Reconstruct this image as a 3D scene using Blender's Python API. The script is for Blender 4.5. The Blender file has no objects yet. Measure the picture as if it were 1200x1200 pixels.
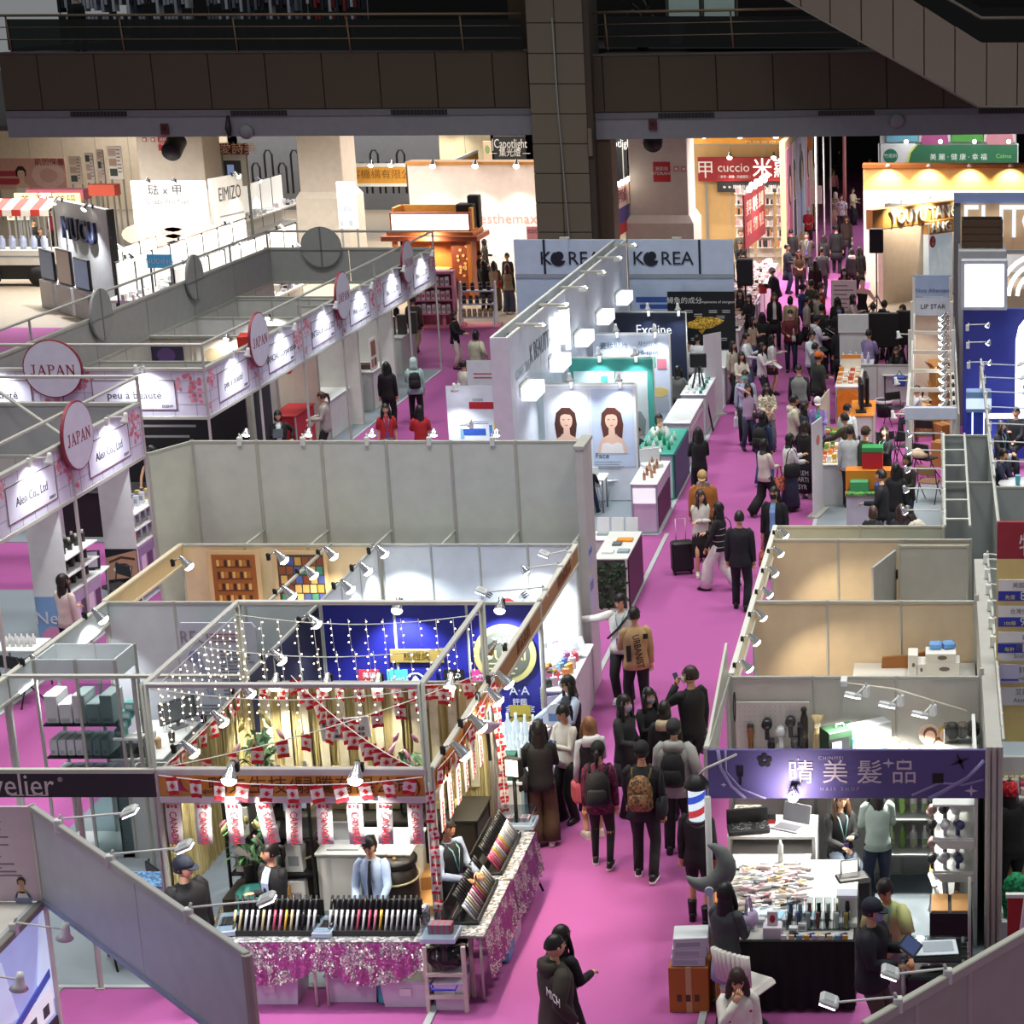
import bpy,math,random
from math import cos,sin
from mathutils import Vector,Matrix
S=bpy.context.scene
C=S.collection
PI=math.pi
H2=PI/2
rnd=random.Random(11)
uni=rnd.uniform
en=enumerate
rg_=range
V=Vector
# camera, world, light, exposure
FOC,PX,PY,CAMH=2300.0,1098.0,600.0,10.45
PITCH=math.atan(620/FOC)
cam=bpy.data.objects.new('camera',bpy.data.cameras.new('camera'))
C.objects.link(cam)
cam.location=(0,0,CAMH)
cam.rotation_euler=(H2-PITCH,0,0)
cam.data.sensor_width=36.0
cam.data.lens=FOC/1200*36
cam.data.shift_x=(600-PX)/1200
cam.data.clip_end=400
S.camera=cam
S.view_settings.view_transform='Standard'
S.view_settings.look='None'
S.view_settings.gamma=1.0
S.view_settings.use_curve_mapping=False
S.view_settings.exposure=.12
try:
 S.cycles.use_denoising=True
 S.cycles.max_bounces=5
 S.cycles.diffuse_bounces=3
 S.cycles.glossy_bounces=2
 S.cycles.transparent_max_bounces=12
 S.cycles.sample_clamp_indirect=4.0
 S.cycles.caustics_reflective=False
 S.cycles.caustics_refractive=False
except Exception:
 pass
wd=bpy.data.worlds.new('hall_air')
S.world=wd
wd.use_nodes=True
wd.node_tree.nodes['Background'].inputs[0].default_value=(.93,.96,1.0,1)
wd.node_tree.nodes['Background'].inputs[1].default_value=.2
def area(name,loc,sx,sy,power,col=(1,1,1),spread=180,rot=(0,0,0)):
 d=bpy.data.lights.new(name,'AREA')
 d.shape='RECTANGLE'
 d.size,d.size_y,d.energy,d.color,d.spread=sx,sy,power,col,math.radians(spread)
 o=bpy.data.objects.new(name,d)
 o.location,o.rotation_euler=loc,rot
 C.objects.link(o)
 return o
for fx in(-19,-8,3):
 for fy in(20,32,44):
  area('ceiling_floodlight',(fx,fy,23),3.2,3.2,560,(1,.98,.93),100)
for gx,gy,gw,pw,gc in((-38,72,14,2200,(1,.93,.86)),(-24,68,12,2200,(1,.94,.88)),(-16,80,12,1500,(1,.9,.8)),(-9,70,8,1300,(1,.9,.84)),(-4,68,5,900,(1,.88,.9)),(-30,92,20,1500,(1,.95,.92)),(3,84,9,700,(.95,.97,1))):
 area('gallery_ceiling_lamp',(gx,gy,6.05),gw,7,pw,gc,160)
def at(px,py,z=0.0):
 """the point at height z that the photograph shows at pixel px, py"""
 u,v=(px-PX)/FOC,-(py-PY)/FOC
 c,s=cos(PITCH),sin(PITCH)
 t=(z-CAMH)/(-s+v*c)
 return V((u*t,(c+v*s)*t,z))
def onY(px,py,y):
 """the point on the upright plane at depth y"""
 u,v=(px-PX)/FOC,-(py-PY)/FOC
 c,s=cos(PITCH),sin(PITCH)
 t=y/(c+v*s)
 return V((u*t,y,CAMH+(-s+v*c)*t))
 # materials
def lin(h):
 h=h.lstrip('#')
 h=''.join(c*2 for c in h)if len(h)==3 else h
 o=[]
 for i in(0,2,4):
  v=int(h[i:i+2],16)/255
  o.append(v/12.92 if v<=.04045 else((v+.055)/1.055)**2.4)
 return o
_mc={}
def M(hx,rough=.5,kind='',metal=0.0,emit=0.0):
 key=(hx,rough,kind,metal,emit)
 if key in _mc:
  return _mc[key]
 m=bpy.data.materials.new((kind or 'plain')+'_'+hx)
 _mc[key]=m
 m.use_nodes=True
 nt=m.node_tree
 N,L=nt.nodes,nt.links
 b=N['Principled BSDF']
 r,g,bl=lin(hx)
 b.inputs['Roughness'].default_value=rough
 b.inputs['Metallic'].default_value=metal
 tc=N.new('ShaderNodeTexCoord')
 def noise(scale,detail=2.0,vec=None):
  n=N.new('ShaderNodeTexNoise')
  n.inputs['Scale'].default_value=scale
  n.inputs['Detail'].default_value=detail
  L.new(vec or tc.outputs['Object'],n.inputs['Vector'])
  return n
 def mix(fac,c1,c2):
  x=N.new('ShaderNodeMix')
  x.data_type='RGBA'
  L.new(fac,x.inputs[0])
  for i,c in((6,c1),(7,c2)):
   if hasattr(c,'links'):
    L.new(c,x.inputs[i])
   else:
    x.inputs[i].default_value=(*[max(0,min(1,q))for q in c],1)
  return x.outputs[2]
 def ramp(src,p0,p1):
  q=N.new('ShaderNodeMapRange')
  q.inputs[1].default_value,q.inputs[2].default_value=p0,p1
  L.new(src,q.inputs[0])
  return q.outputs[0]
 def bump(src,st,dist=.01):
  q=N.new('ShaderNodeBump')
  q.inputs['Strength'].default_value=st
  q.inputs['Distance'].default_value=dist
  L.new(src,q.inputs['Height'])
  L.new(q.outputs[0],b.inputs['Normal'])
 k=lambda f:(r*f,g*f,bl*f)
 if kind=='glass':
  out=N['Material Output']
  tr=N.new('ShaderNodeBsdfTransparent')
  tr.inputs[0].default_value=(r,g,bl,1)
  gl=N.new('ShaderNodeBsdfGlossy')
  gl.inputs['Roughness'].default_value=.06
  fr=N.new('ShaderNodeFresnel')
  fr.inputs[0].default_value=1.45
  ms=N.new('ShaderNodeMixShader')
  L.new(fr.outputs[0],ms.inputs[0])
  L.new(tr.outputs[0],ms.inputs[1])
  L.new(gl.outputs[0],ms.inputs[2])
  L.new(ms.outputs[0],out.inputs[0])
  return m
 if kind=='emit':
  b.inputs['Base Color'].default_value=(r,g,bl,1)
  n=noise(3)
  L.new(mix(n.outputs[0],k(.96),k(1.0)),b.inputs['Emission Color'])
  b.inputs['Emission Strength'].default_value=emit
  return m
 if kind=='carpet':
  n1,n2=noise(160,3),noise(.5,3)
  c1=mix(ramp(n1.outputs[0],.3,.7),k(.86),k(1.12))
  col=mix(ramp(n2.outputs[0],.35,.7),c1,k(.9))
  bump(n1.outputs[0],.25)
 elif kind=='granite':
  n1,n2=noise(55,4),noise(1.2,2)
  c1=mix(ramp(n1.outputs[0],.38,.62),k(.62),k(1.35))
  col=mix(ramp(n2.outputs[0],.3,.7),c1,k(.95))
 elif kind=='wood':
  mp=N.new('ShaderNodeMapping')
  mp.inputs['Scale'].default_value=(3,3,26)
  L.new(tc.outputs['Object'],mp.inputs[0])
  n1=noise(2.2,4,mp.outputs[0])
  col=mix(ramp(n1.outputs[0],.3,.7),k(.78),k(1.15))
 elif kind=='cloth':
  n1,n2=noise(70,2),noise(5,2)
  col=mix(ramp(n2.outputs[0],.3,.7),k(.84),k(1.12))
  bump(n2.outputs[0],.5,.03)
  b.inputs['Roughness'].default_value=max(rough,.8)
 elif kind=='hair':
  mp=N.new('ShaderNodeMapping')
  mp.inputs['Scale'].default_value=(60,60,4)
  L.new(tc.outputs['Object'],mp.inputs[0])
  n1=noise(1,2,mp.outputs[0])
  col=mix(ramp(n1.outputs[0],.3,.7),k(.7),k(1.4))
 elif kind=='speckle':
  v=N.new('ShaderNodeTexVoronoi')
  v.inputs['Scale'].default_value=34
  L.new(tc.outputs['Object'],v.inputs['Vector'])
  sp=N.new('ShaderNodeSeparateColor')
  L.new(v.outputs['Color'],sp.inputs[0])
  col=mix(ramp(sp.outputs[0],.25,.75),k(.45),k(1.7))
 elif kind=='sequin':
  v=N.new('ShaderNodeTexVoronoi')
  v.inputs['Scale'].default_value=62
  L.new(tc.outputs['Object'],v.inputs['Vector'])
  sp=N.new('ShaderNodeSeparateColor')
  L.new(v.outputs['Color'],sp.inputs[0])
  n2=noise(3.2,2)
  sil=mix(ramp(sp.outputs[1],.2,.8),(.25,.25,.28),(1,.93,.82))
  gt=N.new('ShaderNodeMath')
  gt.operation='ADD'
  L.new(ramp(n2.outputs[0],.42,.6),gt.inputs[0])
  q=N.new('ShaderNodeMath')
  q.operation='MULTIPLY_ADD'
  q.inputs[1].default_value,q.inputs[2].default_value=.9,-.55
  L.new(sp.outputs[2],q.inputs[0])
  L.new(q.outputs[0],gt.inputs[1])
  cl=ramp(gt.outputs[0],.3,.5)
  col=mix(cl,k(1),sil)
  L.new(ramp(cl,-.4,1.6),b.inputs['Metallic'])
  nm=N.new('ShaderNodeVectorMath')
  nm.operation='SUBTRACT'
  L.new(v.outputs['Color'],nm.inputs[0])
  nm.inputs[1].default_value=(.5,.5,.5)
  sc_=N.new('ShaderNodeVectorMath')
  sc_.operation='SCALE'
  sc_.inputs[3].default_value=.9
  L.new(nm.outputs[0],sc_.inputs[0])
  ge=N.new('ShaderNodeNewGeometry')
  ad=N.new('ShaderNodeVectorMath')
  L.new(ge.outputs['Normal'],ad.inputs[0])
  L.new(sc_.outputs[0],ad.inputs[1])
  L.new(ad.outputs[0],b.inputs['Normal'])
 else:
  n1=noise(4 if metal<.5 else 30,2)
  col=mix(ramp(n1.outputs[0],.3,.7),k(.95),k(1.04))
 L.new(col,b.inputs['Base Color'])
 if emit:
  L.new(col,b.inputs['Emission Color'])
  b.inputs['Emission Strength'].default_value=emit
 return m
WHT=M('dfe2e0')
PANEL=M('d2d5d0',.45)
ALU=M('b9bab2',.4,'',.2)
ALUD=M('8d918f',.4,'',.5)
CHROME=M('d8dade',.18,'',.9)
BLK=M('101012')
DARK=M('232326')
GREY=M('8b8f92',.6)
BULB=M('fff6e6',.3,'emit',0,14)
BULBC=M('f4f8ff',.3,'emit',0,14)
GLASS=M('e9f4f2',.05,'glass')
CARD=M('b98a52',.8)
CARDD=M('8a5a30',.85)
# mesh building
def rotz(a):
 return Matrix.Rotation(a,4,'Z')
def TR(x,y,z):
 return Matrix.Translation((x,y,z))
class Mb:
 def __init__(s):
  s.v,s.f,s.m,s.sm,s.mats=[],[],[],[],[]
 def add(s,vs,fs,mat,smooth=False,T=None):
  b=len(s.v)
  if T is not None:
   vs=[T@V(p)for p in vs]
  s.v.extend(tuple(p)for p in vs)
  if mat not in s.mats:
   s.mats.append(mat)
  k=s.mats.index(mat)
  for q in fs:
   s.f.append(tuple(i+b for i in q))
   s.m.append(k)
   s.sm.append(smooth)
  return s
 def b(s,x0,y0,z0,x1,y1,z1,mat,ch=0.0,T=None):
  if ch<=0:
   vs=[(x,y,z)for x in(x0,x1)for y in(y0,y1)for z in(z0,z1)]
   return s.add(vs,[(0,1,3,2),(4,6,7,5),(0,4,5,1),(2,3,7,6),(0,2,6,4),(1,5,7,3)],mat,False,T)
  ch=min(ch,abs(x1-x0)*.45,abs(y1-y0)*.45,abs(z1-z0)*.45)
  lo,hi=(min(x0,x1),min(y0,y1),min(z0,z1)),(max(x0,x1),max(y0,y1),max(z0,z1))
  vs,ix=[],{}
  for c in rg_(8):
   sg=(c&1,c>>1&1,c>>2&1)
   for a in rg_(3):
    p=[(hi[i]if sg[i]else lo[i])+(0 if i==a else(-ch if sg[i]else ch))for i in rg_(3)]
    ix[c,a]=len(vs)
    vs.append(p)
  fs=[]
  for a in rg_(3):
   o1,o2=(1<<((a+1)%3)),(1<<((a+2)%3))
   for sgn in(0,1<<a):
    fs.append(tuple(ix[c,a]for c in(sgn,sgn|o1,sgn|o1|o2,sgn|o2)))
   for c in(0,o1,o2,o1|o2):
    b1,b2=(a+1)%3,(a+2)%3
    fs.append((ix[c,b1],ix[c|1<<a,b1],ix[c|1<<a,b2],ix[c,b2]))
  for c in rg_(8):
   fs.append((ix[c,0],ix[c,1],ix[c,2]))
  return s.add(vs,fs,mat,False,T)
 def bc(s,cx,cy,cz,sx,sy,sz,mat,ch=0.0,T=None):
  return s.b(cx-sx/2,cy-sy/2,cz-sz/2,cx+sx/2,cy+sy/2,cz+sz/2,mat,ch,T)
 def lf(s,rings,mat,smooth=True,caps=True,T=None,closed=True):
  n=len(rings[0])
  vs=[p for r in rings for p in r]
  fs=[]
  for i in rg_(len(rings)-1):
   for j in rg_(n if closed else n-1):
    a,b=i*n+j,i*n+(j+1)%n
    fs.append((a,b,b+n,a+n))
  if caps:
   fs.append(tuple(rg_(n-1,-1,-1)))
   fs.append(tuple((len(rings)-1)*n+j for j in rg_(n)))
  return s.add(vs,fs,mat,smooth,T)
 def tb(s,pts,r,mat,n=6,smooth=True,caps=True,T=None,flat=1.0):
  pts=[V(p)for p in pts]
  rs=r if isinstance(r,(list,tuple))else[r]*len(pts)
  rings,u=[],None
  for i,p in en(pts):
   d=(pts[min(i+1,len(pts)-1)]-pts[max(i-1,0)])
   d=d.normalized()if d.length>1e-9 else V((0,0,1))
   if u is None:
    u=d.cross(V((0,1,0))if abs(d.y)<.9 else V((1,0,0))).normalized()
   u=(u-d*u.dot(d)).normalized()
   w=d.cross(u)
   rings.append([p+u*cos(2*PI*j/n)*rs[i]+w*sin(2*PI*j/n)*rs[i]*flat for j in rg_(n)])
  return s.lf(rings,mat,smooth,caps,T)
 def la(s,prof,mat,n=10,T=None,smooth=True,caps=True):
  return s.lf([[(r*cos(2*PI*j/n),r*sin(2*PI*j/n),z)for j in rg_(n)]for r,z in prof],mat,smooth,caps,T)
 def ball(s,c,rx,ry,rz,mat,n=10,m=6,T=None):
  pr=[[(c[0]+rx*sin(PI*i/m)*cos(2*PI*j/n),c[1]+ry*sin(PI*i/m)*sin(2*PI*j/n),c[2]-rz*cos(PI*i/m))for j in rg_(n)]for i in rg_(1,m)]
  vs=[(c[0],c[1],c[2]-rz)]+[p for q in pr for p in q]+[(c[0],c[1],c[2]+rz)]
  fs=[(0,1+(j+1)%n,1+j)for j in rg_(n)]
  for i in rg_(m-2):
   for j in rg_(n):
    a,b=1+i*n+j,1+i*n+(j+1)%n
    fs.append((a,b,b+n,a+n))
  e=len(vs)-1
  fs+=[(e,e-n+j,e-n+(j+1)%n)for j in rg_(n)]
  return s.add(vs,fs,mat,True,T)
 def pz(s,poly,d0,d1,mat,T=None,smooth=False):
  n=len(poly)
  vs=[(x,d0,z)for x,z in poly]+[(x,d1,z)for x,z in poly]
  fs=[tuple(rg_(n)),tuple(rg_(2*n-1,n-1,-1))]+[(i,(i+1)%n,(i+1)%n+n,i+n)for i in rg_(n)]
  return s.add(vs,fs,mat,smooth,T)
 def di(s,cx,cz,rx,rz,d0,d1,mat,n=20,T=None):
  return s.pz([(cx+rx*cos(2*PI*i/n),cz+rz*sin(2*PI*i/n))for i in rg_(n)],d0,d1,mat,T)
 def mesh(s,name):
  me=bpy.data.meshes.new(name)
  me.from_pydata(s.v,[],s.f)
  for m in s.mats:
   me.materials.append(m)
  me.polygons.foreach_set('material_index',s.m)
  me.polygons.foreach_set('use_smooth',s.sm)
  me.update()
  return me
 def o(s,name,parent=None,loc=None,rz=0.0):
  return link(name,s.mesh(name),parent,loc,rz)
KIDS={}
def link(name,data,parent=None,loc=None,rz=0.0):
 o=bpy.data.objects.new(name,data)
 C.objects.link(o)
 if parent is not None:
  o.parent=parent
  KIDS.setdefault(parent.name,[]).append(o)
 if loc is not None:
  o.location=loc
 if rz:
  o.rotation_euler=(0,0,rz)
 return o
LABELS={}
def tag(o,label,cat,group=None,kind=None):
 if label:
  o['label']=label
  LABELS.setdefault(label,[]).append((o.name,group))
 if cat:
  o['category']=cat
 if group:
  o['group']=group
 if kind:
  o['kind']=kind
 return o
def Th(name,label,cat,loc=(0,0,0),rz=0.0,group=None):
 return tag(link(name,None,None,loc,rz),label,cat,group,'thing')
def Stc(mb,name,loc=None,rz=0.0,parent=None):
 o=mb.o(name,parent,loc,rz)
 if parent is None:
  o['kind']='structure'
 return o
_o1='zeroth first second third fourth fifth sixth seventh eighth ninth tenth eleventh twelfth thirteenth fourteenth fifteenth sixteenth seventeenth eighteenth nineteenth'.split()
_t={20:'twenty',30:'thirty',40:'forty',50:'fifty',60:'sixty',70:'seventy',80:'eighty',90:'ninety'}
def nth(n):
 if n<20:
  return _o1[n]
 t=n//10*10
 return _t[t][:-1]+'ieth' if n==t else _t[t]+'-'+_o1[n-t]
_txt=[]
def txt(name,body,size,mat,parent,loc,rot=(H2,0,0),ext=.003,sx=1.0,align='CENTER',sp=1.0):
 cu=bpy.data.curves.new(name,'FONT')
 cu.body,cu.size,cu.extrude,cu.align_x,cu.align_y=body,size,ext,align,'CENTER'
 cu.space_character=sp
 cu.resolution_u=2
 cu.materials.append(mat)
 o=link(name,bpy.data.meshes.new(name),parent,loc)
 o.rotation_euler=rot
 o.scale=(sx,1,1)
 q=bpy.data.objects.new(name,cu)
 C.objects.link(q)
 _txt.append((o,q))
 return o
def flush_text():
 dg=bpy.context.evaluated_depsgraph_get()
 dg.update()
 for o,q in _txt:
  o.data=bpy.data.meshes.new_from_object(q.evaluated_get(dg))
  bpy.data.objects.remove(q)
SER={'J':[[(.2,1),(.62,1),(.62,.94),(.5,.92),(.5,.22),(.42,.04),(.26,-.02),(.1,.04),(.08,.16),(.18,.2),(.24,.08),(.34,.12),(.36,.24),(.36,.92),(.2,.94)]],'A':[[(.0,0),(.3,0),(.3,.05),(.2,.07),(.46,.8),(.7,.07),(.6,.05),(.6,0),(.98,0),(.98,.05),(.88,.07),(.56,1),(.46,1),(.12,.07),(.0,.05)],[(.26,.3),(.72,.3),(.69,.37),(.28,.37)]],'P':[[(0,0),(.36,0),(.36,.05),(.26,.07),(.26,.93),(.12,.93),(.12,.07),(0,.05)],[(0,.93),(.5,1),(0,1)],[(.24,1),(.56,.98),(.72,.86),(.72,.64),(.56,.5),(.24,.46),(.24,.53),(.5,.56),(.58,.66),(.58,.84),(.5,.92),(.24,.93)]],'N':[[(0,0),(.3,0),(.3,.05),(.2,.07),(.2,.93),(.1,.93),(.1,.07),(0,.05)],[(0,1),(.24,1),(.8,.2),(.8,0),(.74,0),(.1,.92),(0,.95)],[(.62,1),(.92,1),(.92,.95),(.82,.93),(.82,0),(.72,0),(.72,.93),(.62,.95)]]}
def serif(word,w,h,mat,name,parent,loc,d=.004,gap=.06):
 mb=Mb()
 wd_={'J':.66,'A':.98,'P':.74,'N':.93}
 tot=sum(wd_[c]for c in word)+gap*(len(word)-1)
 x=0
 for c in word:
  for p in SER[c]:
   mb.pz([((x+a)/tot*w-w/2,b*h-h/2)for a,b in p],-d,0,mat)
  x+=wd_[c]+gap
 return mb.o(name,parent,loc)
def Rul(mb,x,z,w,n,dz,mat,y=-.004,h=.012,seed=0):
 q=random.Random(seed+n)
 for i in rg_(n):
  mb.b(x,y,z-i*dz-h,x+w*q.uniform(.6,1),y+.002,z-i*dz,mat)
  # stand-building kit
def WlK(name,label,x0,y0,x1,y1,h,z0=0.0,n=3,mat=None,cat='partition',post=.022,group=None,backmat=None,th=.018):
 Lg=math.hypot(x1-x0,y1-y0)
 t=Th(name,label,cat,(x0,y0,0),math.atan2(y1-y0,x1-x0),group)
 w=Lg/n
 pm=Mb().b(.012,-th/2,0,w-.012,th/2,h-z0-.04,mat or PANEL).mesh('panel')
 for i in rg_(n):
  link('panel',pm,t,(i*w,0,z0+.02))
 po=Mb()
 po.la([(post,0),(post,h+.006)],ALU,8,None,False)
 pmsh=po.mesh('post')
 for i in rg_(n+1):
  link('post',pmsh,t,(i*w,0,0 if z0<.1 else z0))
 for nm,zz in(('top_rail',h-.02),('bottom_rail',z0+.02)):
  Mb().b(0,-.017,zz-.022,Lg,.017,zz+.022,ALU,.005).o(nm,t)
 return t
def frame_beam(mb,a,b,r=.024,mat=None):
 a,b=V(a),V(b)
 mb.tb([a,b],r,mat or ALU,6,False)
def spot(parent,loc,aim,power,size=95,col=(1,.96,.9),blend=.7,rad=.03):
 d=bpy.data.lights.new('lamp_light','SPOT')
 d.energy,d.color,d.spot_size,d.spot_blend,d.shadow_soft_size=power,col,math.radians(size),blend,rad
 o=bpy.data.objects.new('lamp_light',d)
 C.objects.link(o)
 o.parent=parent
 o.location=loc
 o.rotation_euler=V(aim).to_track_quat('-Z','Y').to_euler()
 return o
def _mk_clip():
 a=Mb()
 a.b(-.02,-.02,-.03,.02,.02,.045,BLK,.006).b(-.045,-.012,.03,-.01,.012,.06,BLK).tb([(0,0,.03),(0,-.06,.06),(0,-.12,.05)],.008,CHROME,5)
 T=TR(0,-.13,.03)@Matrix.Rotation(math.radians(-38),4,'X')
 b=Mb()
 b.la([(.022,.07),(.028,.03),(.055,-.05),(.062,-.075)],CHROME,10,T,True,False).la([(.001,.075),(.022,.07)],CHROME,10,T)
 c=Mb()
 c.ball((0,0,-.078),.058,.058,.04,BULB,10,5,T)
 return a.mesh('clip'),b.mesh('lamp_head'),c.mesh('bulb')
CLIP=_mk_clip()
def ClL(label,loc,rz,power=45,group=None,aim=(0,-.45,-1),col=(1,.95,.88),light=True,size=100,sc=1.0):
 t=Th('clip_on_spotlight',label,'lamp',loc,rz,group)
 for nm,me in zip(('clip','lamp_head','bulb'),CLIP):
  link(nm,me,t)
 t.scale=(sc,sc,sc)
 if light:
  spot(t,(0,-.24,-.08),aim,power*2.6,size+15,col)
 return t
def ArL(label,loc,rz,reach=.55,power=40,head='bar',group=None,col=(.95,.97,1),light=True,drop=.05,aim=(0,-.25,-1),up=.06):
 t=Th('arm_spotlight',label,'lamp',loc,rz,group)
 Mb().b(-.035,-.03,-.09,.035,.045,.05,WHT,.01).tb([(0,0,.03),(.01,-.02,.09)],.014,ALU,6).o('clamp',t)
 tip=V((0,-reach,up))
 Mb().tb([(0,-.01,.05),tip],.011,WHT,6).o('arm',t)
 if head=='bar':
  T=TR(*tip)@Matrix.Rotation(math.radians(-22),4,'X')
  Mb().b(-.085,-.13,-.03,.085,.03,.028,M('cfd3d2',.35),.02,T).b(-.06,-.10,.028,.06,-.02,.034,M('b4b9ba',.4),.003,T).o('lamp_head',t)
  Mb().b(-.07,-.12,-.034,.07,.015,-.030,BULBC,0,T).o('diffuser',t)
 elif head=='cup':
  T=TR(*tip)@Matrix.Rotation(math.radians(12),4,'X')
  Mb().la([(.03,.07),(.036,.02),(.05,-.06),(.085,-.10)],WHT,12,T).o('lamp_head',t)
  Mb().la([(.075,-.101),(.01,-.104)],BULBC,10,T).o('bulb',t)
 else:
  T=TR(*tip)@Matrix.Rotation(math.radians(30),4,'X')
  Mb().la([(.02,.05),(.03,.03),(.06,-.04),(.066,-.06)],CHROME,10,T).o('lamp_head',t)
  Mb().ball((0,0,-.055),.055,.055,.026,BULBC,10,5,T).o('bulb',t)
 if light:
  spot(t,tip+V((0,-.05,-.15)),aim,power*2.2,125,col)
 return t
def Pst(label,loc,rz,w,h,mat=None,name='poster',cat='poster',frame=None,group=None,th=.012):
 t=Th(name,label,cat,loc,rz,group)
 Mb().b(-w/2,-th,0,w/2,0,h,mat or WHT).o('board',t)
 if frame:
  f=Mb()
  for b in((-w/2-.015,0,-w/2+.015,h),(w/2-.015,0,w/2+.015,h),(-w/2,-.015,w/2,.015),(-w/2,h-.015,w/2,h+.015)):
   f.b(b[0],-th-.012,b[1],b[2],.004,b[3],frame,.004)
  f.o('frame',t)
 return t
def Por(t,x,z,s,hair='2a1c18',skin='e0b496',dress='efeae6',y=-.014,flip=1,longh=True,name='portrait'):
 m=Mb()
 H,K,D=M(hair),M(skin),M(dress)
 P=lambda pts,d,mt:m.pz([(x+flip*a*s,z+b*s)for a,b in pts],y-d,y,mt)
 if longh:
  P([(-.3,-.62),(-.36,-.1),(-.3,.25),(-.12,.42),(.12,.42),(.28,.25),(.32,-.1),(.24,-.62),(.1,-.4),(-.14,-.4)],.001,H)
 else:
  P([(-.26,-.1),(-.28,.2),(-.12,.42),(.12,.42),(.27,.22),(.25,-.1)],.001,H)
 P([(-.09,-.2),(.09,-.2),(.1,-.42),(.34,-.56),(.46,-1),(-.46,-1),(-.34,-.56),(-.1,-.42)],.002,K)
 P([(-.3,-.7),(-.16,-.66),(0,-.72),(.16,-.66),(.3,-.7),(.36,-1),(-.36,-1)],.003,D)
 m.di(x,z+.02*s,.19*s,.27*s,y-.003,y,K,14)
 P([(-.2,.1),(-.16,.24),(.0,.31),(.16,.24),(.2,.1),(.12,.2),(-.05,.22),(-.14,.18)],.004,H)
 for e in(-.08,.08):
  m.di(x+e*s,z+.05*s,.035*s,.014*s,y-.005,y,M('3a2a26'),8)
 m.di(x,z-.13*s,.05*s,.016*s,y-.005,y,M('b8615e'),8)
 return m.o(name,t)
def Ctr(label,loc,rz,w,d,h,body=None,top=None,name='counter',cat='counter',front=None,edge=None,group=None):
 t=Th(name,label,cat,loc,rz,group)
 Mb().b(.02,.02,.0,w-.02,d-.02,h-.03,body or PANEL).o('body',t)
 e=Mb()
 for x in(0,w):
  for y in(0,d):
   e.la([(.02,0),(.02,h-.02)],edge or ALU,8,TR(x+(.02 if x==0 else-.02),y+(.02 if y==0 else-.02),0),False)
 for y in(.012,d-.012):
  e.b(.02,y-.012,0,w-.02,y+.012,.045,edge or ALU)
 e.o('edge_frame',t)
 Mb().b(-.01,-.01,h-.03,w+.01,d+.01,h,top or WHT,.006).o('top',t)
 if front:
  Mb().b(.05,.012,.07,w-.05,.022,h-.07,front).o('front_panel',t)
 return t
def FCh(label,loc,rz,mat=None,group=None,seat=None):
 t=Th('folding_chair',label,'chair',loc,rz,group)
 K=mat or M('1d1d20',.45)
 for sx in(-.21,.21):
  Mb().tb([(sx,.24,0),(sx,.06,.45),(sx,.0,.5)],.012,K,6).o('leg',t)
  Mb().tb([(sx,-.22,0),(sx,.14,.45),(sx,.21,.8)],.012,K,6).o('leg',t)
 Mb().b(-.2,-.2,.43,.2,.2,.46,seat or K,.012).o('seat',t)
 Mb().b(-.205,.155,.6,.205,.185,.8,seat or K,.014).o('backrest',t)
 return t
 # people
SKINS={'a':'d9a987','b':'c9946f','c':'e6bd9f','d':'a9744f'}
ARM={'down':(.06,.03,-.55),'bent':(-.06,.31,-.30),'hold':(-.11,.31,-.17),'face':(-.10,.22,.06),'reach':(.02,.46,-.22),'side':(.50,.06,-.08),'cross':(-.27,.20,-.24),'pocket':(.10,.05,-.45),'lap':(-.05,.33,-.36),'back':(-.10,-.16,-.38),'low':(.0,.26,-.44),'up':(.12,.2,.2),'ear':(-.06,.1,.17),'table':(.0,.40,-.33),'swing':(.05,.2,-.50),'swingb':(.06,-.18,-.50),'hip':(.13,.02,-.34)}
LEG={'stand':((.10,.0,0),(-.10,.02,0)),'walk':((.09,.27,0),(-.09,-.30,.05)),'walk2':((.09,-.30,.05),(-.09,.27,0)),'step':((.11,.10,0),(-.11,-.12,.02)),'sit':((.11,.44,0),(-.11,.44,0)),'wide':((.17,.0,0),(-.17,.03,0))}
_pend=[]
_shoe={}
def ik(a,b,l1,l2,pole):
 d=b-a
 L=min(d.length,(l1+l2)*.995)
 d=d.normalized()
 b2=a+d*L
 x=(l1*l1-l2*l2+L*L)/(2*L)
 hgt=math.sqrt(max(0,l1*l1-x*x))
 p=pole-d*pole.dot(d)
 return a+d*x+p.normalized()*hgt,b2
def ell(c,rx,ry,n=12,tilt=0.0):
 return[V((c[0]+rx*cos(2*PI*j/n),c[1]+ry*sin(2*PI*j/n)*cos(tilt),c[2]+ry*sin(2*PI*j/n)*sin(tilt)))for j in rg_(n)]
def head_geo(mb,T,K,face=True):
 n,m=14,9
 rings=[]
 for i in rg_(m):
  t=-.98+1.94*i/(m-1)
  z=.118*t
  r=math.sqrt(max(.0,1-t*t))
  jaw=1-.28*max(0,-t)**1.2
  rings.append([(.078*r*jaw*cos(2*PI*j/n),.098*r*(1-.12*max(0,-t))*sin(2*PI*j/n)-.012*max(0,-t),z)for j in rg_(n)])
 mb.lf(rings,K,True,True,T)
 if face:
  E,LP=M('2b1b17',.4),M('b06a62')
  mb.add([(-.015,-.09,-.018),(.015,-.09,-.018),(0,-.118,-.022),(0,-.096,.034),(-.012,-.092,-.034),(.012,-.092,-.034)],[(0,2,3),(2,1,3),(0,4,2),(4,5,2),(5,1,2)],K,False,T)
  for x in(-.031,.031):
   mb.ball((x,-.085,.018),.014,.008,.007,E,8,4,T)
   mb.b(x-.018,-.096,.034,x+.018,-.084,.041,E,0,T)
   mb.ball((x*2.5,.004,.002),.012,.02,.031,K,6,4,T)
  mb.ball((0,-.086,-.056),.024,.009,.008,LP,8,4,T)
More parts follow.
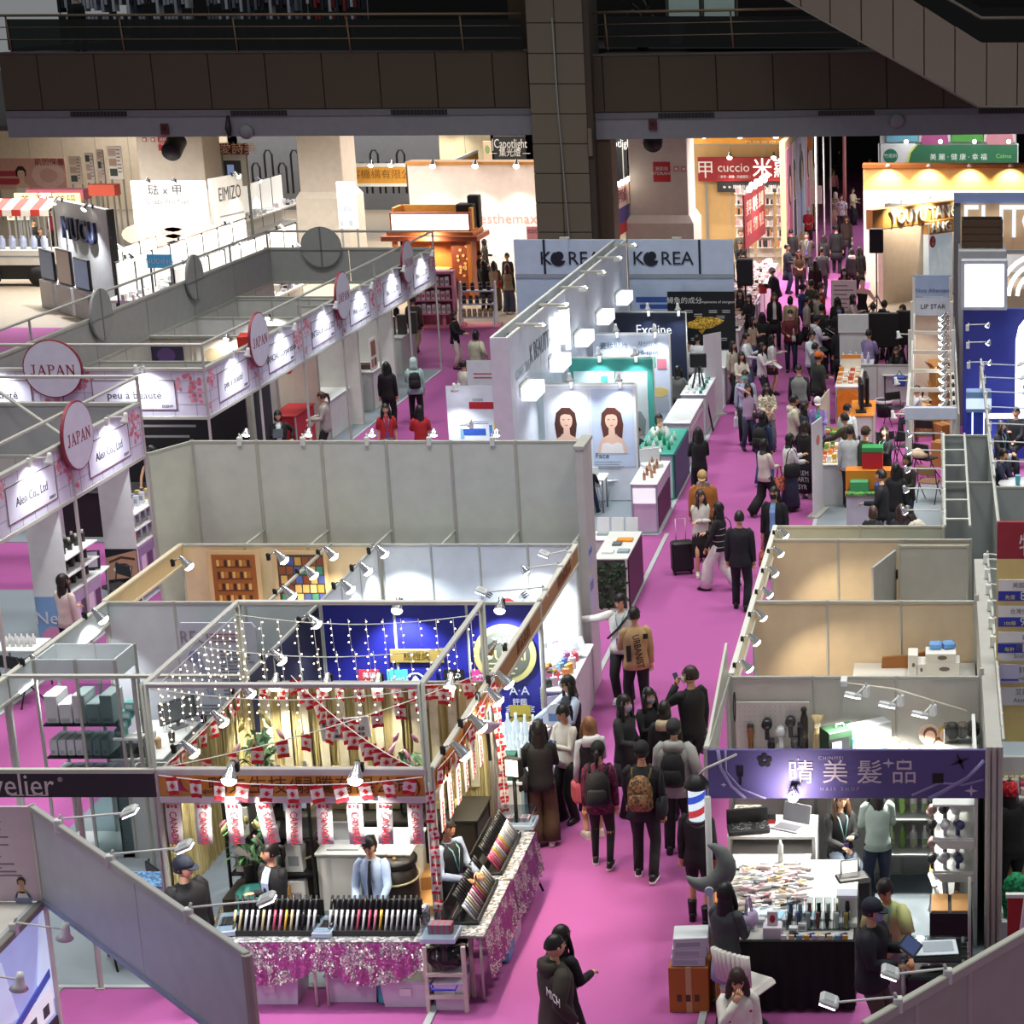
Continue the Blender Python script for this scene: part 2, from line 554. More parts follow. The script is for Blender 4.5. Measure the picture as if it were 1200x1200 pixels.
def hand_geo(mb,w,d,side,K,curl=.5):
 d=d.normalized()
 up=V((0,0,1))if abs(d.z)<.8 else V((0,-1,0))
 x=d.cross(up).normalized()
 y=x.cross(d).normalized()
 P=lambda a,b,c:w+x*a+d*b+y*c
 mb.lf([[P(.026*cos(q)*k,b,.015*sin(q))for q in[2*PI*j/8 for j in rg_(8)]]for b,k in((-.01,.8),(.04,1.25),(.09,1.45))],K)
 for i,ln in en((.066,.078,.073,.056)):
  a=(-.030+.020*i)
  c1=curl*(.9+.15*i)
  p0,p1=P(a,.083,0),P(a*1.05,.083+ln*.5*cos(c1*.6),-ln*.5*sin(c1*.6))
  p2=p1+d*ln*.5*cos(c1*1.7)-y*ln*.5*sin(c1*1.7)
  mb.tb([p0,p1,p2],[.0095,.009,.007],K,5)
 s=side
 mb.tb([P(s*.022,.02,-.004),P(s*.052,.052,-.014),P(s*.056,.088,-.028)],[.012,.0105,.008],K,5)
def _hair(style,hx):
 key=('h',style,hx)
 if key in _shoe:
  return _shoe[key]
 m=Mb()
 K=M(hx,.45,'hair')
 n,k=16,10
 low={'short':-.03,'long':-.10,'bob':-.10,'pony':-.04,'bun':-.04,'buzz':-.01,'cap':-.05,'shoulder':-.11,'bald':.0}[style]
 g=lambda i,j,e:(.086*e*sin(PI*i/k)*cos(2*PI*j/n),.108*e*sin(PI*i/k)*sin(2*PI*j/n)+.008,.128*e*cos(PI*i/k)+.006)
 vs,fs,ix=[],[],{}
 for i in rg_(k+1):
  for j in rg_(n):
   ix[i,j]=len(vs)
   q=1.0 if style=='buzz' else 1.04+(.03 if(i*3+j*5)%4==0 else 0)
   vs.append(g(i,j,q))
 for i in rg_(k):
  for j in rg_(n):
   c=[sum(vs[ix[a,b%n]][u]for a in(i,i+1)for b in(j,j+1))/4 for u in rg_(3)]
   front=c[1]<-.028
   if(front and c[2]>(.055 if abs(c[0])<.06 else .0 if low<-.05 else .035))or(not front and c[2]>(low if c[1]>.0 else max(low,-.02)if low>-.08 else low)):
    fs.append((ix[i,j],ix[i+1,j],ix[i+1,(j+1)%n],ix[i,(j+1)%n]))
 m.add(vs,fs,K,True)
 if style in('long','shoulder'):
  e=-.43 if style=='long' else-.24
  rr=[]
  for z,w_,y0,th in((.0,.088,.03,.07),(-.10,.094,.045,.062),(-.2,.105,.062,.05),(e*.8,.105,.075,.042),(e,.07,.078,.02)):
   rr.append([(w_*cos(2*PI*j/12),y0+th*sin(2*PI*j/12)-(.035 if abs(cos(2*PI*j/12))>.8 else 0),z+.012*sin(j*2.4))for j in rg_(12)])
  m.lf(rr,K)
  for s in(-1,1):
   m.tb([(s*.075,-.02,.05),(s*.09,-.035,-.06),(s*.098,-.05,-.17),(s*.09,-.06,max(e,-.27))],[.026,.034,.034,.014],K,7,flat=.6)
 if style=='bob':
  m.lf([[(w_*cos(2*PI*j/12),.028+.068*sin(2*PI*j/12),z)for j in rg_(12)]for z,w_ in((.0,.09),(-.09,.098),(-.13,.08))],K)
 if style=='pony':
  m.tb([(0,.105,.05),(0,.15,.02),(0,.155,-.08),(.01,.135,-.2)],[.025,.035,.032,.01],K,7)
 if style=='bun':
  m.ball((0,.12,.06),.045,.04,.045,K,8,6)
 me=m.mesh('hair')
 _shoe[key]=me
 return me
def _shoe_mesh(up,sole,boot):
 key=('s',up,sole,boot)
 if key in _shoe:
  return _shoe[key]
 m=Mb()
 U,B=M(up,.55),M(sole,.6)
 out=[(.034,.075),(.042,.02),(.047,-.08),(.04,-.15),(.0,-.178),(-.034,-.15),(-.04,-.08),(-.036,.02),(-.034,.075),(0,.092)]
 m.lf([[(x*k,y*k,z)for x,y in out]for z,k in((-.078,1.03),(-.052,1.05))],B,False)
 m.lf([[(x*a,max(y*a,-.17*b)+c,z)for x,y in out]for z,a,b,c in((-.052,1.0,1,0),(-.025,.95,.9,0),(.0,.86,.55,.006),(.025,.85,.36,.012))],U)
 if boot:
  m.lf([ell((0,.012,z),r,r*1.1,10)for z,r in((-.01,.052),(.06,.052),(.17,.058),(.19,.06))],U)
  for z in(.02,.06,.10,.14):
   m.b(-.03,-.052,z,.03,-.042,z+.008,M('5a5a5c'),0)
 me=m.mesh('shoe')
 _shoe[key]=me
 return me
def Psn(label,x,y,a,h=1.68,top=('jacket','1a1a1d'),bot=('pants','17171a'),hair=('short','14100e'),L='down',R='down',leg='stand',lean=0,hy=0,hp=0,skin='a',shoe=('1b1b1d','222224',0),male=False,mask=None,cap=None,lan=None,inner=None,hood=None,seat=.47,z=0.0,group=None,scarf=None,tie=None,glasses=False,lprop=None):
 s=h/1.77
 k=1.0 if male else .89
 t=math.radians(lean)
 sit=leg=='sit'
 hz=(seat+.07)/s if sit else .93-(.025 if leg[:4]=='walk' else 0)
 Hc=V((0,0,hz))
 d=V((0,-sin(t),cos(t)))
 fw=V((0,-cos(t),-sin(t)))
 sh=Hc+d*.50
 neck=Hc+d*.535
 t2=t*.55+math.radians(hp)
 hb=neck+V((0,-sin(t*.7),cos(t*.7)))*.075
 hd=hb+V((0,-sin(t2),cos(t2)))*.105+V((0,-.014,0))
 HT=TR(*hd)@rotz(math.radians(hy))@Matrix.Rotation(t2,4,'X')
 wS=.168*k
 J={}
 K=M(SKINS[skin],.55)
 for sd,nm,pose in((1,'L',L),(-1,'R',R)):
  S0=sh+V((sd*wS,0,-.015))
  ao,af,au=pose if isinstance(pose,tuple)else ARM[pose]
  lt=t*.5
  tgt=S0+V((sd*ao,-af*cos(lt)-au*0,au-af*sin(lt)*.6))
  E,W_=ik(S0,tgt,.285,.255,V((sd*.55,.75,-.55)))
  J[nm]=(S0,E,W_)
  fo=LEG[leg][0 if sd==1 else 1]
  A=V((fo[0],-fo[1],fo[2]+.085))
  hj=Hc+V((sd*.088*k,0,-.03))
  Kn,A2=ik(hj,A,.43,.42,V((sd*.12,-1,0)))
  J['K'+nm]=(hj,Kn,A2)
 vs,es,rs=[],[],[]
 def ad(p,par,r,r2=None):
  vs.append(tuple(p))
  rs.append((r,r2 or r))
  if par is not None:
   es.append((par,len(vs)-1))
  return len(vs)-1
 p0=ad(Hc,None,.125*k,.10)
 p1=ad(Hc+d*.18,p0,.115*k,.09)
 p2=ad(Hc+d*.36,p1,.135*k,.095)
 p3=ad(Hc+d*.45,p2,.085*k,.06)
 p4=ad(neck,p3,.052)
 ad(hb+(hd-hb)*.3,p4,.05)
 for nm in 'LR':
  S0,E,W_=J[nm]
  q=ad(S0+(sh-S0)*.1+V((0,0,-.02)),p3,.042*k)
  q=ad(E,q,.036*k)
  ad(W_,q,.029*k)
  hj,Kn,A2=J['K'+nm]
  q=ad(hj,p0,.08*k)
  q=ad(Kn,q,.056)
  q=ad(A2,q,.038)
 me=bpy.data.meshes.new('body_skeleton')
 me.from_pydata(vs,es,[])
 tmp=bpy.data.objects.new('body_skeleton',me)
 C.objects.link(tmp)
 tmp.modifiers.new('skin','SKIN').use_smooth_shade=True
 sk=me.skin_vertices[0].data
 for i,r in en(rs):
  sk[i].radius=r
 sk[0].use_root=True
 tmp.modifiers.new('smooth','SUBSURF').levels=1
 exr=Mb()
 head_geo(exr,HT,K)
 for nm,sd in(('L',1),('R',-1)):
  S0,E,W_=J[nm]
  hand_geo(exr,W_,W_-E,sd,K,.55)
 root=link('person',None)
 bpy.data.objects.remove(root)
 root=bpy.data.objects.new('person',bpy.data.meshes.new('body'))
 C.objects.link(root)
 tag(root,label,'person',group)
 root.location=(x,y,z)
 root.rotation_euler=(0,0,math.radians(a))
 root.scale=(s,s,s)
 _pend.append((root,tmp,exr,K))
 kind,hx=top[0],top[1]
 CL=M(hx,.8,top[2]if len(top)>2 else 'cloth')
 if kind!='none':
  m=Mb()
  fat={'jacket':1.1,'coat':1.12,'puffy':1.3,'sweater':1.08,'shirt':1.0,'tee':1.04,'vest':1.14,'dress':.98,'tank':.98}[kind]
  lo={'jacket':-.13,'coat':-.14,'puffy':-.12,'sweater':-.1,'shirt':-.08,'tee':-.1,'vest':-.08,'dress':-.1,'tank':-.04}[kind]
  if sit:
   lo=max(lo,-.06)
  tl=t
  pr=[(lo,.192,.14),(lo+.1,.183,.132),(.14,.160,.114),(.30,.182,.125),(.41,.195,.122),(.475,.178,.098),(.515,.12,.075),(.545,.068,.06)]
  m.lf([ell(Hc+d*q+V((0,.0,0)),rx*k*fat if rx>.07 else rx*1.05,ry*fat*(.95 if k<1 else 1)if rx>.07 else ry,14,tl)for q,rx,ry in pr],CL)
  if kind in('coat','dress')and not sit:
   zb=.5 if kind=='coat' else .42
   m.lf([ell((Hc.x,Hc.y-sin(t)*.0,zz),rx,ry,14)for zz,rx,ry in((hz-.1,.19*k*fat,.14),(hz-.25,.2*k*fat,.16),(zb,.215*k*fat,.185))],CL)
  if kind not in('vest','tank','dress'):
   sl={'tee':.62}.get(kind,2)
   for nm in 'LR':
    S0,E,W_=J[nm]
    st=S0+(sh-S0)*.35
    f2=fat*(1 if male else .9)
    if sl==2:
     m.tb([st+V((0,0,-.02)),S0+(sh-S0)*.06,S0+(E-S0)*.12,S0+(E-S0)*.5,E,E+(W_-E)*.5,W_+(W_-E)*.02],[.05*f2,.063*f2,.071*f2,.064*f2,.056*f2,.05*f2,.043*f2],CL,9)
    else:
     m.tb([st+V((0,0,-.02)),S0+(sh-S0)*.06,S0+(E-S0)*.15,S0+(E-S0)*.9],[.05*f2,.066*f2,.076*f2,.074*f2],CL,9)
  m.o(('dress' if kind=='dress' else 'vest' if kind=='vest' else 'shirt' if kind in('shirt','tee','tank')else 'jacket'),root)
 if kind=='vest' and inner:
  m=Mb()
  IM=M(inner,.8,'cloth')
  for nm in 'LR':
   S0,E,W_=J[nm]
   m.tb([S0+(sh-S0)*.4,S0,S0+(E-S0)*.5,E,W_],[.055,.068*k+.004,.06,.052,.044],IM,9)
  m.lf([ell(Hc+d*q,rx,ry,12,t)for q,rx,ry in((.47,.11,.08),(.53,.075,.066),(.555,.066,.06))],IM)
  m.o('shirt',root)
 elif inner:
  m=Mb()
  IM=M(inner,.8,'cloth')
  fat2=1.12
  pts=[(.545,.045,.058),(.48,.05,.104),(.38,.055,.137),(.2,.05,.132),(.02,.06,.137)]
  m.lf([[Hc+d*q+V((-w_,0,0))+fw*ry*fat2,Hc+d*q+fw*ry*fat2*1.05,Hc+d*q+V((w_,0,0))+fw*ry*fat2,Hc+d*q+fw*(ry-.03)]for q,w_,ry in pts],IM,False)
  m.o('shirt_front',root)
 if tie:
  m=Mb()
  f=lambda q,o:Hc+d*q+fw*o
  m.lf([[f(q,o)+V((-w_,0,0)),f(q,o+.012),f(q,o)+V((w_,0,0)),f(q,o-.02)]for q,o,w_ in((.53,.07,.018),(.49,.105,.016),(.3,.155,.024),(.06,.15,.03))],M(tie,.6,'cloth'))
  m.o('tie',root)
 if hood:
  m=Mb()
  m.lf([ell(neck+V((0,.05+o,zz)),rx,ry,12)for zz,rx,ry,o in((-.08,.13,.07,.03),(-.01,.135,.09,.03),(.05,.12,.085,.03),(.06,.09,.06,.02))],M(hood,.8,'cloth'))
  m.o('hood',root)
 if scarf:
  m=Mb()
  m.lf([ell(hd+V((0,.012,zz)),rx,ry,12)for zz,rx,ry in((-.2,.12,.1),(-.12,.1,.1),(0,.098,.115),(.09,.088,.105),(.13,.05,.06))],M(scarf,.8,'cloth'))
  m.o('head_scarf',root)
 bk,bx=bot[0],bot[1]
 BM=M(bx,.8,bot[2]if len(bot)>2 else 'cloth')
 if bk!='none':
  m=Mb()
  if bk in('pants','wide','jeans','leggings','shorts'):
   r={'pants':(.098,.078,.066),'jeans':(.095,.07,.06),'wide':(.108,.11,.125),'leggings':(.088,.06,.042),'shorts':(.1,.09,.08)}[bk]
   m.lf([ell(Hc+d*.07,.15*k,.11,12,t),ell(Hc,.172*k,.122,12,t*.5),ell(Hc+V((0,0,-.07)),.178*k,.125,12)],BM)
   for nm in 'LR':
    hj,Kn,A2=J['K'+nm]
    if bk=='shorts':
     m.tb([hj+V((0,0,.04)),hj+(Kn-hj)*.4,hj+(Kn-hj)*.75],[r[0],r[1],r[2]],BM,9)
    else:
     m.tb([hj+V((0,0,.03)),hj+(Kn-hj)*.3,Kn,Kn+(A2-Kn)*.5,A2+(A2-Kn)*.05],[r[0]*.95,r[0],r[1],(r[1]+r[2])/2,r[2]],BM,9)
   m.o('trousers',root)
  else:
   zb={'skirt':.42,'long':.14,'mini':.62}[bk]
   if sit:
    m.lf([ell(Hc+V((0,-o,zz)),rx,ry,12)for zz,rx,ry,o in((.1,.15,.11,0),(0,.18,.14,.02),(-.03,.2,.3,.22),(-.1,.2,.28,.26))],BM)
   else:
    cy=(J['KL'][2].y+J['KR'][2].y)/2
    sp_=abs(J['KL'][2].y-J['KR'][2].y)/2
    m.lf([[p+V((0,0,.012*sin(j*2.1)*(1 if zz<.5 else 0)))for j,p in en(ell((0,cy*(hz-zz)/hz,zz),rx,ry,18))]for zz,rx,ry in((hz+.12,.135*k,.1),(hz,.178*k+.01,.135),(hz-.2,.2*k+.015,.16),(zb,.225*k+(.03 if bk=='long' else 0),.17+sp_*.5))],BM)
   m.o('skirt',root)
 sm=_shoe_mesh(*shoe)
 for nm in 'LR':
  hj,Kn,A2=J['K'+nm]
  o=link('shoe',sm,root,A2)
  yaw=.12 if nm=='L' else-.12
  tip=-.5 if A2.z>.11 and not sit else 0
  o.rotation_euler=(tip,0,yaw)
 if hair and not scarf:
  o=link('hair',_hair(*hair),root)
  o.matrix_local=HT
 if cap:
  m=Mb()
  CM=M(cap,.7,'cloth')
  m.lf([[(.092*r*cos(2*PI*j/14),.113*r*sin(2*PI*j/14)+.006,zz)for j in rg_(14)]for zz,r in((.022,1.03),(.06,1.02),(.1,.88),(.135,.55),(.146,.1))],CM)
  m.lf([[(.075*cos(q),-.09-ex*sin(q),.03-.02*sin(q)+dz)for q in[PI*j/8 for j in rg_(9)]]for ex,dz in((0,0),(.085,-.008),(.085,.002),(0,.012))],CM,False)
  o=m.o('cap',root)
  o.matrix_local=HT
 if mask:
  m=Mb()
  m.lf([[(.072*sin(q)*w_,-.092*cos(q)*e-.014,zz)for q in[-1.1+2.2*j/8 for j in rg_(9)]]for zz,w_,e in((.0,1.02,1.03),(-.03,1.04,1.18),(-.07,.98,1.1),(-.1,.7,.86))],M(mask,.7),True,False,None,False)
  o=m.o('face_mask',root)
  o.matrix_local=HT
 if glasses:
  m=Mb()
  for q in(-.033,.033):
   m.tb([(q+.024*cos(u),-.1,.016+.02*sin(u))for u in[2*PI*j/8 for j in rg_(9)]],.004,BLK,4)
   m.tb([(q*1.7,-.1,.02),(q*2.5,.0,.02)],.0035,BLK,4)
  o=m.o('glasses',root)
  o.matrix_local=HT
 if lan:
  m=Mb()
  f=lambda q,o,xx:Hc+d*q+fw*o+V((xx,0,0))
  for q in(-1,1):
   m.tb([f(.54,.03,q*.07),f(.47,.125,q*.055),f(.2,.155,0)],.008,M(lan,.7),4)
  m.b(-.045,-.006,-.07,.045,.006,.05,M('6a4c9c',.4),0,TR(*f(.12,.165,0)))
  m.o('lanyard',root)
 J['Hc'],J['sh'],J['d'],J['s'],J['root'],J['hd']=Hc,sh,d,s,root,HT
 return J
def flush_people():
 dg=bpy.context.evaluated_depsgraph_get()
 dg.update()
 for root,tmp,ex,K in _pend:
  me=bpy.data.meshes.new_from_object(tmp.evaluated_get(dg))
  b=Mb()
  b.add([v.co for v in me.vertices],[tuple(p.vertices)for p in me.polygons],K,True)
  off=len(b.v)
  b.v+=ex.v
  for f,mi,sm in zip(ex.f,ex.m,ex.sm):
   mt=ex.mats[mi]
   if mt not in b.mats:
    b.mats.append(mt)
   b.f.append(tuple(i+off for i in f))
   b.m.append(b.mats.index(mt))
   b.sm.append(sm)
  root.data=b.mesh('body')
  bpy.data.meshes.remove(me)
 for root,tmp,ex,K in _pend:
  bpy.data.objects.remove(tmp,do_unlink=True)
 _pend.clear()
def wp(J,p):
 r=J['root']
 return Matrix.Translation(r.location)@Matrix.Rotation(r.rotation_euler[2],4,'Z')@(V(p)*J['s'])
def Cy(J,kind,label,hx='18181a',hand='R',hx2=None,sc=1.0,mk='cloth',dz=0.0):
 s,rz=J['s'],J['root'].rotation_euler[2]
 W_=J[hand][2]+(J[hand][2]-J[hand][1]).normalized()*.07
 K,K2=M(hx,.7,mk),M(hx2 or hx,.7,'cloth' if hx2 is None else '')
 if kind=='backpack':
  p=J['sh']+V((0,.15,-.2))-J['d']*.02
  t=Th('backpack',label,'backpack',wp(J,p),rz)
  Mb().lf([ell((0,y_,z_),rx,ry,12)for y_,z_,rx,ry in((.02,-.24,.12,.06),(.03,-.2,.155,.085),(.03,.05,.15,.085),(.02,.16,.11,.06),(.0,.19,.05,.03))],K).o('pack',t)
  Mb().lf([ell((0,.1,z_),rx,ry,10)for z_,rx,ry in((-.2,.1,.03),(-.17,.12,.05),(-.02,.115,.045),(.0,.08,.02))],M(hx,.6,mk)).o('pocket',t)
  for sd in(-1,1):
   Mb().tb([(sd*.1,-.03,.15),(sd*.115,-.12,.24),(sd*.12,-.26,.19),(sd*.12,-.27,.02),(sd*.13,-.1,-.12)],.017,M(hx2 or hx,.7,'cloth'),5).o('strap',t)
  t.scale=(s*sc,)*3
  return t
 if kind in('tote','bag','shopping','handbag'):
  w_,dp,hh,dr={'tote':(.30,.08,.34,.24),'bag':(.36,.14,.26,.18),'shopping':(.24,.10,.28,.12),'handbag':(.24,.1,.17,.2)}[kind]
  nm={'tote':'tote_bag','bag':'shoulder_bag','shopping':'shopping_bag','handbag':'handbag'}[kind]
  t=Th(nm,label,'bag',wp(J,W_+V((0,0,dz))),rz+H2)
  Mb().lf([[(sx*w_/2*q,sy*dp/2*e,z_)for sx,sy in((-1,-1),(-.3,-1.25),(.3,-1.25),(1,-1),(1,1),(.3,1.25),(-.3,1.25),(-1,1))]for z_,q,e in((-dr-hh,.9,.8),(-dr-hh+.04,1,1),(-dr-.04,.97,.9),(-dr,.9,.3))],K,kind!='shopping').o('bag_body',t)
  for sy in(-1,1):
   Mb().tb([(-w_*.26,sy*dp*.12,-dr-.02),(-w_*.12,sy*.012,-.03),(0,0,.0),(w_*.12,sy*.012,-.03),(w_*.26,sy*dp*.12,-dr-.02)],.009,K2,5).o('handle',t)
  t.scale=(s*sc,)*3
  return t
 if kind=='shoulderbag':
  sd=1 if hand=='L' else-1
  t=Th('shoulder_bag',label,'bag',wp(J,J['Hc']+V((sd*.23,.05,.06))),rz+H2)
  Mb().lf([[(sx*.15*q,sy*.055*e,z_)for sx,sy in((-1,-1),(0,-1.3),(1,-1),(1,1),(0,1.3),(-1,1))]for z_,q,e in((-.14,.85,.7),(-.1,1,1),(.08,.95,.9),(.12,.8,.3))],K).o('bag_body',t)
  Mb().tb([(-.13,0,.1),(-.08,0,.35),(.0,0,.43),(.08,0,.35),(.13,0,.1)],.01,K2,5).o('strap',t)
  t.scale=(s*sc,)*3
  return t
 if kind=='phone':
  o=Mb().b(-.038,-.005,-.07,.038,.005,.07,M('17171c',.3),.004).b(-.034,-.006,-.06,.034,-.0045,.06,M('3b4a66',.15)).o('phone',None,wp(J,W_+V((0,-.03,.03))),rz+PI)
  o.rotation_euler[0]=-.5
  return tag(o,label,'phone')
 if kind in('paper','booklet','tablet'):
  w_,hh={'paper':(.21,.28),'booklet':(.24,.17),'tablet':(.25,.18)}[kind]
  m=Mb().b(-w_/2,-.006,-hh/2,w_/2,.006,hh/2,K,.003)
  m.b(-w_*.42,-.008,-hh*.4,w_*.42,-.0055,hh*.4,K2)
  o=m.o({'paper':'leaflet','booklet':'booklet','tablet':'tablet'}[kind],None,wp(J,W_+V((0,-.05,.03))),rz)
  o.rotation_euler[0]=-1.0
  o.scale=(sc,)*3
  return tag(o,label,kind if kind!='paper' else 'leaflet')
def suitcase(label,x,y,rz,hx):
 t=Th('suitcase',label,'suitcase',(x,y,0),rz)
 Mb().b(-.2,-.12,.06,.2,.12,.62,M(hx,.5),.035).o('shell',t)
 for sx in(-.15,.15):
  for sy in(-.08,.08):
   Mb().la([(.03,-.012),(.03,.012)],BLK,8,TR(sx,sy,.03)@Matrix.Rotation(H2,4,'Y')).o('wheel',t)
 Mb().tb([(-.09,.08,.6),(-.09,.08,1.02),(.09,.08,1.02),(.09,.08,.6)],.01,ALU,5).o('handle',t)
 return t
def PH(px,py,h,z=0.0,sunk=0.0):
 p=at(px,py+3,h+z-sunk)
 return p.x,p.y
 # the setting: floors, gallery front, pillar
MAG=M('a04f8e',.95,'carpet')
GFLOOR=M('7f8a92',.8,'carpet')
TAN=M('8f8372',.6)
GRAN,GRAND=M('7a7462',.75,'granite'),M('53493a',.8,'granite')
XA,XB,XC,XJ,XR,XW=-5.3,-8.2,-11.1,-13.85,-2.45,.5
Stc(Mb().b(-46,4,-.3,14,122,-.02,M('6d6f70',.8)),'floor')
Stc(Mb().b(-30,6,-.02,12,61,0,MAG),'floor_carpet')
Stc(Mb().b(-5.9,61,-.02,-2.4,116,0,MAG),'floor_carpet')
Stc(Mb().b(-46,61,-.02,-5.9,122,0,TAN),'floor_tiles')
Stc(Mb().b(-2.4,61,-.02,14,122,0,TAN),'floor_tiles')
for x0,y0,x1,y1 in((XC,19.1,XA,28.55),(XR,19.1,6,41),(-11.3,37.05,-5.45,52.3),(-18.4,36.5,XJ,54.1),(-22,24,XJ,33.4),(-14,10,-9.4,19.1)):
 Stc(Mb().b(x0,y0,0,x1,y1,.012,GFLOOR),'floor_carpet')
EDGE=M('a9b0b0')
for i,(x0,y0,x1,y1)in en(((XA-.04,15.4,XA+.04,37.1),(-5.5,37.1,-5.42,52.3),(XR-.04,15,XR+.04,41),(-14,19.06,XA,19.12),(XJ-.03,36.5,XJ+.03,54),(XJ-.03,24,XJ+.03,33.4),(-11.3,37.0,-5.45,37.06))):
 Stc(Mb().b(x0,y0,0,x1,y1,.018,EDGE,.004),'trim_%d'%(i+1))
def gallery(x0,x1,zs,tilt,nm,first):
 o=link('wall_'+nm,None,None,((x0+x1)/2,58,0))
 o['kind']='structure'
 o.rotation_euler=(0,tilt,0)
 hw=(x1-x0)/2
 Mb().b(-hw,.06,6.9,hw,3.0,8.52,M('2a241f',.8)).o('slab',o)
 x=-hw+first
 ps=[-hw]+[x+i*1.64 for i in rg_(int((2*hw-first)/1.64)+1)]+[hw]
 for a,b in zip(ps,ps[1:]):
  if b-a>.05:
   Mb().b(a+.012,0,6.92,b-.012,.08,8.5,GRAND,.012).o('stone_panel',o)
 Mb().b(-hw,-.02,8.5,hw,.5,8.56,M('57534c',.6),.01).o('coping',o)
 BM_=M('8a8c92',.7)
 Mb().b(-hw,.03,6.14,hw,.8,6.72,BM_).o('beam',o)
 Mb().b(-hw,.0,6.72,hw,.7,6.9,M('74757a',.7)).o('fascia_board',o)
 x=-hw+1.9
 while x<hw-1:
  g=Mb().b(x,-.03,6.74,x+1.62,.02,6.88,BLK)
  for i in rg_(16):
   g.b(x+.04+i*.1,-.045,6.75,x+.08+i*.1,-.03,6.87,M('3a3a3c',.6))
  g.o('air_grille',o)
  x+=4.65
 return o
gl=gallery(-27,-11.75,0,math.radians(-.3),'gallery_left',1.1)
gr=gallery(-9.9,5,0,math.radians(-.75),'gallery_right',.35)
pil=link('wall_pillar',None,None,(-10.82,57.6,0))
pil['kind']='structure'
Mb().b(-.86,.03,0,.86,1.6,12,M('3a342d',.8)).o('core',pil)
for i in rg_(14):
 for x0,x1 in((-.88,-.09),(-.07,.72)):
  Mb().b(x0,0,i*.85+.012,x1,.06,(i+1)*.85-.012,GRAN,.01).o('tile',pil)
Mb().b(.74,.02,0,.9,1.5,12,M('4a4238',.8,'granite')).o('side_face',pil)  # shade on this return face is put into its darker stone colour
Mb().b(.9,.5,0,1.3,1.5,6.4,M('5d4d3f',.7)).o('pilaster',pil)
Mb().tb([(-.12,-.09,9.5),(-.08,-.07,6.9),(.06,-.07,3.2),(.12,-.07,0)],.022,M('9fa39c',.6),5).o('cable',pil)
Mb().b(.74,-.1,5.6,.86,0,6.4,M('7b6f5c',.6),.02).o('junction_box',pil)
def railing(name,label,x0,x1,z0,dz,y=57.9,step=3.25):
 t=Th(name,label,'railing',(x0,y,z0))
 BR=M('8a7a60',.35,'',.6)
 L=x1-x0
 f=lambda x:dz*x/L
 Mb().tb([(0,0,1.05),(L,0,1.05+dz)],.038,BR,8).o('handrail',t)
 for zz in(.72,.38):
  Mb().tb([(0,0,zz),(L,0,zz+dz)],.016,BR,6).o('rail',t)
 n=int(L/step)
 for i in rg_(n+1):
  Mb().tb([(i*step+.4,.02,f(i*step)),(i*step+.4-.06,.02,1.03+f(i*step))],.028,BR,6).o('baluster',t)
 Mb().b(.3,.05,.08,L,.06,.95,M('56645f',.1,'glass')).o('glass_panel',t)
 return t
railing('gallery_railing','bronze gallery handrail with thin rails over the left half of the stone front',-27,-11.9,8.5,.05)
railing('gallery_railing','bronze gallery handrail right of the stone pillar, reaching the sloping escalator',-9.85,-1.6,8.58,.15,step=3.6)
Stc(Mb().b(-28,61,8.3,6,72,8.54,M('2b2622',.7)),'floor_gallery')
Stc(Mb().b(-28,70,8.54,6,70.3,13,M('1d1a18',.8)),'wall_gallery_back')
for i,(x0,x1,hx,lb)in en(((-26.5,-22.5,'b9c0cc','pale hanging goods'),(-22,-19.2,'7a7f88','grey shirts'),(-19,-17.2,'8c2f35','red and white clothes'))):
 t=Th('clothes_rack','dim clothes rack of %s behind the gallery railing'%lb,'rack',(x0,61.2,8.54))
 L=x1-x0
 Mb().tb([(0,0,0),(0,0,1.9),(L,0,1.9),(L,0,0)],.025,ALUD,6).o('frame',t)
 g=Mb()
 for q in rg_(int(L/.11)):
  c=M(rnd.choice([hx,'d8dce2','39404c','2b2f38','a83a40' if i==2 else hx]),.8)
  hgt=uni(.5,.85)
  for zb in(1.85,.98):
   g.b(q*.11+.02,-.2,zb-hgt,q*.11+.1,.2+uni(-.1,.1),zb,c)
 o=g.o('garments',t)
 o['kind']='stuff'
Stc(Mb().b(-12.6,59.5,8.54,-11.9,60,10.4,M('5a4632',.7)),'wall_gallery_panel')
Stc(Mb().b(-16.8,60,8.54,-14.4,60.2,9.1,M('5b1c26',.8)),'wall_gallery_low')
t=Th('potted_palm','dark potted palm beside the stone pillar on the gallery','plant',(-8.6,58.9,8.54))
Mb().la([(.16,0),(.22,.4),(.2,.42),(.05,.4)],M('2c2824',.6),12).o('pot',t)
f=Mb()
for i in rg_(16):
 a_,l_=i*2.4,uni(.5,.8)
 dx,dy=cos(a_),sin(a_)
 b=.4+i*.08
 f.add([(0,0,b),(dx*l_*.5-dy*.05,dy*l_*.5+dx*.05,b+.22),(dx*l_,dy*l_,b+.02),(dx*l_*.5+dy*.05,dy*l_*.5-dx*.05,b+.22)],[(0,1,2,3)],M('1f2c1d',.6))
f.o('fronds',t)
t=Th('sofa','long dark upholstered bench behind the right gallery railing','sofa',(-7.6,60.2,8.54))
Mb().b(0,0,.1,4.8,.9,.45,M('201e1e',.8),.05).o('seat',t)
Mb().b(0,.7,.45,4.8,.9,.85,M('201e1e',.8),.05).o('backrest',t)
t=Th('glazed_door','pale lit glass doors behind the right gallery railing','door',(-8.4,63,8.54))
for q in(0,1.1):
 Mb().b(q+.06,0,.05,q+1.0,.04,2.3,M('8b9d97',.2,'',0,.25)).o('pane',t)
 Mb().tb([(q,0,0),(q,0,2.35),(q+1.08,0,2.35),(q+1.08,0,0)],.04,M('6d6a5f'),4,False).o('frame',t)
e=Th('escalator','stone-clad escalator descending across the top right corner, dark glass balustrade above','escalator',(0,0,0))
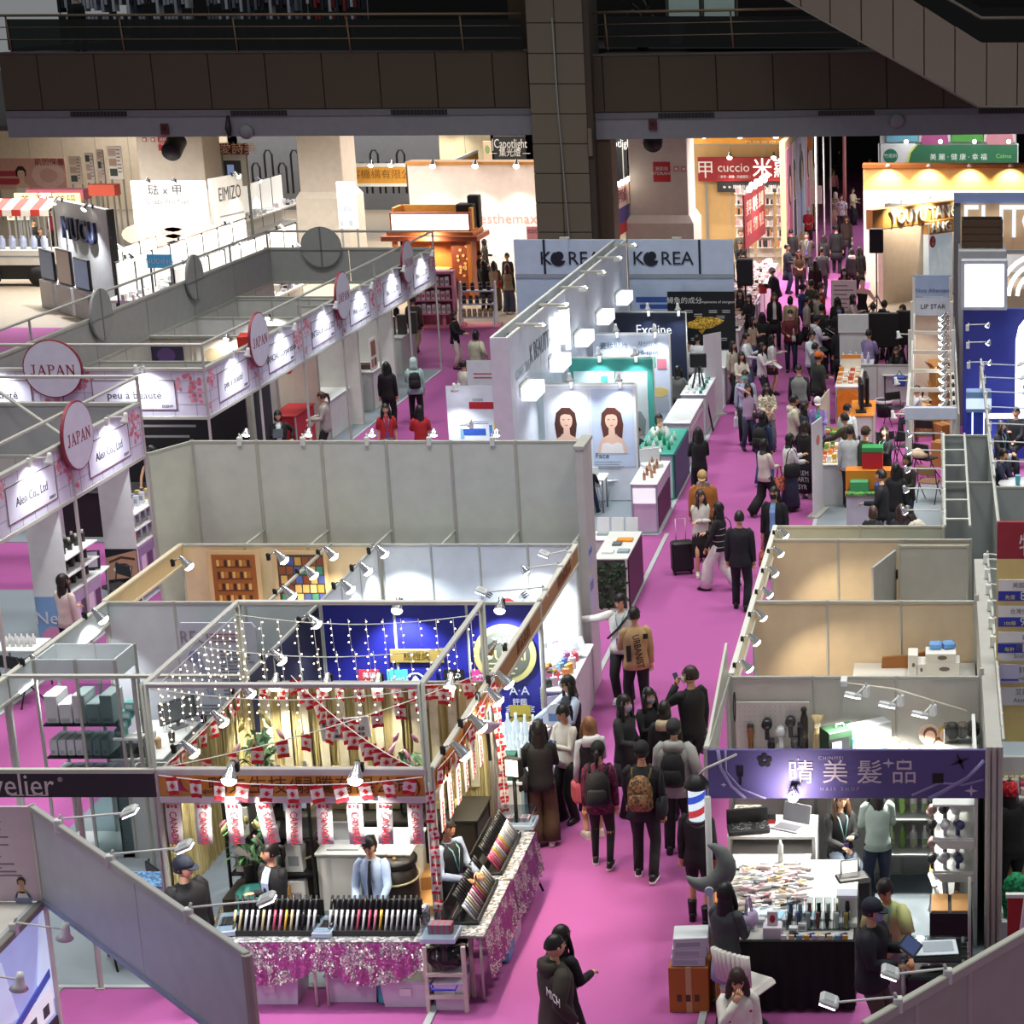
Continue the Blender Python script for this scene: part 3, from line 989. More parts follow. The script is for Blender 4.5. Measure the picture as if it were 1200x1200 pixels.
YE=55.0
T_=[onY(925,2,YE),onY(1145,125,YE),onY(1260,124,YE),onY(1260,48,YE),onY(1150,50,YE),onY(1060,-6,YE),onY(930,-90,YE),onY(800,-90,YE)]
xl=[onY(p,100,YE).x for p in(868,903,940,974,1010,1047,1083,1119,1156,1192,1230,1262)]
bot=lambda x:T_[1].z if x>=T_[1].x else T_[1].z+(T_[0].z-T_[1].z)*(T_[1].x-x)/(T_[1].x-T_[0].x)
top=lambda x:T_[4].z if x>=T_[4].x else min(13.5,T_[4].z+(T_[5].z-T_[4].z)*(T_[4].x-x)/(T_[4].x-T_[5].x))
for a,b in zip(xl,xl[1:]):
 ks=[a]+[q for q in(T_[1].x,T_[4].x)if a<q<b]+[b]
 Mb().pz([(q+(.015 if q==a else-.015 if q==b else 0),bot(q)+.02)for q in ks]+[(q+(.015 if q==a else-.015 if q==b else 0),top(q))for q in reversed(ks)],YE,YE+.12,M('7d7266',.75,'granite')).o('stone_panel',e)
ks=[xl[0],T_[1].x,xl[-1]]
Mb().pz([(q,bot(q))for q in ks]+[(q,top(q)-.05)for q in(xl[-1],T_[4].x,xl[0])],YE+.1,YE+1.7,M('2d2723',.8)).o('truss_side',e)
tb=Mb()
for a,b in zip(ks,ks[1:]):
 tb.tb([(a,YE-.02,bot(a)),(b,YE-.02,bot(b))],.03,M('77736a'),6)
tb.o('edge_trim',e)
hr=[onY(1062,-8,YE),onY(1095,14,YE),onY(1125,30,YE),onY(1160,36,YE),onY(1262,35,YE)]
gp=[onY(1060,-6,YE),onY(1100,20,YE),onY(1150,49,YE),onY(1262,48,YE)]
Mb().pz([(p.x,p.z)for p in gp]+[(p.x,p.z+.9)for p in reversed(gp)],YE+.2,YE+.23,M('2d423b',.1,'glass')).o('glass_panel',e)
Mb().tb([p+V((0,.2,.62))for p in gp],.05,M('6a655a',.4),6).o('handrail',e)
Mb().b(onY(1148,49,YE).x,YE+.3,onY(1148,49,YE).z-.1,onY(1182,49,YE).x,YE+.9,onY(1148,37,YE).z,M('8a7f6e',.6),.03).o('newel_block',e)
for lb,px,py,hx in(('left of the red mark',268,150,'1a1a1c'),):
 p=onY(px,py,57.95)
 tag(Mb().tb([(p.x,57.95,p.z+.35),(p.x,57.9,p.z),(p.x+.05,57.8,p.z-.25)],[.04,.1,.05],M(hx),6).o('beam_spotlight'),'small black spotlight hanging on the pale beam at the left','lamp')
for lb,px,py in(('left part of the beam',288,155),('right part of the beam, over the dark aisle',1051,142)):
 p=onY(px,py,57.93)
 tag(Mb().la([(.22,0),(.2,.08),(.1,.12),(.02,.13)],M('8a8c90'),14,TR(p.x,p.y+.06,p.z)@Matrix.Rotation(H2,4,'X')).o('dome_detector'),'round grey dome fitting on the '+lb,'detector')
for lb,px,py in(('left',193,151),('right',765,146)):
 p=onY(px,py,57.98)
 t=Th('alarm_sign','small dark red plate on the beam, %s half'%lb,'sign',p)
 Mb().b(-.12,-.03,-.15,.12,.02,.15,M('5a1f26'),.01).o('plate',t)
 Mb().b(-.06,-.04,-.05,.06,-.03,.08,M('2a1014')).o('mark',t)
for lb,px,py in(('left white pillar',204,172),('middle white pillar',766,162)):
 p=onY(px,py,62.5)
 t=Th('hanging_speaker','black drum speaker hanging before the %s'%lb,'speaker',p)
 Mb().la([(.30,-.35),(.31,.3),(.28,.38)],BLK,16,Matrix.Rotation(H2+.5,4,'X')).o('drum',t)
 Mb().tb([(0,0,.2),(0,0,1.3)],.015,BLK,4).o('wire',t)
 # the stands under and behind the gallery
Stc(Mb().b(-46,116,0,14,116.3,9,M('26262b',.8)),'wall_far')
Stc(Mb().b(-46,60,6.15,14,116,6.3,M('55534f',.8)),'ceiling')
Stc(Mb().b(-46.2,60,0,-46,116,6.2,M('8c8a86',.8)),'wall_west')
def rect(Y,a,b,c,d):
 p,q=onY(a,b,Y),onY(c,d,Y)
 return p.x,q.z,q.x,p.z
def Brd(label,cat,name,Y,a,b,c,d,mat,th=.05,z0=None):
 x0,z0_,x1,z1=rect(Y,a,b,c,d)
 z0_=z0 if z0 is not None else z0_
 t=Th(name,label,cat,((x0+x1)/2,Y,z0_))
 Mb().b(-(x1-x0)/2,-th,0,(x1-x0)/2,0,z1-z0_,mat,.01).o('board',t)
 if z0_>1:
  for q in(.1,.9):
   Mb().b((x1-x0)*(q-.5)-.03,.0,-z0_,(x1-x0)*(q-.5)+.03,.05,z1-z0_-.05,ALUD).o('post',t)
 return t,x1-x0,z1-z0_
CREAM=M('cfc6bb',.7)
for lb,Y,a,c,ws in(('left',78,163,241,1),('middle',78,350,402,0),('right',65.5,737,806,1)):
 x0,_,x1,_=rect(Y,a,200,c,210)
 w=x1-x0
 o=link('wall_pillar_'+lb,None,None,((x0+x1)/2,Y,0))
 o['kind']='structure'
 Mb().b(-w/2,0,0,w/2,1.9,6.15,CREAM,.02).o('shaft',o)
 zc={'left':2.7,'middle':2.5,'right':3.0}[lb]
 Mb().lf([[(sx*(w/2+e),(-e if sy<0 else 1.9+e),z)for sx,sy in((-1,-1),(1,-1),(1,1),(-1,1))]for z,e in((0,.16),(zc-.25,.16),(zc,.02))],M('d8d0c4',.7),False).o('casing',o)
 if ws:
  sx=-.15 if lb=='left' else .12
  Mb().b(sx-.28,-.03,4.1,sx+.28,.0,4.75,M('b5232b'),.01).o('notice_plate',o)
  txt('notice_text','消防栓\nHYDRANT',.15,WHT,o,(sx,-.035,4.45))
  for q in(-.62,-.95)if lb=='left' else(.6,.85):
   Mb().b(q-.08,-.03,4.45,q+.08,0,4.6,M('c94a4a'),.01).b(q-.05,-.034,4.48,q+.05,-.028,4.57,WHT).o('small_notice',o)
WlK('partition_wall','cream back wall with a lamp rail, far left under the gallery',-46,94,-33.5,94,4.5,0,8,M('e3d4ba',.6))
t,w,h=Brd('pink poster of a woman with tied-up hair, far left corner','poster','poster',90,-14,185,80,222,M('dba79b',.6))
Por(t,-.3,h*.48,h*.62,'2a1a18','eac3ac','f3ece6',-.055,1,False)
m=Mb()
m.di(w*.27,h*.45,.75,.6,-.06,-.052,M('e9c3bd',.4),16)
m.di(w*.27,h*.45,.4,.32,-.062,-.058,M('d9a7a0',.4),14)
m.o('flower_print',t)
txt('title','肌因保養',.34,M('8e2c38'),t,(w*.3,-.06,h*.86))
Mb().b(-w*.46,-.056,.22,-w*.12,-.05,.5,M('b53a4a')).b(-w*.46,-.056,.6,-w*.05,-.05,.84,M('b53a4a')).o('label_stripe',t)
for i,(a,c,hx)in en(((80,98,'d9c9bd'),(99,112,'e6ded8'),(113,124,'d2c4bf'),(125,146,'ece8e4'))):
 t,w,h=Brd('tall %s magazine-style panel, %s of four left of the white pillar'%(('beige','white','pinkish','pale')[i],nth(i+1)),'poster','poster',84-i*1.1,a,183-i*4,c,216-i*2,M(hx,.6))
 m=Mb()
 for q in rg_(3):
  m.b(-w*.42,-.056,h*(.1+.3*q),w*.1,-.05,h*(.32+.3*q),M(('3a4a44','b99a8a','c9b0a6')[(q+i)%3]))
 Rul(m,w*.14,h*.9,w*.3,7,h*.11,M('6a625e'),-.056,.04,i)
 m.o('print',t)
t,w,h=Brd('long pink canopy strip over small stands, far left','canopy','canopy',80,40,220,108,232,M('c66a7c',.6),.8)
t,w,h=Brd('orange-red canopy continuing the pink strip toward the pillar','canopy','canopy',79,110,215,142,228,M('c2503c',.6),.6)
for i,(a,c,hx)in en(((18,46,'f0e2a6'),(47,62,'eef0ea'),(63,96,'f2e3a2'))):
 t,w,h=Brd('lit yellowish sign box under the pink canopy, %s from the left'%nth(i+1),'sign','light_box',78,a,226,c,243,M(hx,.4,'',0,.7),.15)
 txt('sign_text',('茶','手作','美研')[i],.4,M('6a4a20'),t,(0,-.16,h*.5))
for i,(a,c,hx)in en(((7,18,'d9d7b6'),(19,28,'a9b9b4'),(29,35,'b7c4bd'))):
 t,w,h=Brd('small green and cream picture board, %s of three above the striped awning'%nth(i+1),'poster','poster',74,a,241,c,258,M(hx,.5))
 Mb().di(0,h*.35,w*.3,h*.2,-.058,-.05,M('c27a80'),12).b(-w*.35,-.056,h*.7,w*.35,-.05,h*.85,M('56635a')).o('print',t)
t=Th('market_cart','white market cart under a red and white striped awning, far left','cart',(onY(18,270,70).x,70,0))
aw=[]
for i in rg_(9):
 aw.append(Mb().add([(-1.55+i*.33,.5,3.02),(-1.22+i*.33,.5,3.02),(-1.22+i*.33,-.35,2.72),(-1.55+i*.33,-.35,2.72),(-1.55+i*.33,-.36,2.5),(-1.22+i*.33,-.36,2.5)],[(0,1,2,3),(3,2,5,4)],M('c23a32' if i%2 else 'efe9e2',.7)).o('awning_stripe',t))
m=Mb()
for x in(-1.5,1.35):
 for y in(-.3,.45):
  m.tb([(x,y,.6),(x,y,2.75)],.03,ALUD,6)
m.o('awning_posts',t)
Mb().b(-1.5,-.35,.75,1.35,.5,1.3,M('d9d6d0'),.02).b(-1.4,-.36,1.05,1.2,-.35,1.1,GREY).o('tray',t)
Mb().b(-1.45,-.3,.25,1.3,.45,.75,M('1c1b1c'),.02).o('base',t)
for x in(-.9,.8):
 Mb().la([(.36,-.03),(.36,.03)],BLK,14,TR(x,-.36,.36)@Matrix.Rotation(H2,4,'X')).o('wheel',t)
jm=Mb().la([(.1,0),(.13,.1),(.13,.34),(.08,.4),(.08,.46)],M('b9c6e4',.25),8).mesh('jar')
for i in rg_(7):
 tag(link('glass_jar',jm,None,t.location+V((-1.3+i*.38,0,1.3))),'pale blue jar standing in a row on the striped awning cart','jar','jars on the market cart')
A,B=at(62,233,3.5),at(125,246,3.5)
rzm=math.atan2(B.y-A.y,B.x-A.x)
Lm=math.hypot(B.x-A.x,B.y-A.y)
t=Th('sign_wall','white angled wall with big navy raised letters and screens, far left','partition',(A.x,A.y,0),rzm)
Mb().b(0,0,0,Lm,.18,3.5,M('d7d9dc'),.01).o('panel',t)
Mb().b(Lm-.03,-.02,0,Lm+.05,.2,3.52,BLK).o('edge',t)
txt('letters','MUCU',1.05,M('1d2547',.4),t,(Lm*.47,-.06,2.6),ext=.05,sx=.95)
for i,px in en((77,94,112)):
 s=Th('television',('left','middle','right')[i]+' one of three screens leaning before the navy-lettered wall','television',V((A.x,A.y,0))+rotz(rzm)@V((.85+i*1.5,-.75,.95)),rzm)
 Mb().b(-.62,0,0,.62,.09,1.0+.15*(i==1),BLK,.02).o('casing',s)
 Mb().b(-.57,-.006,.05,.57,.0,.95+.15*(i==1),M(('2e4a6e','7d6a68','4d6690')[i],.3,'',0,.35)).o('screen',s)
 Mb().b(-.6,-.1,-.95,.6,.3,-.02,M('c6c2c4',.6),.02).o('plinth',s)
A,B,D=at(152,212,3.5),at(247,210,3.5),at(283,203,3.5)
t=Th('sign_wall','large white wall picturing two manicured hands and colour swatches','partition',(A.x,A.y,0))
L=B.x-A.x
Mb().b(0,0,0,L,.15,3.5,M('dfe0de'),.01).o('front_panel',t)
for sd,cx,n0 in((1,L*.33,0),(-1,L*.70,1)):
 m=Mb()
 K=M('e3b9a0',.6)
 m.di(cx-sd*.45,1.55,.95,.42,-.015,0,K,18)
 for i in rg_(4):
  z=1.85-i*.2
  m.pz([(cx-sd*.2,z-.09),(cx-sd*.2,z+.09),(cx+sd*.75,z-.05-i*.06),(cx+sd*.98,z-.17-i*.06),(cx+sd*.75,z-.24-i*.06)],-.02-i*.004,0,M(('e8c3ab','dfb097')[i%2],.6))
  m.di(cx+sd*.86,z-.165-i*.06,.1,.05,-.045,-.03,M('f1dcd6',.25),8)
 m.o('hand_print',t)
m=Mb()
for i in rg_(8):
 m.di(L*.58+i*.27,.62,.13,.13,-.02,0,M(('e8dcb4','efe3a6','eadfc4','e6d9d2','d9d0c9','c9b7b4','8f8794','b3a4ae')[i]),12)
m.o('swatches',t)
txt('title','琺 x 甲',.42,M('3d3d42'),t,(1.25,-.012,3.15))
txt('subtitle','Crazy Pro Nail',.26,M('7d8084'),t,(1.3,-.012,2.75))
t2=Th('sign_wall','white end panel with tall dark letters, round the corner from the hands picture','partition',(B.x,B.y,0),math.atan2(D.y-B.y,D.x-B.x))
L2=(D-B).length
Mb().b(.02,0,0,L2,.15,3.5,M('dcdcd8'),.01).o('panel',t2)
txt('letters','EIMIZO',.72,M('4c4c50'),t2,(L2*.55,-.012,2.85),sx=.75)
m=Mb()
Rul(m,.4,2.1,2.2,5,.32,M('8a8a8c'),-.012,.05)
m.o('print',t2)
ClL('small spotlight over the left half of the two-hands picture',(A.x+L*.27,A.y-.05,3.5),0,260,col=(1,.98,.95),sc=1.6)
ClL('small spotlight over the right half of the two-hands picture',(A.x+L*.62,A.y-.05,3.5),0,260,col=(1,.98,.95),sc=1.6)
ClL('small spotlight over the dark letters of the end panel',V((B.x,B.y,3.5))+rotz(t2.rotation_euler[2])@V((1.6,0,0)),t2.rotation_euler[2],90,col=(1,.98,.95),sc=1.6)
for q in(.18,.75):
 ClL('spotlight over the navy letters, %s end'%('far' if q<.5 else 'near'),V((at(62,233,3.5).x,at(62,233,3.5).y,3.5))+rotz(rzm)@V((Lm*q,0,0)),rzm,240,col=(.97,.98,1),sc=1.6)
PB=M('f4f4f0',.4,'',0,.3)  # lamplight on the rack panels is put in as a faint glow
def gondola(k,x,y0,y1,hh):
 t=Th('display_gondola','long white display rack with black frames, %s row from the front in the nail-supply area'%nth(k),'rack',(x,y0,0),H2)
 n=int((y1-y0)/1.5)
 fr=Mb()
 for i in rg_(n):
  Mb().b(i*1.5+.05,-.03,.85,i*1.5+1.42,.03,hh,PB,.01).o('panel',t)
  fr.tb([(i*1.5,0,0),(i*1.5,0,hh+.05),(i*1.5+1.47,0,hh+.05),(i*1.5+1.47,0,0)],.03,BLK,4,False)
 fr.o('frame',t)
 Mb().b(0,-.7,.78,n*1.5,.5,.85,M('e9e9e6',.4)).b(0,-.66,.0,n*1.5,.46,.1,M('d5d5d2')).b(0,-.02,.1,n*1.5,.02,.78,M('d5d5d2')).o('shelf',t)
 g=Mb()
 for i in rg_(n*14):
  q=rnd.random()*n*1.5
  s_=uni(.05,.16)
  yy=uni(-.62,-.1)
  g.b(q,yy,.85,q+s_*1.4,yy+s_,.85+uni(.04,.22),M(rnd.choice(['f1f1ee','e6e4e8','cfd4dc','3a3a40','e2c9c9','f4f4f4','b0b6bf','d9d2c4']),.4))
 g.o('goods',t)['kind']='stuff'
 for i in rg_(0,n,3):
  ClL('cool white clip spotlight, %s along the %s nail-supply rack'%(nth(i//3+1),nth(k)),(x+.02,y0+i*1.5+.8,hh+.1),H2,60,col=(.93,.96,1),sc=1.5)
for k,(x,y0,y1,hh)in en(((-21.6,60.5,66.5,1.8),(-23.6,60.5,72.5,1.9),(-25.6,61,74,2.0),(-27.2,64,68.5,1.9),(-29.6,76,90,2.1)),1):
 gondola(k,x,y0,y1,hh)
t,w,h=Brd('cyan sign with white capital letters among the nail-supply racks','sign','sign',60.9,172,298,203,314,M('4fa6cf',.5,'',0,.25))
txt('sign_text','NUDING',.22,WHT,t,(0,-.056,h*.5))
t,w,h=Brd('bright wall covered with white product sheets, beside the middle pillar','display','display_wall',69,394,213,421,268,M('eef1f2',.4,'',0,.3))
m=Mb()
for i in rg_(6):
 for j in rg_(4):
  m.b(-w*.46+j*w*.24,-.06,.1+i*h*.16,-w*.46+j*w*.24+w*.19,-.05,.1+i*h*.16+h*.12,M(rnd.choice(['c3cdd4','d8dde0','a9b4be'])))
m.o('sheet',t)
t=Th('hoop_rack','rack of tall black rounded hoops in front of a grey wall','rack',(onY(296,205,93).x,93,0))
Mb().b(-1,1.2,0,8.5,1.3,5.5,M('6f7276',.7)).o('backing',t)
for i in rg_(12):
 x,zt=i*.62,(2.9 if i%2 else 2.3)
 Mb().tb([(x,0,.9),(x,0,zt-.2),(x+.1,0,zt),(x+.26,0,zt),(x+.36,0,zt-.2),(x+.36,0,.9)],.05,BLK,5).o('hoop',t)
t,w,h=Brd('deep red fascia sign right of the left white pillar','sign','sign',80,255,168,292,181,M('5d1422'))
txt('sign_text','愛詩美',.5,M('d9b9a0'),t,(w*.15,-.056,h*.5))
t,w,h=Brd('white booth wall below the deep red fascia','partition','partition_screen',81,256,178,294,218,M('dcdcd8',.6))
t,w,h=Brd('dark tall screen in the booth under the deep red fascia','screen','screen',79.5,262,188,284,212,BLK)
Mb().b(-w*.3,-.06,h*.3,w*.1,-.05,h*.8,M('7d8fc0',.3,'',0,.4)).o('picture',t)
WlK('partition_wall','long cream back wall with a row of glowing lamps, beyond the middle pillar',onY(424,170,100).x,100,onY(575,170,100).x,100,4.1,0,5,M('f1e3c4',.6))
for i in rg_(6):
 ClL('warm spotlight on the long cream wall beyond the pillar, %s from the left'%nth(i+1),(onY(430+i*22,170,100).x,100,4.1),0,150,col=(1,.9,.72),sc=2.2)
for k,(a,b,c,d,Y)in en(((417,199,476,207,82),(524,197,560,186,90))):
 p,q=onY(a,b,Y),onY(c,d,Y if k==0 else Y+7)
 t=Th('fascia_board',('orange-yellow fascia band lit by two lamps, left of the pink-lettered wall','slanting orange fascia band above the pink-lettered wall')[k],'fascia',(p.x,p.y,0),math.atan2(q.y-p.y,q.x-p.x))
 L=math.hypot(q.x-p.x,q.y-p.y)
 Mb().b(0,-.03,p.z-.55,L,.03,p.z+.12,M('d39a3a'),.01).o('panel',t)
 Mb().b(0,-.04,p.z+.12,L,.04,p.z+.26,WHT).b(0,-.04,p.z-.68,L,.04,p.z-.55,WHT).o('rail',t)
 txt('lettering','美容機構有限公司',.42,M('8a5a18'),t,(L/2,-.04,p.z-.2))
 if k==0:
  for f in(.35,.75):
   ClL('warm lamp on the orange-yellow band, %s half'%('left' if f<.5 else 'right'),(p.x+L*f,p.y-.05,p.z+.26),0,60,col=(1,.92,.75),sc=1.8)
t=Th('clothes_rack','rack of black garments left of the wooden kiosk','rack',(onY(456,225,68).x,68,0),.25)
Mb().tb([(0,0,0),(0,0,2.3),(1.5,0,2.3),(1.5,0,0)],.03,BLK,6).o('frame',t)
for i in rg_(7):
 Mb().lf([ell((i*.22+.1,0,z),.07,r,8)for z,r in((2.28,.1),(2.15,.32),(1.2,.36),(.6,.4))],M('161617',.9,'cloth')).o('garment',t)
x0,x1=-19.75,-14.98
t=Th('sign_wall','tall cream wall with rose lettering and three glowing pools of lamp light','partition',(x0,74,0))
Mb().b(0,0,0,x1-x0,.2,3.92,M('ded0c8',.6)).o('panel',t)
Mb().b(-.05,-.1,3.92,x1-x0,.9,4.02,M('c88a3c')).o('cap',t)
txt('lettering','× esthemax',.56,M('c98a84'),t,(3.42,-.01,1.9))
for i,q in en((.22,.55,.87)):
 ClL('lamp at the top of the rose-lettered wall, %s from the left'%nth(i+1),(x0+(x1-x0)*q,73.95,3.95),0,260,col=(1,.95,.86),sc=2)
t,w,h=Brd('pink small sign before the rose-lettered wall, beside the stone pillar','sign','sign',69,617,265,632,284,M('d59aa4'))
txt('sign_text','est',.3,M('a9656c'),t,(0,-.056,h*.75))
t,w,h=Brd('black sign with white lettering above the rose-lettered wall','sign','sign',78,578,159,617,189,M('262b2e',.4))
txt('sign_text','|Capotlight',.5,WHT,t,(0,-.056,h*.68),sx=.62)
txt('sign_text','— 集光燈 —',.36,WHT,t,(0,-.056,h*.33),sx=.8)
t,w,h=Brd('colourful narrow banner left of the black Capotlight sign','banner','banner',80,566,165,577,190,M('b9a48a'))
Mb().di(0,h*.6,w*.3,h*.2,-.056,-.05,M('6f8a5a'),10).o('print',t)
KY=66.6
kx0,kx1,kz=onY(457,262,KY).x,onY(551,262,KY).x,onY(500,271,KY).z
t=Th('kiosk','orange wooden kiosk with flat roof and bright blank light box on top','kiosk',(kx0,KY,0))
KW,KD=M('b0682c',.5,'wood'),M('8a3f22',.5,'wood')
L=kx1-kx0
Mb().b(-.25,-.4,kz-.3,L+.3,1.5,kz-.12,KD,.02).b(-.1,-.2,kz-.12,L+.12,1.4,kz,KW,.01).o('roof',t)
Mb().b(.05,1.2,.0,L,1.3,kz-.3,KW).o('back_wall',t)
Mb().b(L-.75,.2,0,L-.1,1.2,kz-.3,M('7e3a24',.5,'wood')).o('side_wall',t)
for x in(.1,L-.1):
 Mb().b(x-.07,0,0,x+.07,.14,kz-.3,KW,.01).o('post',t)
Mb().b(.2,-.2,.0,L-.9,.35,1.0,M('c67a34',.5,'wood'),.02).b(.1,-.25,1.0,L-.8,.4,1.07,M('d9a45e',.5,'wood')).o('counter',t)
Mb().b(.0,.0,kz,L,.3,kz+.62,KD).o('box_casing',t)
Mb().b(.06,-.012,kz+.05,L-.06,.0,kz+.57,M('fff6e6',.3,'emit',0,3.2)).o('light_box',t)
for a in((0,1.3,L,1.4),(0,.3,.1,1.4),(L-.1,.3,L,1.4)):
 Mb().b(a[0],a[1],kz,a[2],a[3],kz+.75,M('c98d3f',.5,'wood')).o('parapet',t)
m=Mb()
for i in rg_(14):
 m.di(L-.43+uni(-.25,.25),uni(.5,kz-.5),.05,.05,.17,.2,M('e2b878'),8)
m.o('wall_dots',t)
spot(t,(L*.4,.6,kz-.4),(0,-.1,-1),300,150,(1,.75,.45))
spot(t,(L*.5,-.9,kz-.1),(0,.6,-.8),260,150,(1,.78,.5))  # added light without a fixture, brightens the dark space under the roof
tag(Mb().b(-.3,-.3,0,.3,.3,.85,BLK,.03).o('loudspeaker',None,(kx1-.3,KY+.85,kz)),'black loudspeaker on the right rear of the kiosk roof','speaker')
tag(Mb().b(-.2,-.2,0,.2,.2,1.1,BLK,.03).o('loudspeaker',None,(kx1-.1,KY+1.2,kz)),'taller black loudspeaker behind the first on the kiosk roof','speaker')
t=Th('lit_tube','upright glowing white lamp tube at the end of the flowered fascia','lamp',(onY(508,300,62).x,62,0))
Mb().la([(.09,0),(.05,.05),(.04,.3)],BLK,8).o('base',t)
Mb().la([(.06,.3),(.06,1.75)],M('f6f4ec',.3,'emit',0,1.6),8).o('tube',t)
PK=M('d58aa0')
t=Th('display_shelf','pink display shelf of boxed goods beyond the flowered fascia','shelf',(-16.5,60.9,0),.12)
Mb().b(-.15,-.25,0,1.65,.65,.08,M('d9798f',.6),.01).o('base',t)
Mb().b(0,.3,.08,1.4,.36,1.75,PK).b(0,-.1,.4,.05,.36,1.75,PK).b(1.35,-.1,.4,1.42,.55,1.75,PK).b(0,-.1,1.7,1.42,.4,1.78,PK).b(.3,0,.08,.4,.3,.4,PK).b(1.0,0,.08,1.1,.3,.4,PK).o('case',t)
for k in rg_(3):
 Mb().b(.05,-.1,.42+k*.43,1.35,.3,.46+k*.43,PK).o('shelf',t)
for k in rg_(3):
 for i in rg_(8):
  tag(Mb().b(-.06,-.1,0,.06,.1,.26+.02*(i%3),M(('e8e2e0','d9c4c8','c9c4c0')[(i+k)%3],.5),.008).b(-.04,-.104,.08,.04,-.1,.18,M(('a8a09c','b65a74','8f8a86')[k])).o('product_box',None,V((-16.5,60.9,.46+k*.43))+rotz(.12)@V((.16+i*.15,.05,0)),.12),'small pale box standing in a row on the pink display shelf','box','boxes on the pink shelf')
t=Th('display_stand','white stepped display stand of dark tubs and pouches on a pink base','stand',(-15.0,61.0,0),.1)
Mb().b(-.1,-.2,0,1.25,.8,.03,M('d9798f',.6)).o('base',t)
for sx in(0,1.08):
 Mb().pz([(-.1,.03),(-.0,.25),(.5,1.35),(.8,1.35),(.9,.03)],-.02,.02,M('c9cfe0'),TR(sx+.02,0,0)@rotz(H2)).o('side_panel',t)
for k in rg_(3):
 Mb().b(.02,.02+k*.24,.28+k*.38,1.1,.3+k*.24,.32+k*.38,M('d5dbe8'),.005).o('step',t)
 for i in rg_(6-k):
  p=t.location+rotz(.1)@V((.12+i*(1.0/(6-k))+.03,.15+k*.24,.32+k*.38))
  hx=('b39a76','3b3e48','24262c')[k]
  tag(Mb().la([(.06,0),(.068,.02),(.062,.22),(.05,.25),(.0,.25)],M(hx,.45),10).la([(.064,.06),(.065,.14)],M('d9d9d6'),10,None,True,False).o('product_tub',None,p),'%s tub on the %s step of the white display stand'%(('tan','dark grey','black')[k],('lowest','middle','top')[k]),'tub','tubs on the stepped stand, '+('lowest','middle','top')[k]+' step')
t,w,h=Brd('dark sign board with white lettering right of the stone pillar','sign','sign',69,712,158,736,215,M('24282b',.4))
txt('sign_text','Capotlight',.38,WHT,t,(0,-.056,h*.82),sx=.7)
Mb().b(-w*.1,-.2,.0,-w*.06,-.15,h*.75,ALU).b(w*.3,-.2,0,w*.34,-.15,h*.8,ALU).o('pole',t)
p,q=onY(715,222,63),onY(736,212,66)
t=Th('banner','hanging red and purple banner with bulbs along its top, right of the stone pillar','banner',(p.x,p.y,0),math.atan2(q.y-p.y,q.x-p.x))
L=math.hypot(q.x-p.x,q.y-p.y)
Mb().b(0,-.02,p.z-1.25,L,.02,p.z,M('e2c7b8',.6)).b(0,-.03,p.z-1.25,L,.03,p.z-.75,M('4a3a86',.6)).b(0,-.03,p.z-1.6,L,.03,p.z-1.25,M('b5232b',.6)).o('panel',t)
txt('lettering','美甲特價',.5,M('8a2a50'),t,(L/2,-.03,p.z-.4))
for i in rg_(5):
 Mb().ball((.3+i*L/5,-.1,p.z+.08),.09,.09,.09,BULB,8,5).o('bulb',t)
Ctr('white nail table with clutter behind the KOREA boards, right',(-7.2,60.9,0),0,1.6,.8,.76)
RED=M('8c1620')
YC=79
cx0,cx1=onY(818,200,YC).x,onY(931,200,YC).x
z0,z1=onY(850,222,YC).z,onY(850,184,YC).z
t=Th('sign_board','deep red sign with cuccio in white and two big characters, over a black strip','sign',(cx0,YC,0))
w=cx1-cx0
Mb().b(0,-.06,z0+.32,w,.06,z1,RED,.01).o('panel',t)
Mb().b(.75,-.08,z0-.1,w,.05,z0+.3,M('1b1b1c')).o('strip',t)
for q in(.3,w-.1):
 Mb().b(q-.05,.06,0,q+.05,.12,z1,ALUD).o('post',t)
zm=(z0+.32+z1)/2
txt('lettering','cuccio',.5,WHT,t,(1.42,-.07,zm+.06))
txt('lettering','甲',.75,WHT,t,(.3,-.07,zm-.05))
txt('lettering','｜美甲 · 美睫 · 熱蠟體肌｜',.13,WHT,t,(1.45,-.07,zm-.3),sx=.9)
txt('lettering','米蘿',.82,M('fff4ee',.4,'',0,1.2),t,(2.98,-.07,zm),ext=.04)
txt('lettering','⇐ ⇐ 結帳台方向   ⇐ ⇐ 結帳台方向',.17,WHT,t,(2.3,-.085,z0+.1))
for i,q in en((1.3,3.05)):
 ClL('lamp over the deep red cuccio sign, %s half'%('left' if i==0 else 'right'),(cx0+q,YC,z1+.05),0,120,col=(1,.93,.88),sc=1.8)
WlK('partition_wall','tan booth frame wall behind and above the cuccio sign',cx0-.2,YC+.3,cx1+.25,YC+.3,z1+.5,0,3,M('c9a76f',.6))
t,w,h=Brd('blazing orange-yellow fascia above the cuccio sign','fascia','fascia_board',84,812,157,952,176,M('dfa247'))
txt('lettering','日韓美甲用品專賣',.34,M('f6e3b4'),t,(w*.2,-.056,h*.35))
for i in rg_(3):
 ClL('glaring lamp on the orange-yellow fascia above cuccio, %s from the left'%nth(i+1),(onY(826+i*42,160,84).x,84,onY(826,157,84).z),0,260,col=(1,.9,.7),sc=2.2)
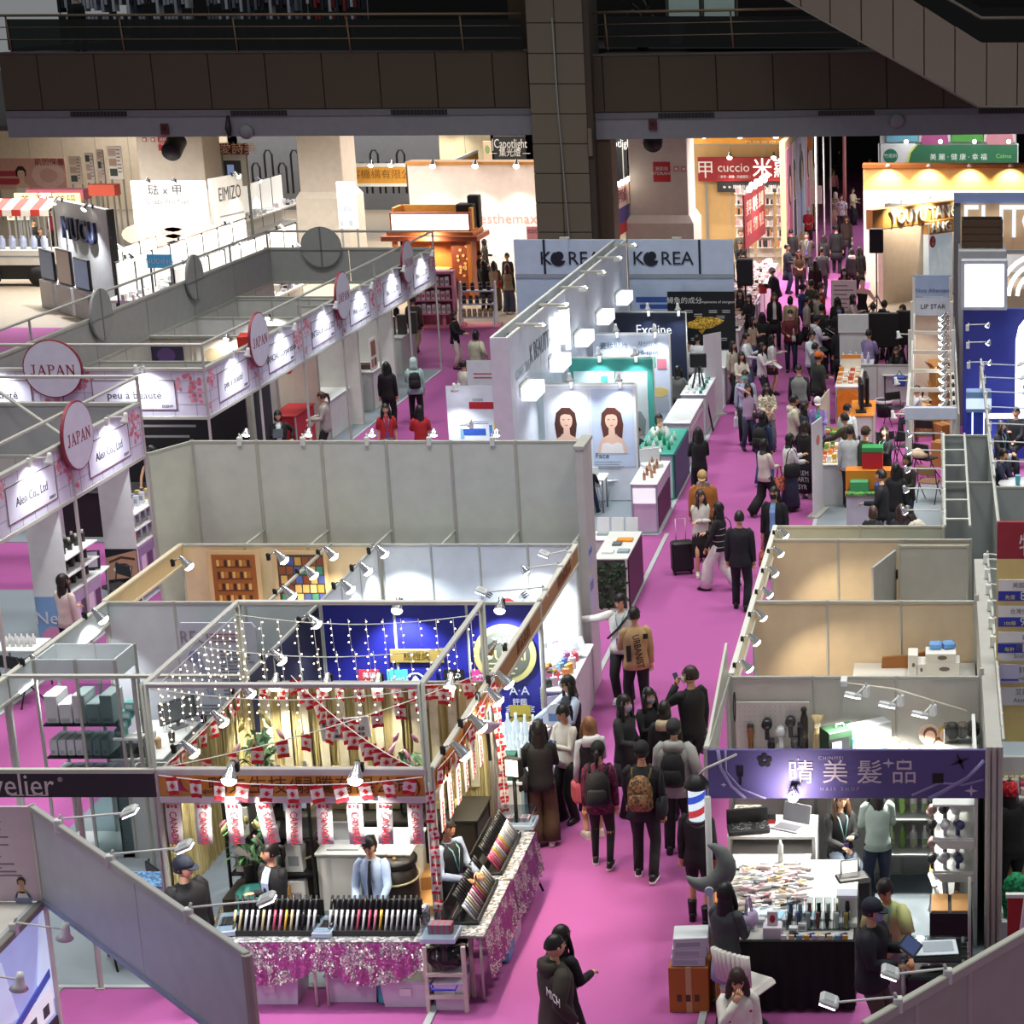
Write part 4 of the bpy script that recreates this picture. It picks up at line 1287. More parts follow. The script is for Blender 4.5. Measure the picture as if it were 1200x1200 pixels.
for k in rg_(3):
 t,w,h=Brd('white shelf bay of small goods under the cuccio sign, %s from the left'%nth(k+1),'shelf','shelf_bay',77.5,862+k*24,225,884+k*24,292,M('efe6e4'),.1,0)
 g=Mb()
 for i in rg_(6):
  Mb().b(-w/2,-.45,.4+i*.42,w/2,-.1,.43+i*.42,WHT).o('shelf',t)
  for j in rg_(8):
   g.b(-w*.46+j*w*.12,-.36,.43+i*.42,-w*.46+j*w*.12+w*.09,-.22,.43+i*.42+uni(.12,.3),M(rnd.choice(['e9e5e4','d8b3bb','3a3436','c98d5f','f2f2f2','cdbfc6'])))
 g.o('goods',t)['kind']='stuff'
p,q=onY(871,232,66.5),onY(895,214,71)
t=Th('banner','hanging red price banner crowned with glaring bulbs over the cuccio tables','banner',(p.x,p.y,0),math.atan2(q.y-p.y,q.x-p.x))
L=math.hypot(q.x-p.x,q.y-p.y)
Mb().b(0,-.03,p.z-1.75,L,.03,p.z+.1,M('7d1420',.6),.01).o('panel',t)
for i in rg_(3):
 txt('lettering',('美甲','睫毛','熱蠟')[i],.55,M('e9cdb0'),t,(L*(.2+.3*i),-.035,p.z-.45))
 txt('lettering',('展場','特價','優惠')[i],.5,M('d9907a'),t,(L*(.2+.3*i),-.035,p.z-1.15))
for i in rg_(8):
 Mb().ball((.3+i*L/8,-.16,p.z+.25+.1*(i%2)),.1,.1,.1,BULB,8,5).o('bulb',t)
spot(t,(L/2,-.5,p.z+.3),(0,-.3,-1),500,140,(1,.95,.92))
for k,y0 in en((55.6,58.4,61.2,64,66.8)):
 t=Ctr('white sales table heaped with pink and white goods, %s from the near end of the cuccio row'%nth(k+1),(-6.75,y0,0),0,1.1,2.7,.85,M('ece7e6'),M('f4f1f0'),'sales_table','table')
 g=Mb()
 for i in rg_(150):
  xx,yy,s_=uni(0,1.0),uni(0,2.6),uni(.04,.14)
  g.b(xx,yy,.85,xx+s_,yy+s_*1.3,.85+uni(.02,.2),M(rnd.choice(['f4f1f0','f6f4f4','efe4e6','e59ab0','2b2729','d9525a','e9d9c4','cfc6cc','f7f7f7','f1c9d3']),.45))
 g.o('goods',t)['kind']='stuff'
 m=Mb()
 for i in rg_(2):
  m.tb([(.1,.3+i*1.6,.85),(.1,.3+i*1.6,1.55),(.1,1.4+i*1.2,1.55),(.1,1.4+i*1.2,.85)],.015,BLK,4)
 m.o('wire_rack',t)
t=Th('banner_wall','tall wall of pink fashion pictures along the far side of the aisle','partition',(-5.5,72,0),H2)
Mb().b(0,0,0,20,.2,4.9,M('d9b98c',.6)).o('wall',t)
for i,(a,b,hx)in en(((.3,3,'cf8aa6'),(3.2,5,'e6e2ea'),(5.4,10.5,'cfd2e6'),(11,13.6,'e9b9c6'),(14,19.5,'d9c6ae'))):
 m=Mb().b(a,-.03,.8,b,0,4.6,M(hx,.5))
 m.di((a+b)/2,3.2,(b-a)*.22,.75,-.05,-.03,M('2b2024'),14).di((a+b)/2,3.05,(b-a)*.13,.5,-.06,-.03,M('e2b79e'),12)
 m.pz([((a+b)/2-(b-a)*.3,1),((a+b)/2-(b-a)*.2,2.4),((a+b)/2+(b-a)*.2,2.4),((a+b)/2+(b-a)*.3,1)],-.05,-.03,M(('c46a8c','2b2b30','b9c6e6','d97a94','e9d9c4')[i]))
 m.o('picture',t)
t=Th('standee_sign','rounded pale pink sign board on a thin black stand at the far aisle','sign',(onY(953,232,86).x,86,0))
Mb().b(-.38,-.03,1.15,.38,.03,1.95,M('e6d2cc'),.03).o('board',t)
Mb().tb([(0,0,0),(0,0,1.4)],.03,BLK,6).la([(.25,0),(.25,.03)],BLK,12).o('stand',t)
for i,(px,py0,py1,Y)in en(((957,150,262,70),(966,150,245,74),(974,165,245,79))):
 p=onY(px,py1,Y)
 tag(Mb().tb([(p.x,Y,0),(p.x,Y,5.9)],.03,M('d9d9d6',.4),8).la([(.2,0),(.2,.04)],ALUD,10,TR(p.x,Y,0)).o('pole'),'thin white pole along the far banner wall, %s from the camera side'%nth(i+1),'pole')
tag(Mb().tb([(-4.1,88,0),(-4.1,88,6.1)],.08,M('d98c8c',.4),8).la([(.25,0),(.25,.05)],ALUD,10,TR(-4.1,88,0)).o('pole'),'pinkish upright pole standing free in the far aisle','pole')
GRN=M('2f6a49')
t=Th('exhibition_stand','green and white stand with curved green fascia and pictures on top, far right','stand',(-2.55,88,0))
L=6.1
Mb().pz([(.0,1.9),(0,3.6),(.7,3.6),(.5,3.0),(.35,2.3),(0,2.3)],-.05,.05,WHT).b(0,-.04,2.3,1.6,.04,3.6,WHT).o('white_fascia',t)
Mb().pz([(1.05,2.35),(1.25,2.6),(1.4,3.2),(1.7,3.55),(L,3.55),(L,2.35)],-.08,-.03,GRN).o('green_fascia',t)
Mb().pz([(.95,2.35),(1.15,2.6),(1.3,3.2),(1.6,3.55),(1.7,3.55),(1.4,3.2),(1.25,2.6),(1.05,2.35)],-.09,-.03,M('c9d26a')).o('gold_edge',t)
Mb().di(.5,3.05,.32,.32,-.07,-.03,M('1f7a5c'),18).o('round_logo',t)
txt('logo_text','竹雨軒',.2,WHT,t,(.5,-.075,3.05))
txt('lettering','美 麗 · 健 康 · 幸 福',.3,M('e3efe4'),t,(3.5,-.085,3.0))
txt('logo_text','Calmo',.26,M('7fd06a'),t,(5.5,-.085,3.05))
for i,hx in en(('7fc6dc','e3dfe0','5aa84a','e8d4cf')):
 m=Mb().b(.3+i*1.45,.9,3.6,1.7+i*1.45,1.0,4.5,M(hx,.5))
 if i%2:
  m.di(1+i*1.45,3.7,.6,.6,.86,.9,M(('c05a90','d9909a')[i//2]),16)
 m.o('picture',t)
Mb().b(0,1.1,0,L,1.2,4.6,WHT).o('back_wall',t)
for i,hx in en(('b9c9cc','c07a3a','d9b070','3f8a50','b85a5c')):
 Mb().b(.3+i*1.15,.95,.8,1.3+i*1.15,1.05,2.2,M(hx,.5)).o('panel',t)
for x in(0,L):
 Mb().b(x-.05,-.05,0,x+.05,.05,3.6,WHT).o('post',t)
for i in rg_(4):
 spot(t,(1.2+i*1.5,-.5,3.7),(0,.6,-1),130,110,(.92,.98,1))
 Mb().ball((1.2+i*1.5,-.5,3.72),.09,.09,.09,BULBC,8,5).o('bulb',t)
t=Th('exhibition_stand','cream portal stand with a golden glowing top band and raised white lettering inside','stand',(-2.63,70.6,0))
GOLD,CRM=M('c8924a'),M('e6dccf',.6)
L=7.0
Mb().b(0,0,3.3,L,.5,4.1,M('dcae66')).o('top_band',t)
Mb().b(-.02,-.1,4.1,L,.7,4.22,M('a8672c')).o('cap',t)
Mb().b(0,0,0,.75,.5,3.3,CRM).o('left_pillar',t)
Mb().b(.75,0,2.85,L,.45,3.3,M('f0ece4')).o('inner_lintel',t)
Mb().b(.75,2.6,0,L,2.7,3.3,M('e9edf0')).o('back_wall',t)
Mb().b(.75,.5,0,.85,2.6,3.3,M('e3e9ee')).o('inner_side',t)
for i in rg_(5):
 spot(t,(.9+i*1.45,-.6,4.2),(0,.55,-1),330,100,(1,.84,.55))
 Mb().la([(.05,.1),(.11,0)],M('d9d5cc'),8,TR(.9+i*1.45,-.25,4.16)).o('lamp_head',t)
spot(t,(3.2,.9,3.1),(0,.3,-1),420,150,(.95,.97,1))
A,B=V((-1.79,65.54,0)),V((1.5,69.1,0))
t=Th('sign_wall','angled golden fascia lettered YOUYU TANG in raised white over cream walls','partition',A,math.atan2(B.y-A.y,B.x-A.x))
L=(B-A).length
Mb().b(0,0,2.55,L,.3,3.2,M('cf9d58')).o('fascia',t)
Mb().b(0,.02,0,L,.25,2.55,M('ddc9b6',.6)).o('wall',t)
Mb().b(-.5,.0,2.55,0,.3,3.2,M('a97436')).o('return',t)
txt('lettering','YOUYU TANG',.62,WHT,t,(1.95,-.05,2.86),ext=.04,sx=.82)
Mb().b(1.9,-.35,2.2,3.2,-.05,2.65,GOLD).o('lower_fascia',t)
txt('lettering','TANG',.48,WHT,t,(2.3,-.38,2.42),ext=.03)
Mb().b(1.9,-.3,0,3.1,-.05,2.2,M('cfe0ee',.4,'',0,.25)).o('light_panel',t)
Mb().di(2.08,1.95,.14,.2,-.33,-.29,M('b5262c'),14).o('seal',t)
txt('seal_text','有\n余',.15,WHT,t,(2.08,-.34,1.95))
for q in(.6,2.0,3.9):
 spot(t,(q,-.5,3.45),(0,.5,-1),200,110,(1,.88,.65))
 Mb().la([(.04,.08),(.09,0)],M('d9d5cc'),8,TR(q,-.3,3.4)).o('lamp_head',t)
 # JAPAN block
LIL=M('cfcfe0')
ROSE=M('cf7f90',.6)
JRED=M('8a2c3e')
LINE=M('8f8b98',.6)
def blossom(m,x,z,n,spread,y):
 for i in rg_(n):
  a,r=uni(0,6.3),spread*math.sqrt(rnd.random())
  m.di(x+r*cos(a)*1.3,z+r*sin(a),uni(.03,.055),uni(.03,.05),y-uni(0,.003),y+.004,M(rnd.choice(['d98b9a','cf7f90','e2a5b0','c96f80']),.6),6)
def jfascia(label,p,rz,n,w,names,back=False,lamps=True,lampname='',thick=.05):
 """flowered fascia of n fields, each with a bordered name plate; built along local x, facing local -y"""
 t=Th('fascia_board',label,'fascia',p,rz)
 L=n*w
 for i in rg_(n):
  Mb().b(i*w+.015,0,2.5,(i+1)*w-.015,thick,3.36,M('a9aba8')if back else LIL,.004).o('panel',t)
 m=Mb()
 m.b(0,-.02,3.36,L,.07,3.43,ALU,.008).b(0,-.02,2.43,L,.07,2.5,ALU,.008)
 m.o('rail',t)
 if back:
  return t,L
 g=Mb()
 x=.2
 while x<L:
  g.b(x,-.003,2.5,x+.008,.002,3.36,LINE)
  x+=.42
 for z in(2.72,2.95,3.18):
  g.b(0,-.003,z,L,.002,z+.008,LINE)
 g.o('tile_lines',t)
 b=Mb()
 for i in rg_(n):
  blossom(b,i*w+.35,3.2,26,.2,-.004)
  blossom(b,i*w+w-.3,3.1,22,.22,-.004)
  blossom(b,i*w+w-.2,2.85,8,.14,-.004)
  blossom(b,i*w+.15,2.65,4,.08,-.004)
 b.o('blossoms',t)
 for i in rg_(n):
  m=Mb()
  x0,x1=i*w+w*.21,i*w+w*.79
  m.b(x0,-.012,2.62,x1,.0,3.2,M('d3d3e3',.45))
  q=Mb()
  for e in((x0,2.62,x1,2.635),(x0,3.185,x1,3.2),(x0,2.62,x0+.015,3.2),(x1-.015,2.62,x1,3.2)):
   q.b(e[0],-.018,e[1],e[2],-.01,e[3],M('6a4a4a',.6))
  o=m.o('name_plate',t)
  q.o('border',o)
  txt('name',names[i%len(names)],.2,M('26262b'),o,(i*w+w/2,-.014,2.9))
  txt('number','D2019',.075,M('3a3a40'),o,(x1-.18,-.014,2.69))
 return t,L
def jdisc(label,p,rz,back=False):
 t=Th('round_sign',label,'sign',p,rz)
 Mb().di(0,0,.56,.56,-.03,.02,JRED if not back else M('9a9c9a'),36).o('rim',t)
 Mb().di(0,0,.535,.535,-.036,-.028,M('d0d0df')if not back else M('a3a5a3'),36).o('face',t)
 if back:
  Mb().b(-.02,-.05,-.56,.02,-.03,.56,ALUD).b(-.56,-.05,-.1,.56,-.03,-.07,ALUD).o('brace',t)
 else:
  serif('JAPAN',.86,.2,JRED,'lettering',t,(0,-.036,-.02))
 return t
YJ0,YJ1=36.5,54.0
wj=(YJ1-YJ0)/6
jfascia('long cherry-blossom fascia of the far JAPAN stands, running along the aisle',(XJ,YJ0,0),H2,6,wj,['peu à beauté','SANCHO Corporation','INTRAUP CO.,LTD','Wel Co.,LTD','No. CO.,LTD','Wol CO.,LTD'])
jfascia('cherry-blossom fascia lettered peu à beauté that faces the hall',(-19.3,YJ0,0),0,2,(19.3+XJ)/2,['peu à beauté','peu à beauté'])
jfascia('cherry-blossom fascia of the nearer JAPAN stands with two Alen Co. plates',(XJ,24.7,0),H2,3,2.9,['Alen Co., Ltd','Alen Co., Ltd','Alen Co., Ltd'])
jfascia('plain grey back of the fascia on the far side of the JAPAN block',(XJ,YJ1,0),PI,2,(18.5+XJ)/2,[],True)
jfascia('plain grey back of the left long fascia of the JAPAN block',(-18.4,YJ1,0),-H2,6,wj,[],True)
jfascia('plain grey back of the fascia closing the nearer JAPAN stands',(XJ,33.4,0),PI,3,2.6,[],True)
for i,y in en((39.3,45.1,50.85)):
 jdisc('round JAPAN sign on the long far fascia, %s from the camera'%nth(i+1),(XJ+.1,y,3.47),H2)
jdisc('round JAPAN sign with red rim facing the hall, above the peu à beauté fascia',(-16.66,YJ0-.08,3.43),0)
jdisc('round JAPAN sign on the nearer fascia between the two Alen plates',(XJ+.1,30.6,3.47),H2)
jdisc('grey back of a round sign on the far end of the JAPAN block',(-16.9,YJ1-.1,3.45),0,True)
jdisc('grey back of a round sign on the left long fascia, nearer one',(-18.3,42.6,3.45),H2,True)
jdisc('grey back of a round sign on the left long fascia, farther one',(-18.3,48.2,3.45),H2,True)
t=Th('overhead_trusswork','thin aluminium posts and top rails over the far JAPAN block','frame',(0,0,0))
for a,b in(((XJ,YJ0,3.87),(XJ,YJ1,3.87)),((-18.4,YJ0,3.87),(-18.4,YJ1,3.87)),((-19.4,YJ0,3.87),(XJ,YJ0,3.87)),((-18.4,YJ1,3.87),(XJ,YJ1,3.87)),((-18.4,45.2,2.5),(XJ,45.2,2.5)),((-18.4,51.1,2.5),(XJ,51.1,2.5))):
 Mb().tb([a,b],.032,ALU,6,False).o('top_rail',t)
for i in rg_(7):
 for x in(XJ,-18.4):
  Mb().tb([(x,YJ0+i*wj,0),(x,YJ0+i*wj,3.87)],.028,ALU,6,False).o('post',t)
t=Th('overhead_trusswork','aluminium posts and top rails of the nearer JAPAN stands at the left edge','frame',(0,0,0))
for a,b in(((XJ,24.7,3.87),(XJ,33.4,3.87)),((-21.6,33.4,3.87),(XJ,33.4,3.87)),((-21.6,33.4,2.5),(XJ,33.4,2.5)),((-16.6,33.4,3.87),(XJ,30.5,3.43))):
 Mb().tb([a,b],.032,ALU,6,False).o('top_rail',t)
for y in(24.7,27.6,30.5,33.4):
 Mb().tb([(XJ,y,0),(XJ,y,3.87)],.032,ALU,6,False).o('post',t)
k=0
for y0,n in((YJ0,6),(24.7,3)):
 for i in rg_(n):
  k+=1
  y=y0+(i+.5)*(wj if n==6 else 2.9)
  where='far' if n==6 else 'nearer'
  ArL('white stem lamp over the name plates of the %s JAPAN fascia, %s from the camera'%(where,nth(i+1)),(XJ+.04,y,3.42),H2,.3,26,'cup',None,(.93,.96,1),True,aim=(0,.62,-1))
for i,x in en((-17.8,-15.0)):
 ArL('white stem lamp over the hall-facing peu à beauté fascia, %s one'%('left','right')[i],(x,YJ0-.02,3.42),0,.3,26,'cup',None,(.93,.96,1),True,aim=(0,.62,-1))
for i in rg_(1,6):
 WlK('partition_wall','pale inner partition of the far JAPAN block, %s from the camera'%nth(i),-18.4,YJ0+i*wj,-14.5,YJ0+i*wj,2.46,0,4,M(('d9d9dc','d4cfc8','d9cfc0','dcdcdc','d0d0cc')[i-1],.55))
 if i in(1,3,4):
  sp_=Th('clip_on_spotlight','clip lamp inside the far JAPAN block at its %s inner wall'%nth(i),'lamp',(-16.5,YJ0+i*wj-.05,2.5))
  for nm,me in zip(('clip','lamp_head','bulb'),CLIP):
   link(nm,me,sp_)
  spot(sp_,(0,-.4,0),(0,.4,-1),70,130,(1,.93,.84))
WlK('partition_wall','pale long back wall inside the far JAPAN block',-18.35,YJ0,-18.35,YJ1,2.46,0,12,M('cfccc6',.55))
BK=M('141417')
t=Th('partition_wall','black back wall with lines of small white print behind the peu à beauté table','partition',(-18.2,39.2,0))
t['kind']='thing'
Mb().b(0,0,0,4.1,.06,2.45,BK).o('panel',t)
m=Mb()
for i in rg_(3):
 m.b(1.6+i*.12,-.005,1.9-i*.22,3.2-i*.15,0,1.95-i*.22,M('8a8a90'))
m.o('print',t)
t=Ctr('black demonstration table lettered peu à beauté in white',(-17.0,36.7,0),0,2.7,.8,.95,BK,M('2a2a2d'),'demonstration_table','table')
txt('lettering','peu à beauté',.3,WHT,t,(1.85,-.012,.62))
RD=M('b51f2a')
t=Th('display_board','slate-dark tall divider panel under the long blossom fascia','partition',(-14.5,41.0,0),H2)
Mb().b(0,0,0,.9,.06,2.45,M('33363c',.6)).o('panel',t)
t=Th('curtain','grey and cream pleated curtain beside the slate-dark panel','curtain',(-15.9,41.2,0),.3)
Mb().lf([[(.06*j,.05*sin(j*2.2),z)for j in rg_(20)]for z in(.05,2.3)],M('bdb7ac',.8,'cloth'),True,False,None,False).o('cloth',t)
Mb().tb([(-.05,0,2.32),(1.25,0,2.32)],.02,ALU,6).o('rail',t)
t=Ctr('red front counter with white script beside a red chair, JAPAN block',(-14.5,43.4,0),H2,1.4,.6,1.0,RD,RD,'counter','counter',M('c02430'))
txt('lettering','Hot Trend',.3,WHT,t,(.75,-.02,.55),rot=(H2,-.25,0))
Ctr('white counter cluttered with small bottles at the aisle edge of the JAPAN block',(-14.3,45.3,0),H2,1.9,.75,.95)
Ctr('white counter with a few items and a pink doll behind the hooded visitor',(-14.2,48.6,0),H2,1.6,.8,1.0)
tag(Mb().b(0,0,0,.5,.35,.12,M('5a4038',.6),.01).o('open_case',None,(-14.75,48.9,1.0)),'open brown sample case on the white counter behind the hooded visitor','case')
Ctr('white corner counter carrying three dark boxes at the far end of the fascia',(-14.7,53.3,0),H2,1.5,1.1,1.05,M('c9c9c4'))
for i in rg_(3):
 tag(Mb().b(0,0,0,.22,.18,.5+.05*i,M('3b3634'),.01).o('dark_box',None,(-15.2+i*.28,53.6+i*.12,1.05)),'dark upright carton on the far white corner counter, %s from the left'%nth(i+1),'box')
t=Th('poster','small framed pictures pinned on the white end wall by the long fascia','poster',(-13.95,47.9,1.2),H2)
Mb().b(-.3,-.01,0,.3,0,.8,M('dedad2')).o('board',t)
Mb().b(-.2,-.014,.35,.2,-.01,.72,M('8a5a42')).b(-.22,-.014,.08,-.03,-.01,.28,M('a87a62')).b(.03,-.014,.08,.22,-.01,.28,M('7a4a3a')).o('picture',t)
for y in(46.9,50.0):
 WlK('partition_wall','white end partition at the aisle edge of the JAPAN block, %s'%('nearer' if y<48 else 'farther'),-16.4,y,-14.0,y,2.46,0,2,M('dcdad4',.55))
tag(Mb().b(0,0,0,1.1,.5,.9,M('d0392b',.6),.02).o('red_display',None,(-15.7,43.5,1.9),.2),'bright orange-red display box seen over the peu à beauté fascia','display')
for i,hx in en(('6a4a8a','b9a98a','c9b9c4')):
 t=Pst('small framed picture on a lit inner wall of the JAPAN block, %s from the left'%nth(i+1),(-18+i*1.1,YJ0+3*wj-.03,1.75),0,.8,.55,M(('3b3550','d9d4c6','e2dcdc')[i]))
 Mb().di(0,.3,.22,.18,-.016,-.01,M(hx),10).o('picture',t)
def jshelf(k,x,y,lb,front,txtc):
 t=Th('display_shelf',lb,'shelf',(x,y,0),H2)
 Mb().b(0,0,0,1.2,.55,1.0,M('c9c3d0'),.01).b(0,.5,1.0,1.2,.55,2.4,M('d3d4da')).b(-.03,0,0,0,.55,2.46,WHT).o('body',t)
 Mb().b(-.035,-.0,.02,-.03,.55,.98,M(front,.5)).o('side_picture',t)
 m=Mb().b(.04,-.012,.06,1.16,0,.95,M('8d7a9e' if k else 'a99bb4',.5))
 for i in rg_(4):
  m.b(.1+i*.27,-.016,.12,.3+i*.27,-.012,.8,M('5a3f5c' if i%2 else 'd9c9d6',.5))
 m.o('front_picture',t)
 for z in(1.0,1.28,1.56):
  Mb().b(0,-.02,z,1.2,.5,z+.025,WHT,.004).o('shelf',t)
 return t
j1=jshelf(0,-13.87,29.95,'white tiered shelf of dark bottles with a pink and blue side picture','7fa3cf',0)
Mb().di(0,0,.2,.2,0,.004,M('d98ab4'),14,TR(-.04,.3,.28)@rotz(-H2)).o('pink_print',j1)
txt('script','New',.3,M('d8d8e6'),j1,(-.045,.28,.62),rot=(H2,0,-H2))
j2=jshelf(1,-13.87,32.7,'white tiered shelf of boxes with a large eye picture on its side','1b1a1e',0)
m=Mb()
Te=TR(-.037,.28,.62)@rotz(-H2)
m.pz([(-.27,-.2),(-.27,.2),(.27,.34),(.27,-.14)],-.003,.0,M('c79a80'),Te).di(0,0,.16,.07,-.006,0,M('e6e0dc'),16,Te).di(.0,0,.065,.065,-.009,0,M('4a5a7a'),14,Te).di(0,0,.03,.03,-.012,0,BLK,10,Te)
m.pz([(-.22,.1),(0,.19),(.24,.16),(.24,.2),(0,.235),(-.22,.14)],-.006,0,M('5a3a2a'),Te).pz([(-.17,.0),(-.08,.075),(.08,.08),(.18,.02),(.08,.1),(-.08,.1)],-.008,0,M('2a1a18'),Te)
m.o('eye_picture',j2)
txt('script','目覚めよ\n目デカッ',.14,WHT,j2,(-.045,.28,.2),rot=(H2,.12,-H2))
for(x,y,lb,cols,tall)in((-13.87,29.95,'dark-bottle',('26241f','2b2a26','35302a'),0),(-13.87,32.7,'eye-picture',('d3d6de','c9ccd6','dcdce2'),1)):
 for lv,z in en((1.025,1.305,1.585)):
  for i in rg_(9):
   c=cols[(i+lv)%3]
   if tall and lv==0 and i<3:
    c='b5522c'
   if tall and lv==2 and i>6:
    c='d6c070'
   p=V((x,y,z))+rotz(H2)@V((.1+i*.125,.18+.12*(i%2),0))
   if tall:
    o=Mb().b(-.04,-.04,0,.04,.04,.19,M(c,.45),.006).b(-.03,-.043,.05,.03,-.04,.13,M('9aa0b4')).o('product_box',None,p)
    tag(o,'slim pale box on the %s tier of the shelf with the eye picture'%('lower','middle','upper')[lv],'box','boxes on the eye-picture shelf, %s tier'%('lower','middle','upper')[lv])
   else:
    o=Mb().la([(.04,0),(.042,.13),(.02,.15)],M(c,.35),8).la([(.022,.15),(.022,.2)],M('d9d6d0',.4),8).o('dark_bottle',None,p)
    tag(o,'dark bottle with pale cap on the %s tier of the pink-sided shelf'%('lower','middle','upper')[lv],'bottle','bottles on the dark-bottle shelf, %s tier'%('lower','middle','upper')[lv])
t=Pst('poster of dark lash tools above the dark-bottle shelf',(-14.43,30.55,1.6),H2,1.1,.85,M('1f2430'))
m=Mb()
for i in rg_(7):
 m.b(-.45+i*.13,-.016,.15,-.41+i*.13,-.01,.7,M(('3f8a8a','b9b9c4','7a8a4a')[i%3]))
m.o('print',t)
t=Pst('pale blue poster of white figures above the eye-picture shelf',(-14.43,33.3,1.65),H2,1.1,.8,M('8fb3dc'))
Mb().b(-.45,-.016,.1,-.3,-.01,.7,M('5a4a8a')).di(.1,.45,.12,.25,-.016,-.01,WHT,12).di(.35,.4,.1,.25,-.016,-.01,M('dfe9f2'),12).o('print',t)
for i,(x,y,a)in en(((-13.75,27.75,2.8),(-14.4,31.7,2.0),(-14.1,32.2,-.6))):
 FCh('black folding chair among the nearer JAPAN shelves, %s from the camera'%nth(i+1),(x,y,0),a)
def Tbl(label,loc,rz,w,d,h,mat=None,legm=None,name='table',group=None):
 t=Th(name,label,'table',loc,rz,group)
 Mb().b(-w/2,-d/2,h-.03,w/2,d/2,h,mat or WHT,.006).o('top',t)
 for sx in(-1,1):
  for sy in(-1,1):
   Mb().tb([(sx*(w/2-.05),sy*(d/2-.05),0),(sx*(w/2-.05),sy*(d/2-.05),h-.02)],.017,legm or ALUD,6).o('leg',t)
 return t
Tbl('small white table with rows of little bottles behind the near blossom fascia',(-13.95,28.3,0),0,.7,.6,.74)
bm=Mb().la([(.03,0),(.032,.11),(.012,.13),(.012,.16)],M('d9d9d9',.35),8).mesh('bottle')
for i in rg_(10):
 tag(link('white_bottle',bm,None,(-14.1+(i%5)*.09,28.2+.12*(i//5),.74)),'little white bottle in rows on the small table behind the near fascia','bottle','bottles on the small white table')
Tbl('white side table holding a tilted tablet stand',(-14.25,31.5,0),.1,.6,.5,.95)
t=Th('tablet_stand','black framed tablet tilted on the white side table','tablet',(-14.25,31.45,.95),.3)
Mb().b(-.24,-.02,.02,.24,.02,.34,BLK,.01,Matrix.Rotation(-.4,4,'X')).o('casing',t)
Mb().b(-.2,-.026,.05,.2,-.02,.31,M('8a8494',.2,'',0,.3),0,Matrix.Rotation(-.4,4,'X')).o('screen',t)
Mb().b(-.15,0,0,.15,.18,.02,BLK).o('foot',t)
t=Th('standing_banner','tall red roll-up banner with a blue and red pattern at the left edge','banner',(-13.35,25.4,0),.6)
Mb().b(-.85,-.02,.05,.0,.02,2.0,M('9c1d22',.6)).o('cloth',t)
Mb().b(-.85,-.024,1.2,0,-.02,2.0,M('d9b9b0',.6)).b(-.5,-.03,1.0,-.15,-.022,1.35,M('3b3f9a',.6)).di(-.3,1.3,.14,.12,-.034,-.022,M('c8343a'),12).o('pattern',t)
Mb().b(-.9,-.12,0,.05,.12,.06,ALU,.01).o('foot',t)
t=Th('waste_bin','small purple waste bin beside the dark-bottle shelf','bin',(-13.3,29.3,0))
Mb().la([(.13,0),(.17,.36),(.18,.36),(.165,.34),(.12,.02)],M('5c4668',.6),12).o('bin_body',t)
Mb().tb([(.175*cos(q*PI/8),.175*sin(q*PI/8),.36)for q in rg_(17)],.01,M('8a749a'),5).o('rim',t)
# KOREA pavilion
KW_=M('d6deea')
t=Th('pavilion_wall','tall white K-beauty wall with glowing letters, running along the KOREA pavilion','partition',(-8.25,37.3,0),H2)
t['kind']='thing'
for i in rg_(5):
 Mb().b(i*2.97+.01,0,.02,i*2.97+2.96,.04,3.85,KW_,.006).o('panel',t)
Mb().b(0,.3,.02,14.85,.34,3.85,KW_).o('rear_panel',t)
Mb().b(-.02,-.01,0,.02,.35,3.87,M('c9ced6'),.006).o('end_post',t)
Mb().b(0,.05,3.5,14.85,.3,3.55,M('4a453c',.7)).o('cable_tray',t)
cb=Mb()
for i in rg_(40):
 cb.b(i*.37,.08,3.55,i*.37+.12,.26,3.6+.15*rnd.random(),M(rnd.choice(['c9b98a','8a8478','3a3a38','d9d5c8'])))
cb.o('cables',t)
Mb().b(0,-.01,3.82,14.85,.05,3.88,WHT,.01).b(0,.29,3.82,14.85,.35,3.88,WHT,.01).o('top_rail',t)
txt('lettering','CONNECTING',.3,M('a7adb8',.4),t,(1.2,-.008,3.0),sx=.7)
txt('lettering','K BEAUTY',.55,M('3d4454',.4),t,(2.9,-.008,3.15),sx=.8)
txt('lettering','뷰티',1.15,M('f4f7ff',.4,'',0,2.2),t,(5.0,-.05,3.0),ext=.04)
for i in rg_(6):
 spot(t,(1.2+i*2.45,-.45,3.95),(0,.4,-1),70,110,(.9,.95,1))
 Mb().b(1.15+i*2.45,-.45,3.9,1.25+i*2.45,.1,3.94,M('b9b9ae')).b(1.05+i*2.45,-.5,3.84,1.35+i*2.45,-.3,3.9,M('c9cbc6')).o('flood_lamp',t)
for i in rg_(5):
 y=37.95+i*2.97
 t=Th('light_box','white glowing block sign on the K-beauty wall, %s from the camera'%nth(i+1),'sign',(-8.2,y,2.48))
 Mb().b(0,0,0,.3,.9,.27,M('f7f9ff',.3,'emit',0,1.0),.012).o('glowing_block',t)
 Mb().b(-.04,.1,.05,0,.85,.3,ALU).o('bracket',t)
